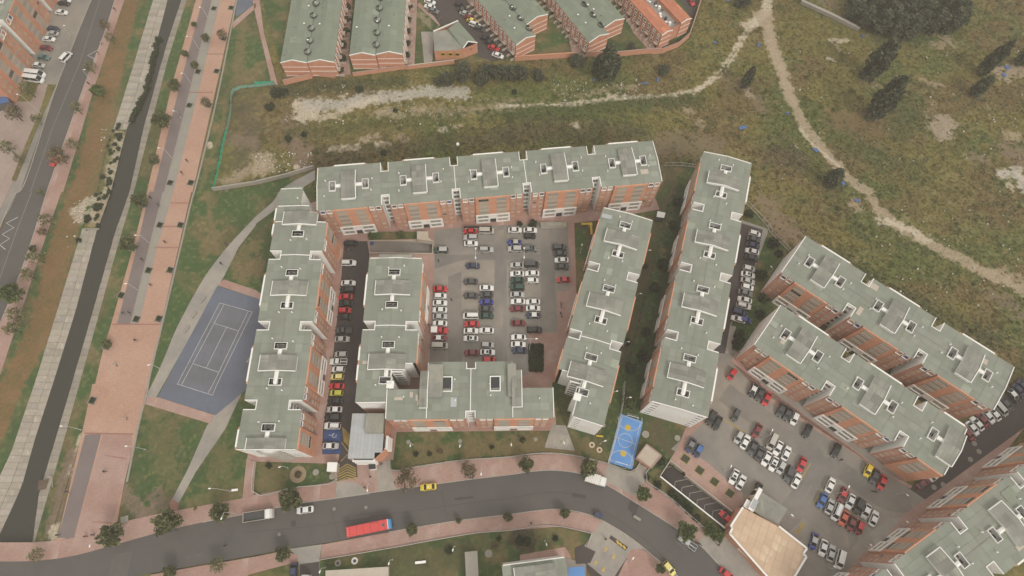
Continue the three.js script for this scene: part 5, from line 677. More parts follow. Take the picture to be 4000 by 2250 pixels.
// ---------------------------------------------------------------- walls and fences
function wall(name, label, str, h, t, mat, cope, y0 = 0) { const l = P(str), B = thing(name, label, 'wall', [l[0][0], y0, l[0][1]]), m = new MB(), c = new MB(); for (let i = 0; i + 1 < l.length; i++) { const a = [l[i][0] - l[0][0], l[i][1] - l[0][1]], b = [l[i + 1][0] - l[0][0], l[i + 1][1] - l[0][1]]; m.bar([a[0], h / 2, a[1]], [b[0], h / 2, b[1]], t, h); c.bar([a[0], h + .06, a[1]], [b[0], h + .06, b[1]], t + .1, .12); } part('wall_run', m.geo(), mat, B); part('coping', c.geo(), cope || mat, B); return B; }
function fence(label, str, h, { gap = 2.6, post = MAT.galv, rails = [.15, .95], base, net, name = 'fence', smoothIt = true } = {}) { let l = P(str); if (smoothIt) l = smooth(l, gap); const o = l[0], B = thing(name, label, 'fence', [o[0], .1, o[1]]); l = l.map(p => [p[0] - o[0], p[1] - o[1]]); const bm = new MB(), rm = new MB(), pg = boxGeo(-.06, .06, 0, h, -.06, .06);
  for (let i = 0; i < l.length; i++) { const q = part('post', pg, post, B); q.position.set(l[i][0], 0, l[i][1]); if (i) { const a = l[i - 1], b = l[i]; if (base) bm.bar([a[0], base / 2, a[1]], [b[0], base / 2, b[1]], .15, base); for (const r of rails) rm.bar([a[0], h * r, a[1]], [b[0], h * r, b[1]], .06, .07); if (net) { const m = new MB(), lean = rr(-.12, .2), top = h * rr(.82, 1), k = 4; for (let s = 0; s < k; s++) { const f = (t, y) => { const bow = Math.sin(t * Math.PI) * lean, n = nrm([b[1] - a[1], a[0] - b[0]]); return [a[0] + (b[0] - a[0]) * t + n[0] * (bow + y * .12), y, a[1] + (b[1] - a[1]) * t + n[1] * (bow + y * .12)]; }; m.quad(f(s / k, .03), f((s + 1) / k, .03), f((s + 1) / k, top - Math.sin((s + 1) / k * Math.PI) * .2), f(s / k, top - Math.sin(s / k * Math.PI) * .2)); } part('net_panel', m.geo(), net(i, l.length), B); } } }
  if (base) part('plinth', bm.geo(), MAT.slab, B); part('rail', rm.geo(), post, B); return B; }
fence('torn green and grey netting fence round the rubble plot', '00 1932 652/10 150 640/10 60 652/00 1770 690 1745 860 1700 1050 1672 1180 1650 1290 1612 1440', 2, { gap: 2.4, rails: [], post: MAT.wood, net: (i, n) => i > n * .62 ? MAT.netGreen : i < n * .12 ? MAT.netGreen : MAT.netGrey, name: 'netting_fence' });
wall('boundary_wall', 'low grey wall along the bottom of the rubble plot', '00 1612 1440 1932 1390/10 230 1335 445 1270', 1.6, .35, MAT.concrete);
wall('ruined_wall', 'pale concrete wall stub beside the dark grove', '30 245 22 480 130 680 232', 1.2, 1.1, MAT.concrete); wall('grove_wall', 'short concrete wall running off the top edge beside the grove', '30 245 22 268 -20 300 -60', 1.2, .3, MAT.concrete);
wall('estate_wall', 'pink brick wall along the front of the north estate', '10 215 640 425 590 430 570 600 585', 2.2, .3, MAT.kbrick, MAT.pink); wall('estate_wall', 'brick wall in front of the second gabled row houses', '10 735 575 1120 520 1155 525', 1.6, .3, MAT.kbrick, MAT.pink);
wall('estate_wall', 'pale wall below the small brick hall', '10 1155 522 1500 480', 1.8, .3, MAT.kbrick, MAT.cream); wall('estate_wall', 'red brick wall in front of the slanting row houses', '20 20 460 460 432', 2.2, .3, MAT.kbrick, MAT.kbrick);
wall('estate_wall', 'curved brick wall closing the north estate on the right', '20 560 425 800 425 1000 405 1130 400 1250 355 1330 285 1370 170 1425 0 1440 -60', 2.2, .3, MAT.kbrick, MAT.pink);
fence('white railing on a plinth along the lawn left of the entrance', '12 3 590 0 833 300 782 610 735 612 650', 1.7, { base: .5 }); fence('white railing on a plinth between street pavement and estate lawn', '12 1012 575 1020 655 1210 628 1540 580 1932 552/22 110 535 300 525 500 550 720 603', 1.7, { base: .5 });
fence('white railing round the bottom of the blue futsal court', '22 720 600 870 665 920 655 965 590', 1.7, { base: .5, gap: 2 }); fence('curved white railing along the planted bed below the ramp', '22 1050 620 1000 680 1000 725 1160 840 1440 1085 1550 1178 1600 1130', 1.5, { base: .5 });
fence('white railing along the southern pavement and lawn', '12 484 1328 1000 1241 1660 1126 1932 1104/22 200 1072 360 1076 600 1128', 1.6, { base: .45 }); fence('white railing at the southern driveway', '22 600 1128 565 1222', 1.6, { base: .4 });
fence('dark mesh fence down the middle of the planted strip', '21 1185 60 1150 235 1060 560 990 850 900 1200 860 1449/22 830 130 815 225', 2, { rails: [.1, .98], post: MAT.darkMetal }); fence('mesh fence from the right block to the upper parallel block', '21 1760 85 1932 275/31 0 290 150 445', 2, { base: .3 });
fence('concrete and mesh fence across the end of the planted strip', '20 1150 1255 1250 1253 1390 1268', 2, { base: .4 });
wall('ramp_wall', 'white topped wall between the planted bed and the ramp', '22 1112 700 1600 1090', 1.0, .22, MAT.cream, MAT.white);
fence('cage posts along the left side of the futsal court', '22 840 0 815 225 722 595', 3, { gap: 3, rails: [.05, .5, .99] });
for (const [x, y, a, l] of [[905, 255, .28, 'white framed goal at the top end of the blue court'], [820, 605, .28, 'white framed goal at the bottom end of the blue court']]) { const p = G(2, 2, x, y, .12), g = thing('futsal_goal', l, 'goal', [p[0], .12, p[1]], -a), s = y < 400 ? -1 : 1; part('frame', new MB().bar([-1.5, 0, 0], [-1.5, 2, 0], .1).bar([1.5, 0, 0], [1.5, 2, 0], .1).bar([-1.55, 2, 0], [1.55, 2, 0], .1).geo(), MAT.white, g); part('stay', new MB().bar([-1.5, 2, 0], [-1.5, 0, s * .9], .06).bar([1.5, 2, 0], [1.5, 0, s * .9], .06).bar([-1.5, .03, s * .9], [1.5, .03, s * .9], .06).geo(), MAT.galv, g); }

// ---------------------------------------------------------------- vehicles
const paint = (c, metal = 0) => new THREE.MeshPhysicalMaterial({ color: new THREE.Color().setRGB(...c), roughness: .42, metalness: metal, clearcoat: .5, clearcoatRoughness: .15, side: THREE.DoubleSide });
const PAINT = { white: paint([.76, .76, .74]), silver: paint([.46, .46, .45], .15), beige: paint([.48, .45, .4]), grey: paint([.17, .175, .18], .1), 'dark grey': paint([.06, .062, .066]), black: paint([.018, .018, .02]), red: paint([.52, .022, .03]), maroon: paint([.19, .018, .026]), 'orange red': paint([.62, .11, .05]), yellow: paint([.72, .53, .04]), 'pale yellow': paint([.75, .66, .2]), lime: paint([.5, .5, .06]), blue: paint([.04, .13, .38]), navy: paint([.022, .032, .085]), 'royal blue': paint([.03, .045, .26]), green: paint([.02, .06, .045]), teal: paint([.07, .17, .16]), brown: paint([.12, .08, .06]) };
const carGlass = M([.018, .02, .022], .14), lampMat = M([.7, .7, .66], .25), tailMat = M([.35, .02, .02], .35), chrome = M([.35, .35, .36], .5);
// body by cross-sections along x (front = +x): [x, half width, bonnet height]
function hull(sec, sill = .28) {
  const m = new MB(), R = sec.map(([x, w, h]) => [[x, sill, -w * .94], [x, .55, -w], [x, h * .86, -w * .985], [x, h, -w * .88], [x, h + .035, 0], [x, h, w * .88], [x, h * .86, w * .985], [x, .55, w], [x, sill, w * .94]]);
  for (let i = 1; i < R.length; i++) for (let j = 1; j < 9; j++) m.quad(R[i - 1][j - 1], R[i][j - 1], R[i][j], R[i - 1][j]);
  for (const r of [R[0], R[R.length - 1]]) for (let j = 1; j < 8; j++) m.tri(r[0], r[j], r[j + 1], [0, 0], [1, 0], [1, 1]);
  const g = m.geo(); return g;
}
const VTYPE = { // L, W, roof height, hull sections, cabin: rear foot, rear roof, front roof, front foot; belt height
  sedan: { L: 4.35, W: 1.72, H: 1.44, deck: .93, hood: .9, cab: [-1.72, -1.0, .42, 1.15], belt: .9 }, hatchback: { L: 3.75, W: 1.64, H: 1.48, deck: .95, hood: .92, cab: [-1.82, -1.5, .35, 1.1], belt: .92 },
  suv: { L: 4.5, W: 1.84, H: 1.7, deck: 1.05, hood: 1.04, cab: [-2.2, -1.9, .45, 1.15], belt: 1.05 }, van: { L: 4.7, W: 1.84, H: 1.92, deck: 1.05, hood: 1.02, cab: [-2.32, -2.2, 1.0, 1.75], belt: 1.08 }, pickup: { L: 5.0, W: 1.82, H: 1.68, deck: .8, hood: 1.04, cab: [-.55, -.3, .7, 1.3], belt: 1.0, bed: true }, minibus: { L: 6.6, W: 2.1, H: 2.55, deck: 1.15, hood: 1.1, cab: [-3.25, -3.15, 2.1, 2.8], belt: 1.25 },
};
const VG = {};
for (const [k, t] of Object.entries(VTYPE)) {
  const { L, W, H: Hc, cab: [a, b, c, d], belt, hood, deck } = t, l = L / 2, w = W / 2, iw = w * .74, bw = w * .9, g = VG[k] = { parts: [] };
  const sec = [[-l, w * .82, deck * .72], [-l + .12, w * .92, deck * .93], [-l + .5, w * .98, deck], [a, w, belt], [0, w, belt], [d, w, belt], [d + (l - d) * .45, w * .97, hood], [l - .25, w * .9, hood * .88], [l - .08, w * .82, hood * .76], [l, w * .7, hood * .6]];
  g.body = hull(t.bed ? [[-l, w * .95, .78], [-l + .1, w * .97, .8], [a - .05, w, .8], [a, w, belt], ...sec.slice(4)] : sec);
  const top = new MB(), y1 = Hc, y0 = Hc - .07; // roof panel with a slight crown and four pairs of pillars
  for (let i = 0; i < 4; i++) { const x = b + (c - b) * i / 4, x2 = b + (c - b) * (i + 1) / 4, cr = q => y0 + .07 * Math.sin(Math.PI * clamp(.12 + .76 * (q - b) / (c - b))); top.quad([x, cr(x), -iw], [x2, cr(x2), -iw], [x2, cr(x2) + .03, 0], [x, cr(x) + .03, 0]); top.quad([x, cr(x) + .03, 0], [x2, cr(x2) + .03, 0], [x2, cr(x2), iw], [x, cr(x), iw]); }
  for (const s of [-1, 1]) { top.bar([a, belt, s * bw], [b, y0 + .02, s * iw], .09, .08); top.bar([d, belt, s * bw], [c, y0 + .02, s * iw], .08, .08); const mx = (a + d) / 2 - .05, tx = (b + c) / 2; top.bar([mx, belt, s * bw], [tx, y0 + .02, s * iw], .08, .06); top.bar([b, y0 + .02, s * iw], [c, y0 + .02, s * iw], .08, .07); }
  g.parts.push(['roof_panel', top.geo(), 'body']);
  const q = (...p) => new MB().quad(...p).geo();
  g.parts.push(['windscreen', q([d, belt + .01, -bw * .97], [d, belt + .01, bw * .97], [c, y0, iw * .96], [c, y0, -iw * .96]), carGlass]); g.parts.push(['rear_window', q([a, belt + .01, bw * .95], [a, belt + .01, -bw * .95], [b, y0, -iw * .95], [b, y0, iw * .95]), carGlass]);
  for (const s of [-1, 1]) g.parts.push(['side_window', q([a, belt, s * bw], [d, belt, s * bw], [c, y0, s * iw], [b, y0, s * iw]), carGlass]);
  const wr = k === 'minibus' ? .38 : k === 'suv' || k === 'pickup' ? .35 : .31, wg = new THREE.CylinderGeometry(wr, wr, .2, 14).rotateX(Math.PI / 2);
  for (const x of [-l * .62, l * .62]) for (const s of [-1, 1]) g.parts.push(['wheel', wg, MAT.rubber, [x, wr, s * (w - .09)]]);
  for (const s of [-1, 1]) { g.parts.push(['headlight', boxGeo(l - .2, l - .02, hood * .62, hood * .78, s * w * .5, s * w * .78), lampMat]); g.parts.push(['tail_light', boxGeo(-l - .01, -l + .14, deck * .66, deck * .86, s * w * .58, s * w * .86), tailMat]); g.parts.push(['mirror', boxGeo(d - .25, d - .05, belt + .02, belt + .16, s * w, s * (w + .17)), 'body']); }
  if (t.bed) g.parts.push(['bed', new MB().box(-l + .08, a - .1, .802, .83, -w * .84, w * .84).geo(), MAT.darkMetal], ['bed_side', new MB().box(-l + .02, a - .06, .8, 1.02, w * .86, w * .98).box(-l + .02, a - .06, .8, 1.02, -w * .98, -w * .86).box(-l, -l + .1, .8, 1.02, -w * .86, w * .86).geo(), 'body']);
}
function makeCar(type, color, label, p, turn, y, group, extra = {}) {
  const g = VG[type], cat = type === 'minibus' ? 'minibus' : type === 'pickup' ? 'pickup' : type === 'van' ? 'van' : 'car', o = thing(extra.name || (cat === 'car' ? `parked_${type}` : `parked_${cat}`), label, cat, [p[0], y, p[1]], turn, group), bm = PAINT[color];
  part('body', g.body, bm, o); for (const [n, geo, m, pos] of g.parts) { const q = part(n, geo, m === 'body' ? (n === 'roof_panel' && extra.roof ? PAINT[extra.roof] : bm) : m, o); if (pos) q.position.set(...pos); }
  const t = VTYPE[type]; if (extra.sunroof) part('sunroof', boxGeo(-.35, .25, t.H + .02, t.H + .05, -.4, .4), carGlass, o); if (extra.rack) for (const s of [-1, 1]) part('roof_rail', boxGeo(t.cab[1], t.cab[2], t.H, t.H + .08, s * .55 - .03, s * .55 + .03), MAT.darkMetal, o); if (extra.hood) part('bonnet', boxGeo(t.cab[3] + .05, t.L / 2 - .3, t.hood + .04, t.hood + .055, -t.W * .4, t.W * .4), PAINT[extra.hood], o); if (extra.taxi) part('taxi_sign', boxGeo(-.1, .1, t.H, t.H + .16, -.3, .3), MAT.white, o);
  if (extra.box) part('cargo_box', boxGeo(-t.L / 2 + .05, t.cab[0] - .08, .85, 1.9, -.86, .86), MAT.white, o);
  return o;
}
const ORD = ['first', 'second', 'third', 'fourth', 'fifth', 'sixth', 'seventh', 'eighth', 'ninth', 'tenth', 'eleventh', 'twelfth', 'thirteenth', 'fourteenth', 'fifteenth', 'sixteenth', 'seventeenth', 'eighteenth', 'nineteenth', 'twentieth'];
// a row: where it is, which way the cars head in metres, height of the ground, then c r x y colour type [extras]
const KEY = { s: 'sedan', h: 'hatchback', u: 'suv', v: 'van', p: 'pickup', m: 'minibus' };
function row(where, from, dir, y, list, group) {
  list.forEach((e, i) => { const [c, r, x, yy, col, t, ex = {}] = e, type = KEY[t], p = G(c, r, x, yy, .75); const d = ex.dir || dir, flip = ex.back ? -1 : 1, a = yaw(d[0] * flip, d[1] * flip) + rr(-.025, .025);
    const det = ex.sunroof ? ' with sunroof' : ex.box ? ' with white cargo box' : ex.taxi ? ' taxi' : ex.roof ? ` with ${ex.roof} roof` : ''; makeCar(type, col, `${col} ${type === 'suv' ? 'SUV' : type}${det}, ${list.length > 1 ? ORD[i] + ' ' + from + ' ' : ''}${where}`, p, a, y, group, ex); });
}
const E1 = [1, 0], Wd = [-1, 0];
row('in the lane by the left block', 'from top', Wd, .09, [[1, 1, 712, 387, 'black', 's'], [1, 1, 700, 536, 'white', 'u', { rack: 1, back: 1 }], [1, 1, 697, 688, 'white', 's', { back: 1 }], [1, 1, 690, 737, 'black', 'u'], [1, 1, 675, 791, 'red', 's'], [1, 1, 680, 840, 'black', 's'], [1, 1, 670, 894, 'red', 'h', { back: 1 }], [1, 1, 668, 943, 'black', 's'], [1, 1, 662, 1046, 'dark grey', 'p'], [1, 1, 650, 1111, 'silver', 's', { back: 1 }], [1, 1, 642, 1226, 'silver', 'h'], [1, 1, 622, 1281, 'white', 'p'], [1, 1, 622, 1338, 'white', 'h'], [1, 1, 613, 1394, 'pale yellow', 'h', { taxi: 1 }], [1, 2, 610, 17, 'red', 's'], [1, 2, 607, 68, 'lime', 'h'], [1, 2, 600, 126, 'black', 's'], [1, 2, 593, 193, 'silver', 's', { roof: 'white' }], [1, 2, 578, 250, 'black', 'u']], 'cars parked along the narrow lane');
row('in the dark lane just above the blue bays', '', Wd, .09, [[1, 2, 577, 316, 'white', 'u', { rack: 1 }]], 'cars parked along the narrow lane'); row('parked on the lower blue disabled bay', '', Wd, .1, [[1, 2, 563, 467, 'silver', 's', { roof: 'white', back: 1 }]], 'cars parked along the narrow lane');
const CC = 'cars in the central car park';
row('in the central car park by the ramp stair house', '', Wd, .1, [[1, 1, 1395, 439, 'green', 'u', { roof: 'silver' }]], CC);
row('in the leftmost column of the courtyard', 'from top', E1, .1, [[1, 1, 1393, 732, 'red', 's'], [1, 1, 1390, 785, 'white', 'h'], [1, 1, 1388, 838, 'white', 's'], [1, 1, 1387, 890, 'white', 's', { back: 1 }], [1, 1, 1388, 940, 'silver', 's'], [1, 1, 1388, 993, 'white', 's', { back: 1 }], [1, 1, 1386, 1046, 'red', 'p', { box: 1 }], [1, 1, 1386, 1103, 'maroon', 's', { roof: 'white' }], [1, 1, 1387, 1160, 'beige', 'v']], CC);
row('in the second column of the courtyard', 'from top', Wd, .1, [[1, 1, 1615, 293, 'red', 's'], [1, 1, 1620, 344, 'silver', 'u'], [1, 1, 1622, 389, 'white', 's', { back: 1 }], [1, 1, 1635, 557, 'navy', 's'], [1, 1, 1620, 677, 'dark grey', 's'], [1, 1, 1620, 783, 'dark grey', 's'], [1, 1, 1620, 936, 'white', 'v', { rack: 1 }], [1, 1, 1627, 996, 'red', 's'], [1, 1, 1622, 1049, 'white', 's', { back: 1 }], [1, 1, 1622, 1106, 'white', 's', { sunroof: 1 }], [1, 1, 1627, 1213, 'maroon', 's']], CC);
row('in the third column of the courtyard', 'from top', E1, .1, [[1, 1, 1740, 293, 'beige', 'v'], [1, 1, 1738, 436, 'silver', 'u', { rack: 1 }], [1, 1, 1740, 725, 'white', 's'], [1, 1, 1738, 776, 'dark grey', 's', { back: 1 }], [1, 1, 1738, 830, 'royal blue', 's', { back: 1 }], [1, 1, 1740, 884, 'dark grey', 's'], [1, 1, 1740, 935, 'green', 's'], [1, 1, 1740, 1046, 'white', 's', { back: 1 }], [1, 1, 1747, 1154, 'silver', 'h'], [1, 1, 1748, 1210, 'white', 's', { sunroof: 1 }], [1, 1, 1760, 1266, 'red', 'h']], CC);
row('in the fourth column of the courtyard', 'from top', Wd, .1, [[2, 1, 22, 287, 'white', 's', { back: 1 }], [2, 1, 20, 380, 'royal blue', 's', { roof: 'silver' }], [2, 1, 22, 430, 'silver', 'u'], [2, 1, 36, 553, 'silver', 's'], [2, 1, 38, 618, 'white', 's', { sunroof: 1 }], [2, 1, 38, 666, 'green', 's'], [2, 1, 38, 719, 'green', 'u'], [2, 1, 40, 775, 'silver', 's', { back: 1 }], [2, 1, 44, 827, 'white', 's'], [2, 1, 38, 881, 'maroon', 's'], [2, 1, 48, 990, 'maroon', 's', { back: 1 }], [2, 1, 48, 1097, 'white', 's', { roof: 'white' }], [2, 1, 48, 1150, 'white', 's', { back: 1 }], [2, 1, 55, 1197, 'navy', 's']], CC);
row('in the fifth column of the courtyard', 'from top', E1, .1, [[2, 1, 138, 288, 'white', 's'], [2, 1, 135, 333, 'black', 'h'], [2, 1, 140, 429, 'grey', 'u', { sunroof: 1, rack: 1 }], [2, 1, 150, 548, 'dark grey', 'v'], [2, 1, 152, 615, 'white', 's', { back: 1 }], [2, 1, 155, 668, 'white', 'h'], [2, 1, 158, 830, 'white', 's', { back: 1 }], [2, 1, 160, 878, 'white', 's'], [2, 1, 160, 930, 'navy', 's', { roof: 'white', back: 1 }], [2, 1, 170, 1040, 'black', 'u', { rack: 1 }]], CC);
row('in the rightmost column of the courtyard', 'from top', E1, .1, [[2, 1, 360, 418, 'dark grey', 'u'], [2, 1, 366, 463, 'dark grey', 's'], [2, 1, 374, 515, 'white', 's', { back: 1 }], [2, 1, 377, 563, 'dark grey', 's'], [2, 1, 388, 662, 'red', 's', { back: 1 }]], CC);
const SD = [.959, .284]; row('in the side car park', 'from top', SD, .09, [[2, 1, 1832, 314, 'white', 'h'], [2, 1, 1825, 357, 'dark grey', 's'], [2, 1, 1818, 401, 'navy', 's'], [2, 1, 1813, 449, 'white', 's', { back: 1 }], [2, 1, 1808, 496, 'black', 's'], [2, 1, 1789, 578, 'silver', 'h', { roof: 'white' }], [2, 1, 1782, 624, 'white', 's', { sunroof: 1 }], [2, 1, 1780, 671, 'silver', 's'], [2, 1, 1777, 719, 'white', 'h'], [2, 1, 1760, 761, 'grey', 's'], [2, 1, 1757, 814, 'white', 's', { back: 1 }], [2, 1, 1748, 859, 'white', 'u', { rack: 1 }], [2, 1, 1715, 906, 'navy', 'u'], [2, 1, 1708, 960, 'white', 's', { back: 1 }]], 'cars in the side car park');
row('in the side car park, behind the last white sedan', '', SD, .09, [[2, 1, 1762, 965, 'royal blue', 'h']], 'cars in the side car park');
const SE = [-.55, .835], LC = 'cars in the large car park'; row('alone beside the end of the lower parallel block', '', [-.62, .78], .1, [[2, 1, 1660, 1376, 'red', 'h']], LC);
row('along the lower parallel block', 'from left', SE, .1, [[2, 2, 1820, 46, 'black', 's', { roof: 'white' }], [2, 2, 1872, 76, 'dark grey', 's'], [2, 2, 1922, 112, 'red', 's'], [3, 2, 98, 195, 'dark grey', 's'], [3, 2, 148, 226, 'dark grey', 's'], [3, 2, 200, 262, 'white', 'h'], [3, 2, 297, 354, 'black', 's'], [3, 2, 515, 500, 'black', 's'], [3, 2, 754, 652, 'yellow', 'h', { taxi: 1 }], [3, 2, 805, 697, 'dark grey', 's'], [3, 2, 862, 742, 'red', 's']], LC);
row('near the white end wall by the yellow line', 'from left', SE, .1, [[2, 2, 1505, 256, 'black', 'u'], [2, 2, 1550, 294, 'black', 's'], [2, 2, 1690, 236, 'dark grey', 'h'], [2, 2, 1850, 353, 'maroon', 's']], LC);
row('in the lower side of the long double row', 'from left', SE, .1, [[2, 2, 1710, 401, 'silver', 'h'], [2, 2, 1760, 437, 'white', 's', { back: 1 }], [2, 2, 1818, 479, 'dark grey', 's'], [2, 2, 1868, 522, 'dark grey', 's', { back: 1 }], [2, 2, 1920, 563, 'white', 's'], [3, 2, 42, 602, 'white', 's', { sunroof: 1 }], [3, 2, 98, 630, 'silver', 'h'], [3, 2, 158, 677, 'dark grey', 'u'], [3, 2, 213, 731, 'white', 's', { back: 1 }]], LC);
row('in the upper side of the long double row', 'from left', SE, .1, [[3, 2, 28, 436, 'beige', 'v'], [3, 2, 75, 483, 'white', 's'], [3, 2, 138, 523, 'white', 's', { back: 1 }], [3, 2, 255, 608, 'red', 's']], LC);
row('beside the square planters', 'from left', SE, .1, [[2, 2, 1350, 464, 'navy', 's', { roof: 'grey' }], [2, 2, 1405, 506, 'navy', 'h', { roof: 'blue' }], [2, 2, 1675, 699, 'white', 's', { sunroof: 1 }], [2, 2, 1728, 743, 'white', 's', { back: 1 }], [2, 2, 1850, 800, 'black', 's']], LC);
row('in the upper right double row', 'from left', SE, .1, [[3, 2, 470, 763, 'white', 's', { back: 1 }], [3, 2, 565, 836, 'maroon', 's', { roof: 'red' }], [3, 2, 620, 886, 'white', 's'], [3, 2, 685, 922, 'black', 'u'], [3, 2, 740, 961, 'silver', 's', { roof: 'white' }], [3, 2, 798, 1014, 'white', 's', { back: 1 }]], LC);
row('in the lower right double row', 'from left', SE, .1, [[3, 2, 408, 878, 'blue', 's'], [3, 2, 465, 924, 'silver', 's', { back: 1 }], [3, 2, 517, 966, 'white', 'v', { rack: 1 }], [3, 2, 570, 1012, 'orange red', 's'], [3, 2, 630, 1052, 'maroon', 's'], [3, 2, 690, 1086, 'maroon', 'h', { roof: 'red' }]], LC);
row('right of the peach hall', 'from left', [-.45, .89], .1, [[3, 2, 345, 1186, 'royal blue', 's', { roof: 'silver' }], [3, 2, 415, 1236, 'white', 's'], [3, 2, 475, 1277, 'silver', 's', { back: 1 }], [3, 2, 542, 1324, 'white', 'v']], LC);
row('on the dark side street', 'from below', [.5, .866], .1, [[3, 2, 1510, 378, 'maroon', 's'], [3, 2, 1543, 335, 'white', 's'], [3, 2, 1578, 300, 'white', 's', { back: 1 }], [3, 2, 1622, 276, 'maroon', 's'], [3, 2, 1662, 246, 'white', 's'], [3, 2, 1706, 226, 'white', 's', { back: 1 }], [3, 2, 1752, 188, 'silver', 'v'], [3, 2, 1795, 155, 'dark grey', 's'], [3, 2, 1850, 85, 'black', 's', { roof: 'white' }], [3, 2, 1890, 48, 'navy', 's'], [3, 2, 1925, 20, 'navy', 's']], 'cars on the side street');
row('tucked under the end of the lower parallel block', 'from left', [.78, -.5], .1, [[3, 2, 1168, 745, 'maroon', 's'], [3, 2, 1262, 690, 'white', 's']], LC);
const ND = [.9, .42]; row('in the left row of the north car park', 'from top', [.93, .3], .07, [[1, 0, 1312, 12, 'white', 's'], [1, 0, 1310, 50, 'white', 's', { back: 1 }], [1, 0, 1337, 80, 'grey', 's']], 'cars in the north estate');
row('in the right row of the north car park', 'from top', ND, .07, [[1, 0, 1535, 37, 'black', 's'], [1, 0, 1562, 77, 'dark grey', 's'], [1, 0, 1580, 102, 'silver', 's'], [1, 0, 1612, 132, 'maroon', 's'], [1, 0, 1633, 157, 'yellow', 's', { taxi: 1 }], [1, 0, 1653, 187, 'white', 'u', { rack: 1 }], [1, 0, 1687, 214, 'dark grey', 's'], [1, 0, 1733, 290, 'black', 's'], [1, 0, 1767, 322, 'black', 's'], [1, 0, 1793, 361, 'red', 's'], [1, 0, 1825, 417, 'white', 's']], 'cars in the north estate'); row('in the small yard behind the orange tile roofs', '', [.3, .9], .07, [[2, 0, 1352, 8, 'red', 's']], 'cars in the north estate');
row('before the pale orange corner block', 'from top', [.99, .1], .03, [[0, 0, 488, 2, 'white', 's'], [0, 0, 480, 22, 'black', 's'], [0, 0, 463, 92, 'white', 's'], [0, 0, 400, 216, 'navy', 's'], [0, 0, 395, 252, 'silver', 's', { back: 1 }], [0, 0, 368, 293, 'white', 's'], [0, 0, 345, 360, 'maroon', 's'], [0, 0, 325, 432, 'teal', 's'], [0, 0, 290, 490, 'silver', 's', { roof: 'white' }]], 'cars along the avenue');
row('at the lower end of the corner block car park', 'from top', [.99, .13], .03, [[0, 0, 270, 562, 'white', 'm'], [0, 0, 258, 600, 'white', 'm']], 'minibuses at the corner block'); row('driving across the avenue car park', '', [.42, -.9], .03, [[0, 0, 500, 430, 'white', 'v', { name: 'moving_van' }]]); row('on the avenue under the brown tree', '', [-.3, .95], .05, [[0, 0, 415, 1212, 'red', 's', { name: 'moving_car' }]]);
row('on the curving street below the long railing', '', [-.98, .12], .05, [[1, 2, 1300, 777, 'yellow', 's', { taxi: 1, name: 'moving_taxi' }]]); row('on the street behind the flatbed truck', '', [-.98, .14], .05, [[1, 2, 370, 950, 'white', 's', { name: 'moving_car' }]]); row('on the lower right street beside a small tree', '', [.6, .8], .05, [[2, 2, 1187, 1392, 'pale yellow', 'h', { taxi: 1, name: 'moving_taxi' }]]); row('under the green street tree on the right bend', '', [-.8, -.6], .05, [[2, 2, 1325, 1197, 'silver', 'p']]); row('at the bottom edge of the right hand street', '', [.75, .66], .05, [[2, 2, 1625, 1440, 'red', 's', { name: 'moving_car' }]]); row('in the bottom lane beside the carport', '', [.05, 1], .2, [[1, 2, 285, 1420, 'navy', 's']]); row('at the foot of the chevron ramp', '', [-.6, -.6], .1, [[2, 2, 1620, 1010, 'red', 's']]);
{ // red articulated-size city bus
  const p = G(1, 2, 861, 1086, 1.6), B = thing('city_bus', 'long red city bus with blue front on the curving street', 'bus', [p[0], .05, p[1]], yaw(.982, -.19)), R = paint([.62, .055, .05]), BL = paint([.05, .25, .5]), L = 11.4, w = 1.24;
  const body = new MB(); body.box(-L / 2, L / 2 - .9, .35, 2.95, -w, w); part('body', body.geo(), R, B); part('roof', hull([[-L / 2, w * .9, 2.95], [-L / 2 + .3, w, 3.05], [L / 2 - 1.2, w, 3.05], [L / 2 - .9, w, 3.0]], 2.9), R, B); part('front', hull([[L / 2 - .9, w, 3.02], [L / 2 - .3, w * .98, 2.95], [L / 2, w * .85, 2.6]], .35), BL, B);
  part('front_band', new MB().box(L / 2 - 1.0, L / 2 - .86, 3.06, 3.1, -w, w).geo(), MAT.white, B); part('windscreen', boxGeo(L / 2 - .02, L / 2 + .03, 1.3, 2.4, -w * .82, w * .82), carGlass, B);
  for (const s of [-1, 1]) for (let k = 0; k < 6; k++) part('side_window', boxGeo(-L / 2 + .5 + k * 1.65, -L / 2 + 1.95 + k * 1.65, 1.35, 2.35, s * w, s * (w + .02)), carGlass, B);
  for (const x of [-L * .3, L * .3]) for (const s of [-1, 1]) { const q = part('wheel', new THREE.CylinderGeometry(.48, .48, .3, 16).rotateX(Math.PI / 2), MAT.rubber, B); q.position.set(x, .48, s * (w - .13)); }
  for (let k = 0; k < 6; k++) part('roof_joint', boxGeo(-4.9 + k * 1.75, -4.84 + k * 1.75, 3.04, 3.1, -w * .96, w * .96), PAINT.maroon, B); part('roof_unit', boxGeo(.6, 2.6, 3.06, 3.3, -.75, .75), R, B); part('roof_hatch', boxGeo(3.3, 4.0, 3.06, 3.14, -.35, .35), MAT.glassGrey, B); part('roof_hatch', boxGeo(-2.4, -1.5, 3.07, 3.16, -.35, .35), R, B); for (let k = 0; k < 4; k++) part('roof_lamp', boxGeo(-L / 2 + .25, -L / 2 + .4, 3.05, 3.14, -.9 + k * .55, -.8 + k * .55), MAT.white, B); for (const s of [-1, 1]) part('mirror', new MB().bar([L / 2 - .1, 2.5, s * w], [L / 2 + .35, 2.6, s * (w + .35)], .1, .3).geo(), MAT.darkMetal, B);
}
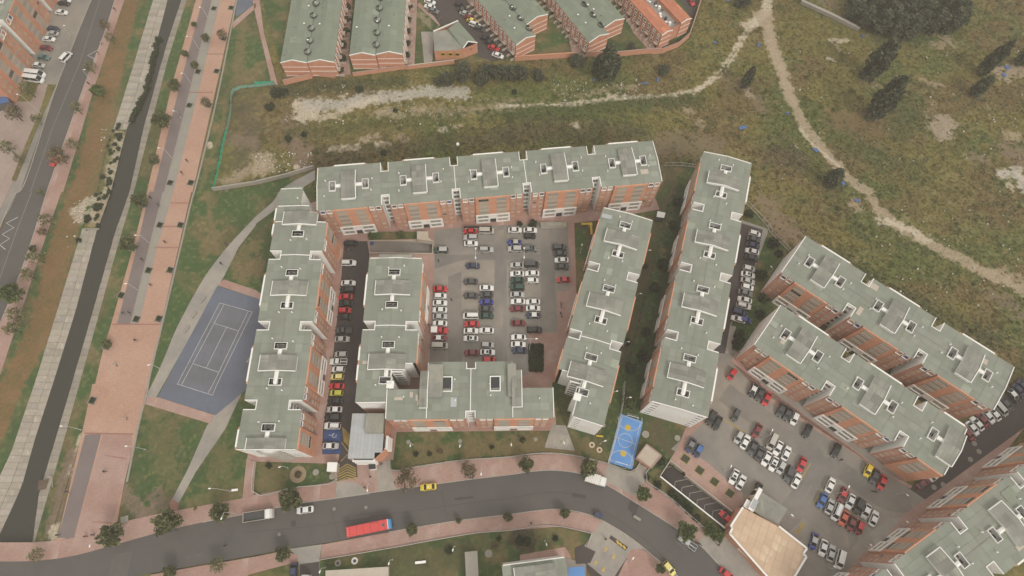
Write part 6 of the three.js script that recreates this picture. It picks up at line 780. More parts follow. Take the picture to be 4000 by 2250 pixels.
function truck(label, px, d, bedMat, L, kind) { const p = G(...px, 1.2), B = thing('truck', label, 'truck', [p[0], .05, p[1]], yaw(...d)), w = 1.2, x1 = L / 2; part('cab', hull([[x1 - 1.75, w * .96, 2.35], [x1 - 1.5, w, 2.5], [x1 - .5, w, 2.48], [x1 - .1, w * .95, 1.9], [x1, w * .85, 1.2]], .4), PAINT.white, B); part('windscreen', new MB().quad([x1 - .48, 2.4, -w * .85], [x1 - .48, 2.4, w * .85], [x1 - .06, 1.75, w * .82], [x1 - .06, 1.75, -w * .82]).geo(), carGlass, B);
  part('chassis', boxGeo(-x1 + .2, x1 - .6, .5, .75, -.45, .45), MAT.darkMetal, B); const b = new MB(); if (kind === 'open') { b.box(-x1, x1 - 1.95, .95, 1.05, -w, w); part('bed_floor', b.geo(), bedMat, B); const s = new MB(); s.box(-x1, x1 - 1.95, 1.05, 1.7, -w, -w + .08).box(-x1, x1 - 1.95, 1.05, 1.7, w - .08, w).box(-x1, -x1 + .08, 1.05, 1.7, -w + .08, w - .08).box(x1 - 2.05, x1 - 1.95, 1.05, 1.9, -w + .08, w - .08); part('bed_side', s.geo(), MAT.cream, B); } else { b.box(-x1, x1 - 1.85, .9, 2.75, -w, w); part('cargo_box', b.geo(), bedMat, B); const s = new MB(); for (let k = 0; k < 8; k++) s.box(-x1 + .25 + k * (L - 2.4) / 7, -x1 + .33 + k * (L - 2.4) / 7, 2.75, 2.79, -w + .05, w - .05); s.box(-x1 - .02, x1 - 1.83, 2.62, 2.74, w, w + .04); part('roof_rib', s.geo(), MAT.cream, B); }
  for (const x of [-x1 + 1.2, x1 - .95]) for (const s of [-1, 1]) { const q = part('wheel', new THREE.CylinderGeometry(.44, .44, .3, 14).rotateX(Math.PI / 2), MAT.rubber, B); q.position.set(x, .44, s * (w - .15)); } for (const s of [-1, 1]) part('mirror', boxGeo(x1 - .5, x1 - .4, 1.6, 2, s * w, s * (w + .25)), MAT.darkMetal, B); return B; }
truck('flatbed truck with white cab and dark open bed on the street', [1, 2, 18, 992], [.985, -.15], MAT.darkMetal, 7.6, 'open'); truck('white box truck parked at the kerb by the futsal court', [2, 2, 632, 722], [.965, .29], MAT.white, 5.6, 'box');
function motorbike(label, px, d, y = .1) { const p = G(...px, .5), B = thing('motorcycle', label, 'motorcycle', [p[0], y, p[1]], yaw(...d)); const wg = new THREE.TorusGeometry(.27, .07, 6, 14); for (const x of [-.65, .65]) part('wheel', wg, MAT.rubber, B).position.set(x, .33, 0); part('tank', new THREE.SphereGeometry(.24, 10, 8).scale(1.5, .8, .8), PAINT.black, B).position.set(.12, .8, 0); part('seat', boxGeo(-.65, -.1, .76, .86, -.13, .13), MAT.rubber, B); part('engine', boxGeo(-.25, .3, .3, .62, -.14, .14), chrome, B); part('fork', new MB().bar([.65, .33, 0], [.4, .98, 0], .08).bar([.4, 1.0, -.36], [.4, 1.0, .36], .05).geo(), chrome, B); part('tail', new MB().bar([-.3, .6, 0], [-.85, .78, 0], .16, .1).geo(), PAINT.red, B); }
motorbike('motorcycle with white fairing, upper of two beside the tall courtyard bed', [2, 1, 370, 850], [0, 1]); motorbike('dark motorcycle, lower of two beside the tall courtyard bed', [2, 1, 370, 925], [.3, 1]); motorbike('dark motorcycle in the top of the narrow lane', [1, 1, 695, 435], [1, .1]); motorbike('reddish motorcycle by the north estate path', [1, 0, 1383, 140], [.9, .4], .07); motorbike('motorcycle in the large car park near the red car', [3, 2, 808, 812], [1, .2]); motorbike('motorcycle parked on the pavement by the silver pickup', [2, 2, 1410, 1205], [.9, .5], .16);
// ---------------------------------------------------------------- trees, shrubs, rough growth
const leafMat = M([1, 1, 1], .95, { vertexColors: true }), barkMat = M([.09, .07, .05], 1), paleBark = M([.2, .17, .13], 1);
// a crown: clumps spread through the volume, each of many small leaf faces; radius 1, from y = 0 to y = h
function crownGeo(seed, { h = 1.5, clumps = 16, leaves = 60, leaf = .16, col, taper = 0, open = 0 }) {
  const r = mulberry(seed), p = [], c = [], n = [], v = new THREE.Vector3(), u = new THREE.Vector3(), w = new THREE.Vector3();
  for (let k = 0; k < clumps; k++) {
    const ty = Math.pow((k + r()) / clumps, .9), ring = Math.sin(Math.PI * clamp(.14 + .8 * ty)) * (1 - taper * ty), a = k * 2.4 + r() * .9, rad = ring * (.35 + .6 * Math.sqrt(r())), cx = Math.cos(a) * rad, cz = Math.sin(a) * rad, cy = ty * h, cr = (.30 + .22 * r()) * (1 - .5 * taper * ty), tone = .7 + .6 * r();
    for (let q = 0; q < leaves; q++) {
      v.set(r() - .5, r() - .5, r() - .5).normalize().multiplyScalar(cr * Math.pow(r(), .42)); const x = cx + v.x, y = cy + v.y * 1.0, z = cz + v.z; if (open && r() < open) continue;
      u.set(r() - .5, r() - .5, r() - .5).normalize(); w.set(r() - .5, r() - .5, r() - .5).cross(u).normalize(); const s = leaf * (.6 + .8 * r()); u.multiplyScalar(s); w.multiplyScalar(s * .6);
      const A = [x - u.x, y - u.y, z - u.z], B = [x + w.x, y + w.y, z + w.z], C = [x + u.x, y + u.y, z + u.z], D = [x - w.x, y - w.y, z - w.z]; p.push(...A, ...B, ...C, ...A, ...C, ...D); const t = tone * (.75 + .5 * r()); for (let i = 0; i < 6; i++) c.push(col[0] * t * (.9 + .2 * tone), col[1] * t, col[2] * t); }
  }
  const g = new THREE.BufferGeometry(); g.setAttribute('position', new THREE.Float32BufferAttribute(p, 3)); g.setAttribute('color', new THREE.Float32BufferAttribute(c, 3)); g.computeVertexNormals(); return g;
}
function trunkGeo(seed, h, limbs = 5) { // tapered trunk with limbs reaching into the crown (crown radius 1 starts at y = h)
  const r = mulberry(seed), gs = [new THREE.CylinderGeometry(.05, .085, h + .5, 7).translate(0, (h + .5) / 2, 0)]; for (let k = 0; k < limbs; k++) { const a = k * 2.3 + r(), l = .6 + .4 * r(), g = new THREE.CylinderGeometry(.012, .04, l, 5); g.translate(0, l / 2, 0); g.rotateZ(-.7 - .4 * r()); g.rotateY(a); g.translate(0, h * .75 + .3 * r(), 0); gs.push(g); } return mergeGeometries(gs); }
const OLIVE = [.10, .118, .048], GREEN = [.085, .12, .04], BROWN = [.14, .122, .07], DARK = [.066, .084, .05], LEAFY = [.14, .155, .065], GREYG = [.078, .094, .058];
const CR = { round: [1, 2, 3].map(s => crownGeo(s, { col: OLIVE, leaves: 70 })), green: [4, 5].map(s => crownGeo(s, { col: GREEN, leaves: 70 })), brown: [6, 7].map(s => crownGeo(s, { col: BROWN, leaves: 48, leaf: .12, open: .25 })), tall: [8, 9, 10].map(s => crownGeo(s, { col: DARK, h: 3.4, clumps: 40, leaves: 64, leaf: .15, taper: .45 })), loose: [11, 12, 13].map(s => crownGeo(s, { col: LEAFY, clumps: 13, leaves: 34, leaf: .13, open: .3 })), bush: [14, 15, 16].map(s => crownGeo(s, { col: GREYG, h: 1.1, clumps: 20, leaves: 80, leaf: .13 })), dark: [17, 18].map(s => crownGeo(s, { col: [.03, .045, .02], h: 1.0, clumps: 12, leaves: 60, leaf: .16 })) };
const TR = [trunkGeo(21, 1.1), trunkGeo(22, 1.0), trunkGeo(23, 1.2)];
let treeN = 0;
function tree(kind, c, r, x, y, R, label, { hgt, ground = .15, group, stem = 1, cat = 'tree', name, sy = 1 } = {}) {
  R *= .92; const i = treeN++, th = stem * R * 1.0, mid = ground + th + R * .7 * sy, p = G(c, r, x, y, mid), o = thing(name || (cat === 'tree' ? 'street_tree' : 'shrub'), label, cat, [p[0], ground, p[1]], i * 1.7, group);
  if (stem > .05) { const t = part('trunk', TR[i % 3], barkMat, o); t.scale.set(R, th / 1.0, R); } const v = CR[kind], cr = part('crown', v[i % v.length], leafMat, o); cr.position.y = th; cr.scale.set(R, R * sy, R); return o;
}
// trees measured by where foot and top appear
function tallTree(base, top, R, label, kind = 'tall', group) { const b = G(...base), h = Math.max(4, Math.min(20, heightFrom(b, T(...top)))), i = treeN++, o = thing('field_tree', label, 'tree', [b[0], 0, b[1]], i * 1.3, group), v = CR[kind]; const t = part('trunk', TR[i % 3], paleBark, o); t.scale.set(R * .8, h * .16, R * .8); const cr = part('crown', v[i % v.length], leafMat, o); cr.position.y = h * .08; cr.scale.set(R, h * .92 / 3.4, R); return o; }
const seq = (list, kind, g, where, from, opt = {}) => list.sort((a, b) => from.includes('top') ? (a[1] * 1449 + a[3]) - (b[1] * 1449 + b[3]) : (a[0] * 1932 + a[2]) - (b[0] * 1932 + b[2])).forEach(([c, r, x, y, R, k], i) => tree(k || kind, c, r, x, y, R, `${where}, ${ORD[i]} ${from}`, { group: g, ...opt }));
seq([[0, 2, 265, 1290, 1.8, 'loose'], [0, 2, 830, 1140, 2.9], [0, 2, 1255, 1035, 3.1], [0, 2, 1655, 965, 2.5], [1, 2, 255, 865, 2.9], [1, 2, 1138, 715, 3.0, 'brown'], [1, 2, 1600, 650, 2.3, 'brown'], [2, 2, 110, 605, 2.0], [2, 2, 585, 632, 2.4], [2, 2, 995, 830, 1.9, 'green'], [2, 2, 1325, 1110, 2.4, 'green']], 'round', 'trees along the north side of the street', 'street tree on the north pavement', 'from left');
seq([[0, 2, 1635, 1370, 2.0, 'loose'], [0, 2, 1280, 1425, 1.7], [1, 2, 200, 1285, 1.9], [1, 2, 1172, 1100, 1.55], [1, 2, 1528, 1030, .8], [1, 2, 1900, 1002, 1.25], [2, 2, 395, 972, 1.35], [2, 2, 1120, 1392, 1.3]], 'round', 'trees along the south side of the street', 'small round tree on the south pavement', 'from left');
seq([[0, 0, 1462, 182, .9], [0, 0, 1395, 402, 1.3], [0, 0, 1312, 640, 2.1], [0, 0, 1215, 900, 2.9], [0, 0, 1165, 1205, 1.6], [0, 1, 1058, 62, 2.5], [0, 1, 968, 392, 2.3], [0, 1, 808, 1150, 1.3]], 'round', 'trees on the canal side of the promenade', 'dark tree in the grass edge of the promenade', 'from top', { ground: .05 });
seq([[0, 0, 1550, 283, 1.4], [0, 0, 1675, 255, 1.8, 'brown'], [0, 0, 1466, 492, 1.4], [0, 0, 1553, 770, 1.8, 'brown']], 'round', 'trees standing on the promenade', 'tree standing in the promenade paving', 'from top');
seq([[0, 0, 785, 180, 1.9, 'brown'], [0, 0, 830, 285, 1.9], [0, 0, 670, 500, 2.2], [0, 0, 735, 682, 2.2, 'green'], [0, 0, 570, 810, 2.2], [0, 0, 548, 1080, 2.0], [0, 0, 430, 1170, 3.1, 'brown'], [0, 1, 300, 0, 1.4], [0, 1, 345, 205, 2.3], [0, 1, 315, 300, 1.4, 'brown'], [0, 1, 240, 425, 1.1, 'dark'], [0, 1, 262, 490, 2.6], [0, 1, 205, 620, 2.3], [0, 1, 82, 765, 2.9, 'green'], [0, 1, 110, 925, 2.4], [0, 1, 85, 1030, 2.4]], 'loose', 'trees on the avenue pavement', 'loose tree on the avenue pavement', 'from top');
seq([[0, 0, 100, 850, 2.7, 'brown'], [0, 0, 200, 670, 2.6], [0, 0, 265, 900, 1.8], [0, 0, 50, 1110, 2.4], [0, 0, 140, 1190, 1.6]], 'loose', 'trees by the corner block', 'tree on the left pavement below the corner block', 'from top');
seq([[1, 0, 1370, 610, 1.6], [1, 0, 1440, 585, 2.6], [1, 0, 1560, 540, 3.6], [1, 0, 1700, 590, 2.6], [1, 0, 1745, 530, 3.2], [1, 0, 1850, 540, 3.4], [1, 0, 1925, 545, 3.0], [2, 0, 60, 540, 3.2], [2, 0, 200, 560, 2.4], [2, 0, 490, 450, 2.6], [2, 0, 905, 350, 1.6], [2, 0, 1150, 520, 2.2]], 'bush', 'bushy trees below the north estate', 'grey green bushy tree below the north estate wall', 'from left', { ground: 0, stem: .25, name: 'bushy_tree' });
seq([[1, 0, 780, 670, 1.5], [1, 0, 150, 700, 2.2], [1, 0, 100, 800, 1.8], [1, 0, 210, 690, 1.6], [1, 0, 1050, 830, .9], [1, 0, 360, 1010, 1.2], [1, 0, 240, 1040, 1.3], [1, 0, 960, 1150, 1.2], [2, 0, 20, 690, 1.1], [0, 1, 655, 200, 1.2], [0, 1, 590, 360, .9]], 'dark', 'low dark shrubs in the rough ground', 'low dark shrub in the rough ground', 'going rightwards', { ground: -.1, stem: 0, cat: 'shrub' });
[[690, 600, 690, 335, 3.4, 'tall dark tree in front of the slanting row houses'], [640, 560, 630, 420, 2.4, 'shorter dark tree left of the tallest tree by the row houses'], [760, 570, 780, 420, 2.4, 'shorter dark tree right of the tallest tree by the row houses'], [1745, 660, 1825, 510, 1.9, 'slender dark tree above a blue tarp beside the fork of the dirt track'], [1725, 40, 1760, -60, 3.0, 'dark tree at the top edge left of the dirt track fork']].forEach(e => tallTree([2, 0, e[0], e[1]], [2, 0, e[2], e[3]], e[4], e[5]));
[[745, 590, 985, 325, 4.0, 'broad dark tree in the field, upper of the close pair'], [775, 880, 1040, 600, 4.2, 'broad dark tree in the field, lower of the close pair'], [1595, 560, 1850, 335, 2.8, 'tall leaning dark tree near the bare soil on the right'], [1880, 490, 2010, 340, 2.6, 'dark tree cut by the right edge of the field'], [1545, 720, 1685, 575, 2.6, 'blue green tree with a tarp at its foot in the right field'], [455, 1390, 480, 1240, 2.8, 'round dark tree beside the long dirt track']].forEach(e => tallTree([3, 0, e[0], e[1]], [3, 0, e[2], e[3]], e[4], e[5]));
[[620, 130], [700, 190], [760, 90], [820, 230], [880, 170], [930, 260], [990, 110], [1020, 265], [1090, 240], [1130, 150], [1210, 230], [1260, 120], [1330, 60], [1380, 180], [640, 40], [760, -10], [900, 30], [1060, 10], [1200, 20], [1330, 232]].sort((a, b) => a[0] - b[0]).forEach(([x, y], i) => { const n = tallTree([3, 0, x, y], [3, 0, x + (x - 150) * .16, y - 130], rr(3.2, 4.3), 'dark tree in the dense grove at the top of the field', 'tall', 'trees of the dense grove'); n.userData.label = `dark tree of the dense grove at the top edge, ${ORD[i]} from left`; });
seq([[1, 1, 870, 330, 1.1, 'green'], [1, 1, 1092, 320, 1.15, 'green'], [2, 1, 160, 232, 1.5, 'dark'], [2, 1, 60, 236, 1.0, 'dark']], 'green', 'shrubs by the courtyard bins', 'clipped dark shrub above the central car park', 'from left', { stem: .1, cat: 'shrub' });
seq([[2, 1, 1250, 70, 1.6], [2, 1, 1215, 250, 1.5], [2, 1, 1140, 530, 1.8], [2, 1, 1080, 720, 1.7], [2, 1, 1150, 560, 1.4], [2, 1, 1010, 1050, 1.6], [2, 1, 985, 1230, 1.7], [2, 1, 900, 1330, 1.7], [2, 2, 890, 140, 2.2, 'green'], [2, 1, 870, 1130, 1.2], [2, 1, 1010, 560, .9]], 'dark', 'shrubs in the planted strip', 'dark shrub in the strip between the slanting blocks', 'from top', { stem: .15, cat: 'shrub' });
seq([[2, 2, 1105, 762, 1.3], [2, 2, 1125, 580, 1.6], [2, 2, 1500, 1100, 1.9, 'green'], [2, 2, 1550, 1140, 1.7, 'green'], [2, 2, 1270, 880, 1.5], [2, 2, 1340, 940, 1.5], [2, 2, 1210, 830, 1.3], [2, 2, 1020, 700, .8], [2, 2, 1400, 1010, 1.2]], 'dark', 'shrubs in the bed beside the ramp', 'shrub in the long bed beside the chevron ramp', 'from its left end', { stem: .1, cat: 'shrub' });
seq([[1, 2, 318, 683, .9, 'brown'], [1, 2, 95, 615, .9], [1, 2, 1205, 530, .8], [1, 2, 1310, 525, .7], [1, 2, 1385, 510, .9, 'brown'], [1, 2, 1780, 475, .7], [2, 2, 80, 420, .9], [2, 2, 60, 1185, 1.3], [2, 2, 110, 1180, 1.2], [2, 2, 330, 1165, .9], [1, 2, 1455, 1260, 1.1], [1, 2, 1800, 1215, 1.0, 'brown'], [1, 2, 1835, 1165, .7], [1, 2, 560, 1350, .8, 'loose'], [1, 2, 1290, 1370, .6, 'loose']], 'dark', 'little shrubs on the estate lawns', 'little shrub on the estate lawns', 'going rightwards', { ground: .05, stem: .1, cat: 'shrub' });
seq([[2, 1, 1890, 620, 2.0], [2, 1, 1900, 800, 1.7], [2, 1, 1880, 920, 1.6], [2, 1, 1720, 1080, 2.0], [2, 1, 1700, 1150, 1.5], [2, 1, 1790, 160, 1.5], [3, 1, 40, 380, 2.0], [3, 1, 90, 460, 1.4]], 'dark', 'shrubs round the side car park', 'dark shrub in the beds round the side car park', 'in turn', { ground: .05, stem: .05, cat: 'shrub' });
seq([[1, 0, 690, 45, 1.5], [1, 0, 685, 140, 1.5], [1, 0, 672, 230, 1.5], [1, 0, 657, 325, 1.6], [1, 0, 650, 430, 1.6], [1, 0, 635, 520, 1.4]], 'dark', 'shrubs in the first row house lane', 'dark shrub in the lane between the two gabled row houses', 'from top', { stem: .3, cat: 'shrub' });
seq([[1, 0, 1158, 50, 1.2], [1, 0, 1152, 140, 1.2], [1, 0, 1147, 230, 1.2], [1, 0, 1142, 320, 1.3], [1, 0, 1140, 410, 1.2]], 'dark', 'shrubs right of the second row houses', 'dark shrub along the right side of the second row houses', 'from top', { stem: .3, cat: 'shrub' });
{ // tall hedge in the courtyard bed
  const c = G(2, 1, 182, 1250, .5), o = thing('hedge', 'dense dark hedge filling the tall bed at the right of the courtyard', 'hedge', [c[0], .14, c[1]]), gs = []; for (let i = 0; i < 3; i++) for (let j = 0; j < 6; j++) { const g = CR.dark[(i + j) & 1].clone(); g.scale(.95, .9, .95); g.rotateY(i * 2 + j); g.translate((i - 1) * 1.25, 0, (j - 2.5) * 1.35); gs.push(g); } part('foliage', mergeGeometries(gs), leafMat, o);
}
{ // promenade planters: square beds with a small plant
  const sq = [[0, 0, 1615, 65], [0, 0, 1745, 60], [0, 0, 1690, 292], [0, 0, 1555, 296], [0, 0, 1495, 542], [0, 0, 1635, 538], [0, 0, 1430, 796], [0, 0, 1575, 795], [0, 0, 1285, 1380], [0, 0, 1440, 1380], [0, 1, 1207, 250], [0, 1, 1363, 250], [0, 1, 1122, 592], [0, 1, 1285, 590], [0, 1, 1030, 960], [0, 1, 1200, 957], [0, 1, 915, 780], [0, 1, 808, 1165], [0, 1, 1085, 95], [0, 1, 1003, 425], [0, 2, 698, 125], [0, 0, 1465, 182]];
  sq.forEach(([c, r, x, y], i) => { const p = G(c, r, x, y, .15), o = thing('square_planter', `square dark planting bed in the promenade, ${i === 16 || i > 16 ? 'canal edge' : i % 2 ? 'lawn side' : 'bike lane side'}, ${ORD[Math.min(18, i > 15 ? i - 16 : i >> 1)]} down`, 'planter', [p[0], .15, p[1]], -.23, 'planting beds of the promenade'); part('edging', new MB().box(-1.05, 1.05, 0, .12, -1.05, -.92).box(-1.05, 1.05, 0, .12, .92, 1.05).box(-1.05, -.92, 0, .12, -.92, .92).box(.92, 1.05, 0, .12, -.92, .92).geo(), MAT.greyband, o); part('soil', boxGeo(-.92, .92, 0, .06, -.92, .92), MAT.soilDark, o); const cg = part('plant', CR.dark[i & 1], leafMat, o); cg.scale.set(.62, .5, .62); cg.position.y = .02; });
}
{ // rough growth: tufts scattered by what the map says grows there
  const tuft = (seed, n, s) => { const r = mulberry(seed), p = []; for (let k = 0; k < n; k++) { const a = r() * 6.3, d = r() * .4, x = Math.cos(a) * d, z = Math.sin(a) * d, h = (.25 + .5 * r()) * s, t = r() * 6.3, w = .1 + .1 * r(), lx = Math.cos(a) * .3 * r(), lz = Math.sin(a) * .3 * r(); p.push(x - Math.cos(t) * w, 0, z - Math.sin(t) * w, x + Math.cos(t) * w, 0, z + Math.sin(t) * w, x + lx, h, z + lz); } const g = new THREE.BufferGeometry(); g.setAttribute('position', new THREE.Float32BufferAttribute(p, 3)); g.computeVertexNormals(); return g; };
  const mk = (name, label, n, geo, accept, sc, tint) => { const m = new THREE.InstancedMesh(geo, M([1, 1, 1], 1), n), M4 = new THREE.Matrix4(), q = new THREE.Quaternion(), up = new THREE.Vector3(0, 1, 0), c = new THREE.Color(); let k = 0, guard = 0; while (k < n && guard++ < n * 12) { const x = rr(GX0, GX1), z = rr(GZ0, GZ1); if (!accept(x, z)) continue; const s = rr(sc[0], sc[1]); M4.compose(new THREE.Vector3(x, -.12, z), q.setFromAxisAngle(up, rnd() * 6.3), new THREE.Vector3(s, s * rr(.6, 1.2), s)); m.setMatrixAt(k, M4); const g = colAt(x, z), t = rr(.88, 1.18); m.setColorAt(k, c.setRGB(g[0] * t * tint[0], g[1] * t * tint[1], g[2] * t * tint[2])); k++; } m.count = k; m.name = name; tag(sh(m), label, name.replace('_', ' '), null, 'stuff'); scene.add(m); };
  const built = (x, z) => (x > -70 && x < 62 && z > -104 + (-x) * .1 && z < 20) || (x >= 55 && z > -110 + (x - 55) * 1.0 - 0 && x < 150 && z > -100 + (x - 60) * .82);
  const fld = (x, z) => kindAt(x, z) === 0 && x > -82 && z < 0 && !built(x, z);
  mk('field_grass', 'rough brown and olive grass of the overgrown field', 70000, tuft(31, 9, .5), fld, [.45, .95], [1.7, 1.68, 1.5]);
  mk('weed_clumps', 'darker weedy clumps through the overgrown field', 700, (() => { const g = CR.bush[0].clone().scale(.5, .35, .5); g.deleteAttribute('color'); return g; })(), (x, z) => fld(x, z) && fbm(x * .06 + 9, z * .06 + 80, 3) > .52, [.5, 1.5], [1.15, 1.25, 1.05]);
}
{ // weeds that overhang the water on the left canal side
  const bits = []; for (let v = 150; v < 470; v += 9) { const a = at(...alongV(canal.WL, v), -1.2), w = rr(.6, 1.3); const g = CR.dark[(v >> 1) & 1].clone(); g.scale(w, w * .6, w); g.rotateY(v); g.translate(a[0] - .9 + rr(-.5, .4), -1.9, a[1]); bits.push(g); } for (let v = 486; v < 900; v += 12) for (const q of [.2, .6]) { const a = at(...alongV(canal.OL, v), 0), b = at(...alongV(canal.WL, v), WATER), w = rr(.4, 1.1), g = CR.dark[(v >> 1) & 1].clone(); if (rnd() < .35) continue; g.scale(w, w * .5, w); g.rotateY(v); const t = q + rr(-.2, .2); g.translate(a[0] + (b[0] - a[0]) * t, (WATER) * t - .1, a[1]); bits.push(g); } const m = sh(new THREE.Mesh(mergeGeometries(bits), leafMat)); m.name = 'canal_weeds'; tag(m, 'dark weeds growing down the left canal bank to the water', 'weeds', null, 'stuff'); scene.add(m);
}
// ---------------------------------------------------------------- lamps, people, small things
function lamp(label, base, top, arm, { h, twin, group = 'street lamps' } = {}) { const b = G(...base, .1); h = h ?? Math.max(3, Math.min(11, heightFrom(b, T(...top)))); const o = thing('street_lamp', label, 'street lamp', [b[0], .1, b[1]], arm === undefined ? rr(0, 6) : yaw(...nrm(arm)), group); part('pole', new THREE.CylinderGeometry(.05, .09, h, 8).translate(0, h / 2, 0), MAT.galv, o); for (const s of twin ? [-1, 1] : [1]) { part('arm', new MB().bar([0, h - .1, 0], [s * (h > 5 ? 1.3 : .6), h + .12, 0], .07).geo(), MAT.galv, o); part('lamp_head', new THREE.SphereGeometry(.25, 10, 6).scale(1.6, .4, .75).translate(s * (h > 5 ? 1.5 : .8), h + .14, 0), MAT.white, o); } part('foot', new THREE.CylinderGeometry(.2, .24, .25, 10).translate(0, .12, 0), MAT.concrete, o); return o; }
const LP = [['twin lamp over the third column of the central car park', [1, 1, 1668, 580], [1, 1, 1657, 440], [0, -1], 1], ['twin lamp between the fourth and fifth columns of the central car park', [2, 1, 82, 578], [2, 1, 92, 435], [0, -1], 1], ['twin lamp at the tall courtyard bed', [2, 1, 130, 1195], [2, 1, 155, 1105], [1, 0], 1], ['lamp leaning from the left pavement by the corner block', [0, 0, 312, 860], [0, 0, 165, 722], [-1, -.3]], ['lamp at the top of the corner block car park', [0, 0, 538, 275], [0, 0, 470, 195], [1, 0]], ['lamp on the avenue pavement beside a walking person', [0, 0, 685, 600], [0, 0, 625, 528], [1, -.1]],
  ['lamp at the top of the bike lane', [0, 0, 1566, 130], [0, 0, 1520, 60], [-1, 0]], ['lamp beside the bike lane, second from top', [0, 0, 1503, 370], [0, 0, 1452, 275], [-1, 0]], ['lamp beside the bike lane, third from top', [0, 0, 1442, 630], [0, 0, 1395, 555], [-1, 0]], ['lamp beside the bike lane, fourth from top', [0, 0, 1368, 890], [0, 0, 1335, 838], [-1, 0]], ['lamp beside the bike lane, fifth from top', [0, 0, 1300, 1195], [0, 0, 1235, 1120], [-1, 0]], ['lamp beside the bike lane, sixth from top', [0, 1, 1130, 385], [0, 1, 1065, 325], [-1, 0]], ['lamp beside the bike lane, lowest of the row', [0, 1, 1040, 740], [0, 1, 975, 690], [-1, 0]], ['lamp standing in the grass between canal and promenade', [0, 2, 612, 345], [0, 2, 510, 314], [-1, 0]], ['lamp between the promenade channel and the park lawn', [0, 2, 1097, 494], [0, 2, 1000, 468], [-1, 0]], ['lamp by the white marker on the lower park lawn', [0, 2, 1740, 808], [0, 2, 1634, 776], [-1, 0]], ['lamp left of the tennis court', [0, 1, 1203, 1330], [0, 1, 1150, 1300], [-1, .2]], ['bent arm lamp over the street by the flatbed truck', [0, 2, 1780, 975], [0, 2, 1690, 968], [-.2, 1]], ['lamp near the promenade foot by the street', [0, 2, 755, 1195], [0, 2, 690, 1190], [0, 1]],
  ['lamp on the lawn below the long block', [1, 2, 240, 632], [1, 2, 212, 634], [-1, .3], 0, 4], ['first lamp from left on the wide street lawn', [1, 2, 1182, 458], [1, 2, 1172, 455], [0, 1], 0, 4], ['second lamp from left on the wide street lawn', [1, 2, 1546, 462], [1, 2, 1545, 440], [0, 1], 0, 4], ['third lamp from left on the wide street lawn', [1, 2, 1925, 452], [1, 2, 1925, 440], [0, 1], 0, 4], ['lamp on the pale trapezoid path', [2, 2, 371, 440], [2, 2, 371, 430], [.5, 1], 0, 4], ['hooked lamp by the yellow play bench', [2, 2, 665, 452], [2, 2, 698, 440], [1, -.3], 0, 4], ['hooked lamp in the strip above the futsal court', [2, 2, 752, 82], [2, 2, 785, 70], [1, -.2], 0, 4], ['lamp at the head of the futsal court', [2, 2, 845, 130], [2, 2, 860, 108], [1, 0], 0, 5], ['lamp by the street above the entrance of the blue court, under the trees', [1, 2, 1706, 655], [1, 2, 1707, 690], [0, 1], 0, 7], ['lamp on the kerb by the striped entrance', [1, 2, 880, 770], [1, 2, 885, 795], [0, 1], 0, 6], ['lamp on the lawn above the long shelter', [1, 2, 525, 1385], [1, 2, 508, 1408], [-.3, 1], 0, 4], ['lamp at the dark hedge gap of the bottom lawn', [1, 2, 1030, 1325], [1, 2, 1018, 1350], [-.2, 1], 0, 4], ['lamp on the brown bottom lawn near a hedge', [1, 2, 1500, 1225], [1, 2, 1496, 1248], [-.2, 1], 0, 4], ['lamp on the lawn above the cut off grey block', [2, 2, 247, 1185], [2, 2, 252, 1198], [.2, 1], 0, 4], ['lamp on the pink pavement by the yellow arrows', [2, 2, 870, 1330], [2, 2, 895, 1315], [.6, -.7], 0, 5], ['lamp between the planters and the white sedans', [2, 2, 1595, 655], [2, 2, 1588, 665], [.5, -.8], 0, 5], ['lamp at the upper end of the right double row', [3, 2, 505, 825], [3, 2, 532, 788], [.5, -.8], 0, 6], ['lamp near the maroon sedan in the large car park', [2, 2, 1880, 410], [2, 2, 1895, 370], [.5, -.8], 0, 6], ['lamp on the pink walkway island', [3, 2, 960, 830], [3, 2, 975, 822], [.7, .6], 0, 4], ['lamp by the lower portal of the corner block', [3, 2, 730, 1230], [3, 2, 715, 1215], [-.7, -.6], 0, 4], ['lamp at the middle portal of the corner block', [3, 2, 1000, 1060], [3, 2, 985, 1048], [-.7, -.6], 0, 4], ['lamp by the bottom portal walkway', [3, 2, 460, 1390], [3, 2, 445, 1378], [-.7, -.6], 0, 4], ['lamp over the grey terrace edge', [3, 2, 150, 1010], [3, 2, 140, 998], [-.7, -.6], 0, 4], ['lamp in the planted strip opposite the second recess', [2, 1, 1000, 483], [2, 1, 1040, 478], [1, 0], 0, 4], ['lamp in the planted strip near its middle', [2, 1, 930, 805], [2, 1, 960, 800], [1, 0], 0, 4], ['lamp in the planted strip near the lower recess', [2, 1, 840, 1162], [2, 1, 870, 1158], [1, 0], 0, 4], ['lamp on the lawn right of the side car park', [2, 1, 1930, 620], [2, 1, 1905, 600], [-.6, -.8], 0, 4], ['lamp by the playground bed', [2, 1, 515, 460], [2, 1, 518, 435], [.1, -1], 0, 4]];
for (const [l, b, t, a, tw, h] of LP) lamp(l, b, t, a, { twin: !!tw, h });
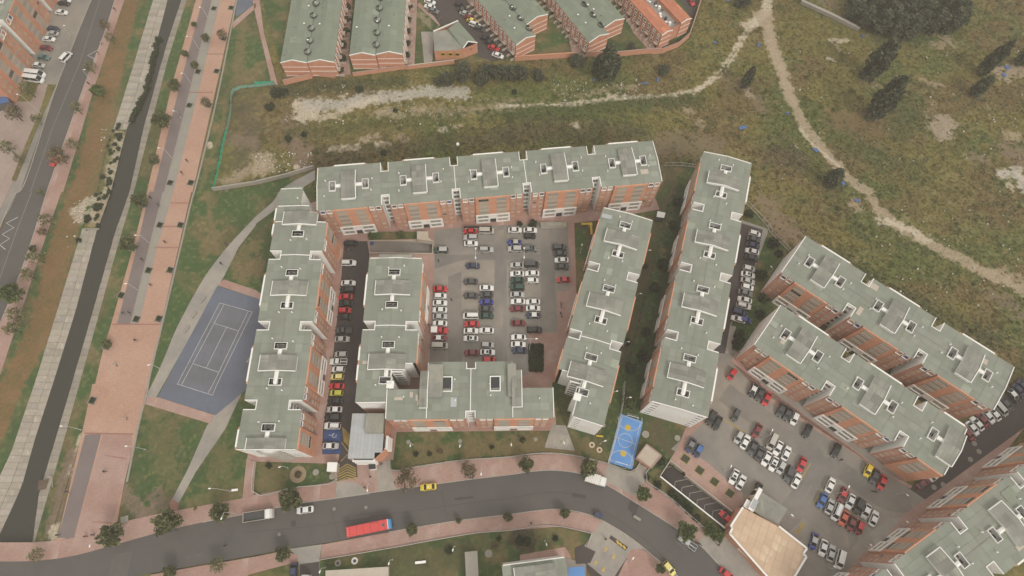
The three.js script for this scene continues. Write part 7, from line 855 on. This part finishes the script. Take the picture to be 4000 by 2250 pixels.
function personGeo(walk, shirt, pants, hair, skin) { // one continuous skinned surface from joined tapered limbs
  const J = []; const cap = (a, b, ra, rb, c) => J.push([a, b, ra, rb, c]); const s = walk ? 1 : .15;
  cap([0, .98, 0], [0, 1.40, .01], .15, .17, shirt); cap([-.12, 1.38, 0], [.12, 1.38, 0], .1, .1, shirt); cap([0, 1.42, 0], [0, 1.56, .02], .06, .055, skin); cap([0, 1.62, .02], [0, 1.68, .02], .092, .098, hair); cap([0, 1.6, .07], [0, 1.63, .09], .055, .055, skin); cap([0, 1.6, .12], [0, 1.62, .118], .018, .012, skin);
  for (const d of [-1, 1]) { const f = d * s * .24; cap([d * .09, .95, 0], [d * .1, .52, f * .55], .095, .07, pants); cap([d * .1, .52, f * .55], [d * .1, .09, f - (f < 0 ? .1 : 0)], .065, .045, pants); cap([d * .1, .05, f - .04], [d * .11, .04, f + .13], .045, .04, [.03, .03, .03]); cap([d * .2, 1.38, 0], [d * .27, 1.1, -f * .45], .055, .045, shirt); cap([d * .27, 1.1, -f * .45], [d * .28, .86, -f * .7 + .06], .042, .033, skin); cap([d * .28, .85, -f * .7 + .06], [d * .28, .78, -f * .7 + .08], .034, .026, skin); for (let k = 0; k < 4; k++) cap([d * .28, .78, -f * .7 + .055 + k * .019], [d * .275, .70 + Math.abs(k - 1.5) * .008, -f * .7 + .065 + k * .019], .011, .008, skin); cap([d * .27, .83, -f * .7 + .1], [d * .265, .77, -f * .7 + .125], .012, .009, skin); }
  const n = 74, mc = new MarchingCubes(n, new THREE.MeshBasicMaterial(), false, false, 60000), S = .94, cy = .88; mc.isolation = 0; const near = (x, y, z) => { let best = 1e9, bc = null, sm = 0; for (const [a, b, ra, rb, c] of J) { const ux = b[0] - a[0], uy = b[1] - a[1], uz = b[2] - a[2], t = clamp(((x - a[0]) * ux + (y - a[1]) * uy + (z - a[2]) * uz) / (ux * ux + uy * uy + uz * uz + 1e-9)), d = Math.hypot(x - a[0] - ux * t, y - a[1] - uy * t, z - a[2] - uz * t) - ra - (rb - ra) * t; sm += Math.exp(-d * 60); if (d < best) { best = d; bc = c; } } return [-Math.log(Math.max(sm, 1e-30)) / 60, bc]; };
  for (let k = 0; k < n; k++) for (let j = 0; j < n; j++) for (let i = 0; i < n; i++) { const x = (i / (n / 2) - 1) * S, y = (j / (n / 2) - 1) * S + cy, z = (k / (n / 2) - 1) * S; mc.field[i + j * n + k * n * n] = Math.abs(x) > .5 || Math.abs(z) > .55 ? -1 : -near(x, y, z)[0]; }
  mc.update(); const c0 = mc.count, p = mc.positionArray.slice(0, c0 * 3), col = new Float32Array(c0 * 3); for (let i = 0; i < c0; i++) { p[i * 3] *= S; p[i * 3 + 1] = p[i * 3 + 1] * S + cy; p[i * 3 + 2] *= S; const c = near(p[i * 3], p[i * 3 + 1], p[i * 3 + 2])[1]; col.set(c, i * 3); }
  const g = new THREE.BufferGeometry(); g.setAttribute('position', new THREE.BufferAttribute(p, 3)); g.setAttribute('normal', new THREE.BufferAttribute(mc.normalArray.slice(0, c0 * 3), 3)); g.setAttribute('color', new THREE.BufferAttribute(col, 3)); return g;
}
{ const sk = [.32, .19, .12], hb = [.02, .016, .013], G4 = [personGeo(1, [.03, .03, .04], [.03, .035, .05], hb, sk), personGeo(1, [.45, .44, .42], [.035, .04, .06], hb, sk), personGeo(0, [.3, .05, .05], [.03, .03, .03], hb, sk), personGeo(1, [.05, .08, .2], [.12, .1, .08], hb, sk)], pm = M([1, 1, 1], .9, { vertexColors: true }), cl = ['dark clothes', 'a pale shirt', 'a red top', 'a blue top'];
  const PP = [[0, 0, 865, 70, 0, 'on the avenue pavement near the top edge'], [0, 0, 765, 325, 1, 'on the avenue pavement above the zigzag lines'], [0, 0, 668, 630, 0, 'on the avenue kerb below a leaning lamp'], [0, 0, 740, 400, 2, 'on the avenue pavement beside the zigzag lines'], [0, 0, 1410, 1212, 0, 'walking alone on the upper promenade'], [0, 0, 1372, 1305, 0, 'at the edge of the orange promenade band'], [0, 0, 1350, 865, 0, 'on the bike lane by a lamp'], [0, 1, 1135, 42, 0, 'on the bike lane beside a tree'], [0, 1, 1195, 100, 3, 'at the grey band of the promenade'], [0, 1, 1245, 377, 0, 'crossing the pink promenade between beds'], [0, 1, 1070, 510, 0, 'in the middle of the bike lane'], [0, 1, 1135, 700, 0, 'on the seam of grey and pink promenade'], [0, 1, 930, 915, 3, 'left of a pair at the end of the bike lane'], [0, 1, 975, 910, 0, 'right of a pair at the end of the bike lane'], [0, 1, 1020, 1118, 0, 'on the wide pink promenade'], [0, 1, 872, 1305, 1, 'on the wide promenade near the canal grass'], [0, 1, 1705, 395, 3, 'on the curving park path near its top'], [0, 1, 1668, 540, 0, 'on the curving park path'], [0, 2, 950, 258, 1, 'on the promenade level with the tennis court end'], [0, 2, 790, 660, 0, 'on the lower pink promenade'], [0, 2, 505, 812, 0, 'on the dirt edge of the lower bike lane'], [0, 2, 435, 1140, 0, 'at the foot of the lower bike lane'], [0, 2, 645, 1150, 2, 'left of two near the promenade foot'], [0, 2, 700, 1138, 0, 'right of two near the promenade foot'], [0, 2, 1360, 1010, 0, 'on the pavement beside the park path mouth'], [0, 2, 1325, 1105, 3, 'at the kerb under the round tree'], [0, 2, 1700, 1220, 0, 'crossing the street at the left'], [1, 2, 862, 700, 0, 'on the steps below the gatehouse'], [1, 2, 820, 780, 0, 'left of two by the entrance kerb'], [1, 2, 945, 605, 0, 'beside the gatehouse wall'], [2, 2, 145, 1050, 0, 'alone on the south pavement'], [1, 1, 1378, 520, 0, 'in the central car park near its left edge'], [1, 1, 1475, 812, 0, 'in the central car park aisle'], [1, 1, 1303, 1003, 0, 'on the pink strip by the left column'], [3, 2, 552, 572, 0, 'walking across the large car park'], [2, 2, 1558, 1215, 0, 'on the pavement below the planted bed end'], [2, 2, 708, 1170, 0, 'by the yellow striped gate mark']];
  PP.forEach(([c, r, x, y, k, w], i) => { const p = G(c, r, x, y, .9), o = thing('person', `person in ${cl[k]} ${w}`, 'person', [p[0], .15, p[1]], i * 1.9); part('body', G4[k], pm, o); }); }
{ // tarps, manhole covers, rings, benches, play things, markers, rubble
  const crumple = (seed, w, l) => { const g = new THREE.PlaneGeometry(w, l, 8, 8); g.rotateX(-Math.PI / 2); const p = g.attributes.position; for (let i = 0; i < p.count; i++) { p.setY(i, .35 * fbm(p.getX(i) * 1.7 + seed, p.getZ(i) * 1.7, 2)); p.setX(i, p.getX(i) + .4 * (vn(i * .7, seed) - .5)); p.setZ(i, p.getZ(i) + .4 * (vn(seed, i * .7) - .5)); } g.computeVertexNormals(); return g; };
  [[2, 0, 1530, 322, 1.2, .9, 'right of the row houses'], [2, 0, 1860, 342, 1.5, .8, 'left of the long track fork'], [2, 0, 620, 605, 1, .9, 'below the tallest dark tree'], [2, 0, 1000, 632, 2.2, .6, 'left of a grey heap'], [2, 0, 1100, 605, 1.8, .7, 'at the grey heap above the dirt track'], [2, 0, 1758, 655, 2.0, .9, 'at the foot of the slender tree'], [2, 0, 1740, 965, 2.6, 1.2, 'above the end of the slanting block'], [3, 0, 145, 855, .6, 1.2, 'beside the bend of the dirt track'], [3, 0, 358, 1135, 2.0, 1, 'in the dark grass left of the track'], [3, 0, 565, 1385, 1.1, 1.2, 'by the round dark tree'], [3, 0, 715, 275, 1.1, .8, 'at the end of the wall stub'], [3, 0, 1190, 220, 2, 1.5, 'under the dense grove'], [3, 0, 1805, 510, 1.4, 1.4, 'on bare soil at the right'], [3, 0, 1780, 570, 1.6, 1, 'below the bare soil tarp at right'], [3, 1, 672, 66, 1.8, .8, 'beside the pale scar below the round tree'], [2, 0, 1630, 10, 1.2, .8, 'at the top edge by the dark tree'], [3, 0, 1580, 722, 1.6, .6, 'at the foot of the blue green tree']].forEach(([c, r, x, y, w, l, t], i) => { const p = G(c, r, x, y); const o = thing('plastic_tarp', `crumpled blue plastic sheet ${t}`, 'tarp', [p[0], .08, p[1]], i * 1.1); part('sheet', crumple(i * 3.3, w, l), MAT.tarp, o); });
  const ring = (label, px, R, mat, inner = .45, y = .06, name = 'stone_ring') => { const p = G(...px), o = thing(name, label, name === 'stone_ring' ? 'tree ring' : 'manhole cover', [p[0], y, p[1]]); const g = new THREE.RingGeometry(R * inner, R, 20); g.rotateX(-Math.PI / 2); g.translate(0, .06, 0); part('rim', g, mat, o); const h = new THREE.CylinderGeometry(R, R, .08, 20, 1, true).translate(0, .02, 0); part('edge', h, mat, o); if (inner > .05) { const s = new THREE.CircleGeometry(R * inner, 16); s.rotateX(-Math.PI / 2); s.translate(0, .03, 0); part('soil', s, MAT.soilDark, o); } };
  ring('wide sandy ring round a shrub on the left entrance lawn', [1, 2, 318, 683], 2.2, MAT.sand); ring('pale round cover on the left entrance lawn', [1, 2, 452, 667], .85, MAT.greyband, .02, .05, 'manhole_cover'); ring('pale round cover near the entrance booth', [1, 2, 575, 698], .8, MAT.greyband, .02, .05, 'manhole_cover'); ring('stone ring on the lawn left of the long shelter middle', [1, 2, 745, 1335], .85, MAT.white); ring('dull stone ring left of the brighter ring on the bottom lawn', [1, 2, 618, 1352], .8, MAT.greyband); ring('left stone ring on the lawn by the hooked lamp', [2, 2, 603, 460], .8, MAT.peach); ring('right stone ring on the lawn by the hooked lamp', [2, 2, 660, 498], .8, MAT.peach); ring('pale round cover on the brown lawn right of the futsal court', [2, 2, 1008, 380], 1.0, MAT.greyband, .02, .05, 'manhole_cover'); ring('pale round cover below the white end wall', [2, 2, 1248, 408], .8, MAT.greyband, .02, .05, 'manhole_cover'); ring('round cover on the bottom lawn by the grey shed', [1, 2, 1755, 1280], .95, MAT.greyband, .02, .05, 'manhole_cover'); ring('pale cover left on the wide street lawn', [1, 2, 1150, 437], .6, MAT.greyband, .02, .05, 'manhole_cover'); ring('pale cover on the wide street lawn above the second lamp', [1, 2, 1540, 432], .55, MAT.greyband, .02, .05, 'manhole_cover'); ring('pale cover on the lawn left of the trapezoid path', [2, 2, 178, 418], .55, MAT.greyband, .02, .05, 'manhole_cover');  ring('pale round cover by the end of the slanting block', [2, 2, 690, 312], .6, MAT.greyband, .02, .05, 'manhole_cover');
  [[1590, 510], [1555, 450], [1525, 570], [1250, 780], [1230, 700], [1320, 760]].forEach(([x, y], i) => ring(`round street cover in the dark side street, ${ORD[i]} from top right`, [3, 2, x, y], .7, MAT.lot, .02, .09, 'manhole_cover'));
  [[1, 2, 830, 932], [1, 2, 175, 1135], [2, 2, 1085, 835], [1, 2, 590, 943]].forEach(([c, r, x, y], i) => ring(`round metal cover in the street asphalt, ${ORD[i]} from left`, [c, r, x, y], .42, MAT.lot, .02, .04, 'manhole_cover'));
  const slabAt = (name, label, cat, px, l, w, h, turn, mat, y = .05) => { const p = G(...px), o = thing(name, label, cat, [p[0], y, p[1]], turn); part('top', boxGeo(-l / 2, l / 2, h - .1, h, -w / 2, w / 2), mat, o); for (const s of [-1, 1]) part('leg', boxGeo(s * l * .36 - .07, s * l * .36 + .07, 0, h - .1, -w * .4, w * .4), mat, o); };
  [[1535, 815], [1468, 930], [1412, 1040], [1890, 1260]].forEach(([x, y], i) => slabAt('park_bench', `pale concrete bench beside the tennis court, ${i < 3 ? ORD[i] + ' from top on its left' : 'on its right side'}`, 'bench', [0, 1, x, y], i === 3 ? 2.6 : 2.2, .6, .45, 1.05, MAT.greyband, .08)); slabAt('play_bench', 'bright yellow bench by the planted strip lawn', 'bench', [2, 2, 660, 395], 1.9, .5, .45, -.1, MAT.yellow); slabAt('park_bench', 'long white bench on the brown bottom lawn', 'bench', [1, 2, 1243, 1345], 2.7, .6, .45, .1, MAT.white); slabAt('marker_block', 'white marker box on the lower park lawn', 'box', [0, 2, 1777, 801], 1.6, .6, .5, .1, MAT.white); slabAt('site_sign', 'pale square panel on the grass by the street', 'panel', [0, 2, 946, 1022], 1.9, 1.6, .4, .25, MAT.greyband); slabAt('road_block', 'pale concrete block lying in the right bend of the street', 'block', [2, 2, 942, 1012], 2.0, .7, .5, -.55, MAT.greyband); 
  { const p = G(2, 2, 648, 990), o = thing('street_cart', 'small dark blue cart at the kerb before the southern driveway', 'cart', [p[0], .05, p[1]], -.4); part('tub', new MB().box(-1, 1, .4, 1.2, -.6, .6).geo(), PAINT.navy, o); for (const x of [-.6, .6]) for (const s of [-1, 1]) part('wheel', new THREE.CylinderGeometry(.28, .28, .12, 12).rotateX(Math.PI / 2), MAT.rubber, o).position.set(x, .28, s * .62); }
  { const p = G(2, 1, 590, 260), o = thing('slide_frame', 'yellow playground slide frame in the corner bed', 'playground', [p[0], .12, p[1]], .05); part('deck', boxGeo(-.7, .5, 1.3, 1.45, -.6, .6), MAT.yellow, o); part('slide', new MB().bar([0, 1.4, .6], [.1, .15, 3.0], .7, .1).geo(), MAT.yellow, o); part('bridge', new MB().bar([-.7, 1.4, -.2], [-3, 1.1, -.4], .7, .1).geo(), MAT.yellow, o); for (const [x, z] of [[-.65, -.5], [.4, -.5], [-.65, .5], [.4, .5], [-3, -.6], [-3, -.1]]) part('post', new MB().box(x - .06, x + .06, 0, 1.9, z - .06, z + .06).geo(), MAT.yellow, o); }
  { const p = G(2, 1, 1068, 325), o = thing('kerb_ring', 'green edged sand ring at the top of the planted strip', 'play ring', [p[0], .05, p[1]]); part('ring', new THREE.TorusGeometry(1.7, .14, 6, 28).rotateX(Math.PI / 2).scale(1, 1, 1.35), M([.09, .13, .08], .9), o); }
  { const p = G(1, 0, 1525, 1108), o = thing('satellite_dish', 'white dish standing behind the longest block roof', 'dish', [p[0], 0, p[1]], .4); part('bowl', new THREE.SphereGeometry(.6, 16, 8, 0, 6.3, 0, 1.2).scale(1, .5, 1).rotateX(.7).translate(0, 1.5, 0), MAT.white, o); part('mast', new THREE.CylinderGeometry(.06, .06, 1.5, 8).translate(0, .75, 0), MAT.galv, o); }
  // canal gauge and outlet
  { const p = G(0, 2, 370, 745), o = thing('canal_outlet', 'rusty brown outlet box let into the right canal bank', 'outlet', [p[0], -.1, p[1]], .2); part('apron', new MB().box(-3.2, .6, -.9, -.55, -1.2, 1.2).geo(), MAT.wood, o); part('frame', new MB().bar([.7, .2, -1.4], [1.2, .4, 1.4], .25).bar([.7, .2, -1.4], [-.4, .2, -1.6], .25).geo(), MAT.greyband, o); }
  // scattered pale stones and litter
  const st = new MB(); for (let k = 0; k < 700; k++) { const [c, r, x0, x1, y0, y1] = [[1, 0, 200, 1600, 640, 960], [1, 0, 0, 420, 1150, 1300], [0, 1, 560, 800, 60, 260], [0, 0, 760, 960, 950, 1449], [2, 0, 300, 1000, 600, 760], [3, 0, 100, 1932, 300, 1449], [3, 1, 700, 1932, 100, 900], [0, 1, 500, 640, 300, 1449]][k % 8], p = G(c, r, rr(x0, x1), rr(y0, y1)), s = rr(.08, .26); if (inside(p, canalPoly) || kindAt(...p) === 1 && k % 8 !== 2) continue; const t = rr(.5, 1); st.col = [t, t, t]; st.box(p[0] - s, p[0] + s * rr(.5, 1.2), -.3, s * .8, p[1] - s, p[1] + s * rr(.4, 1)); } const sm = M([.62, .58, .5], .9, { vertexColors: true }); const so = sh(new THREE.Mesh(st.geo(), sm)); so.name = 'scattered_stones'; tag(so, 'pale stones and litter scattered over the rough ground', 'stones', null, 'stuff'); scene.add(so);
}

for (const o of scene.children) if (o.userData.label && o.userData.label.split(/\s+/).length > 16) console.log('LONG', o.userData.label);
const renderer = new THREE.WebGLRenderer({ antialias: true });
renderer.toneMapping = THREE.LinearToneMapping; renderer.toneMappingExposure = EXPOSURE; renderer.shadowMap.enabled = true;
renderer.render(scene, camera);
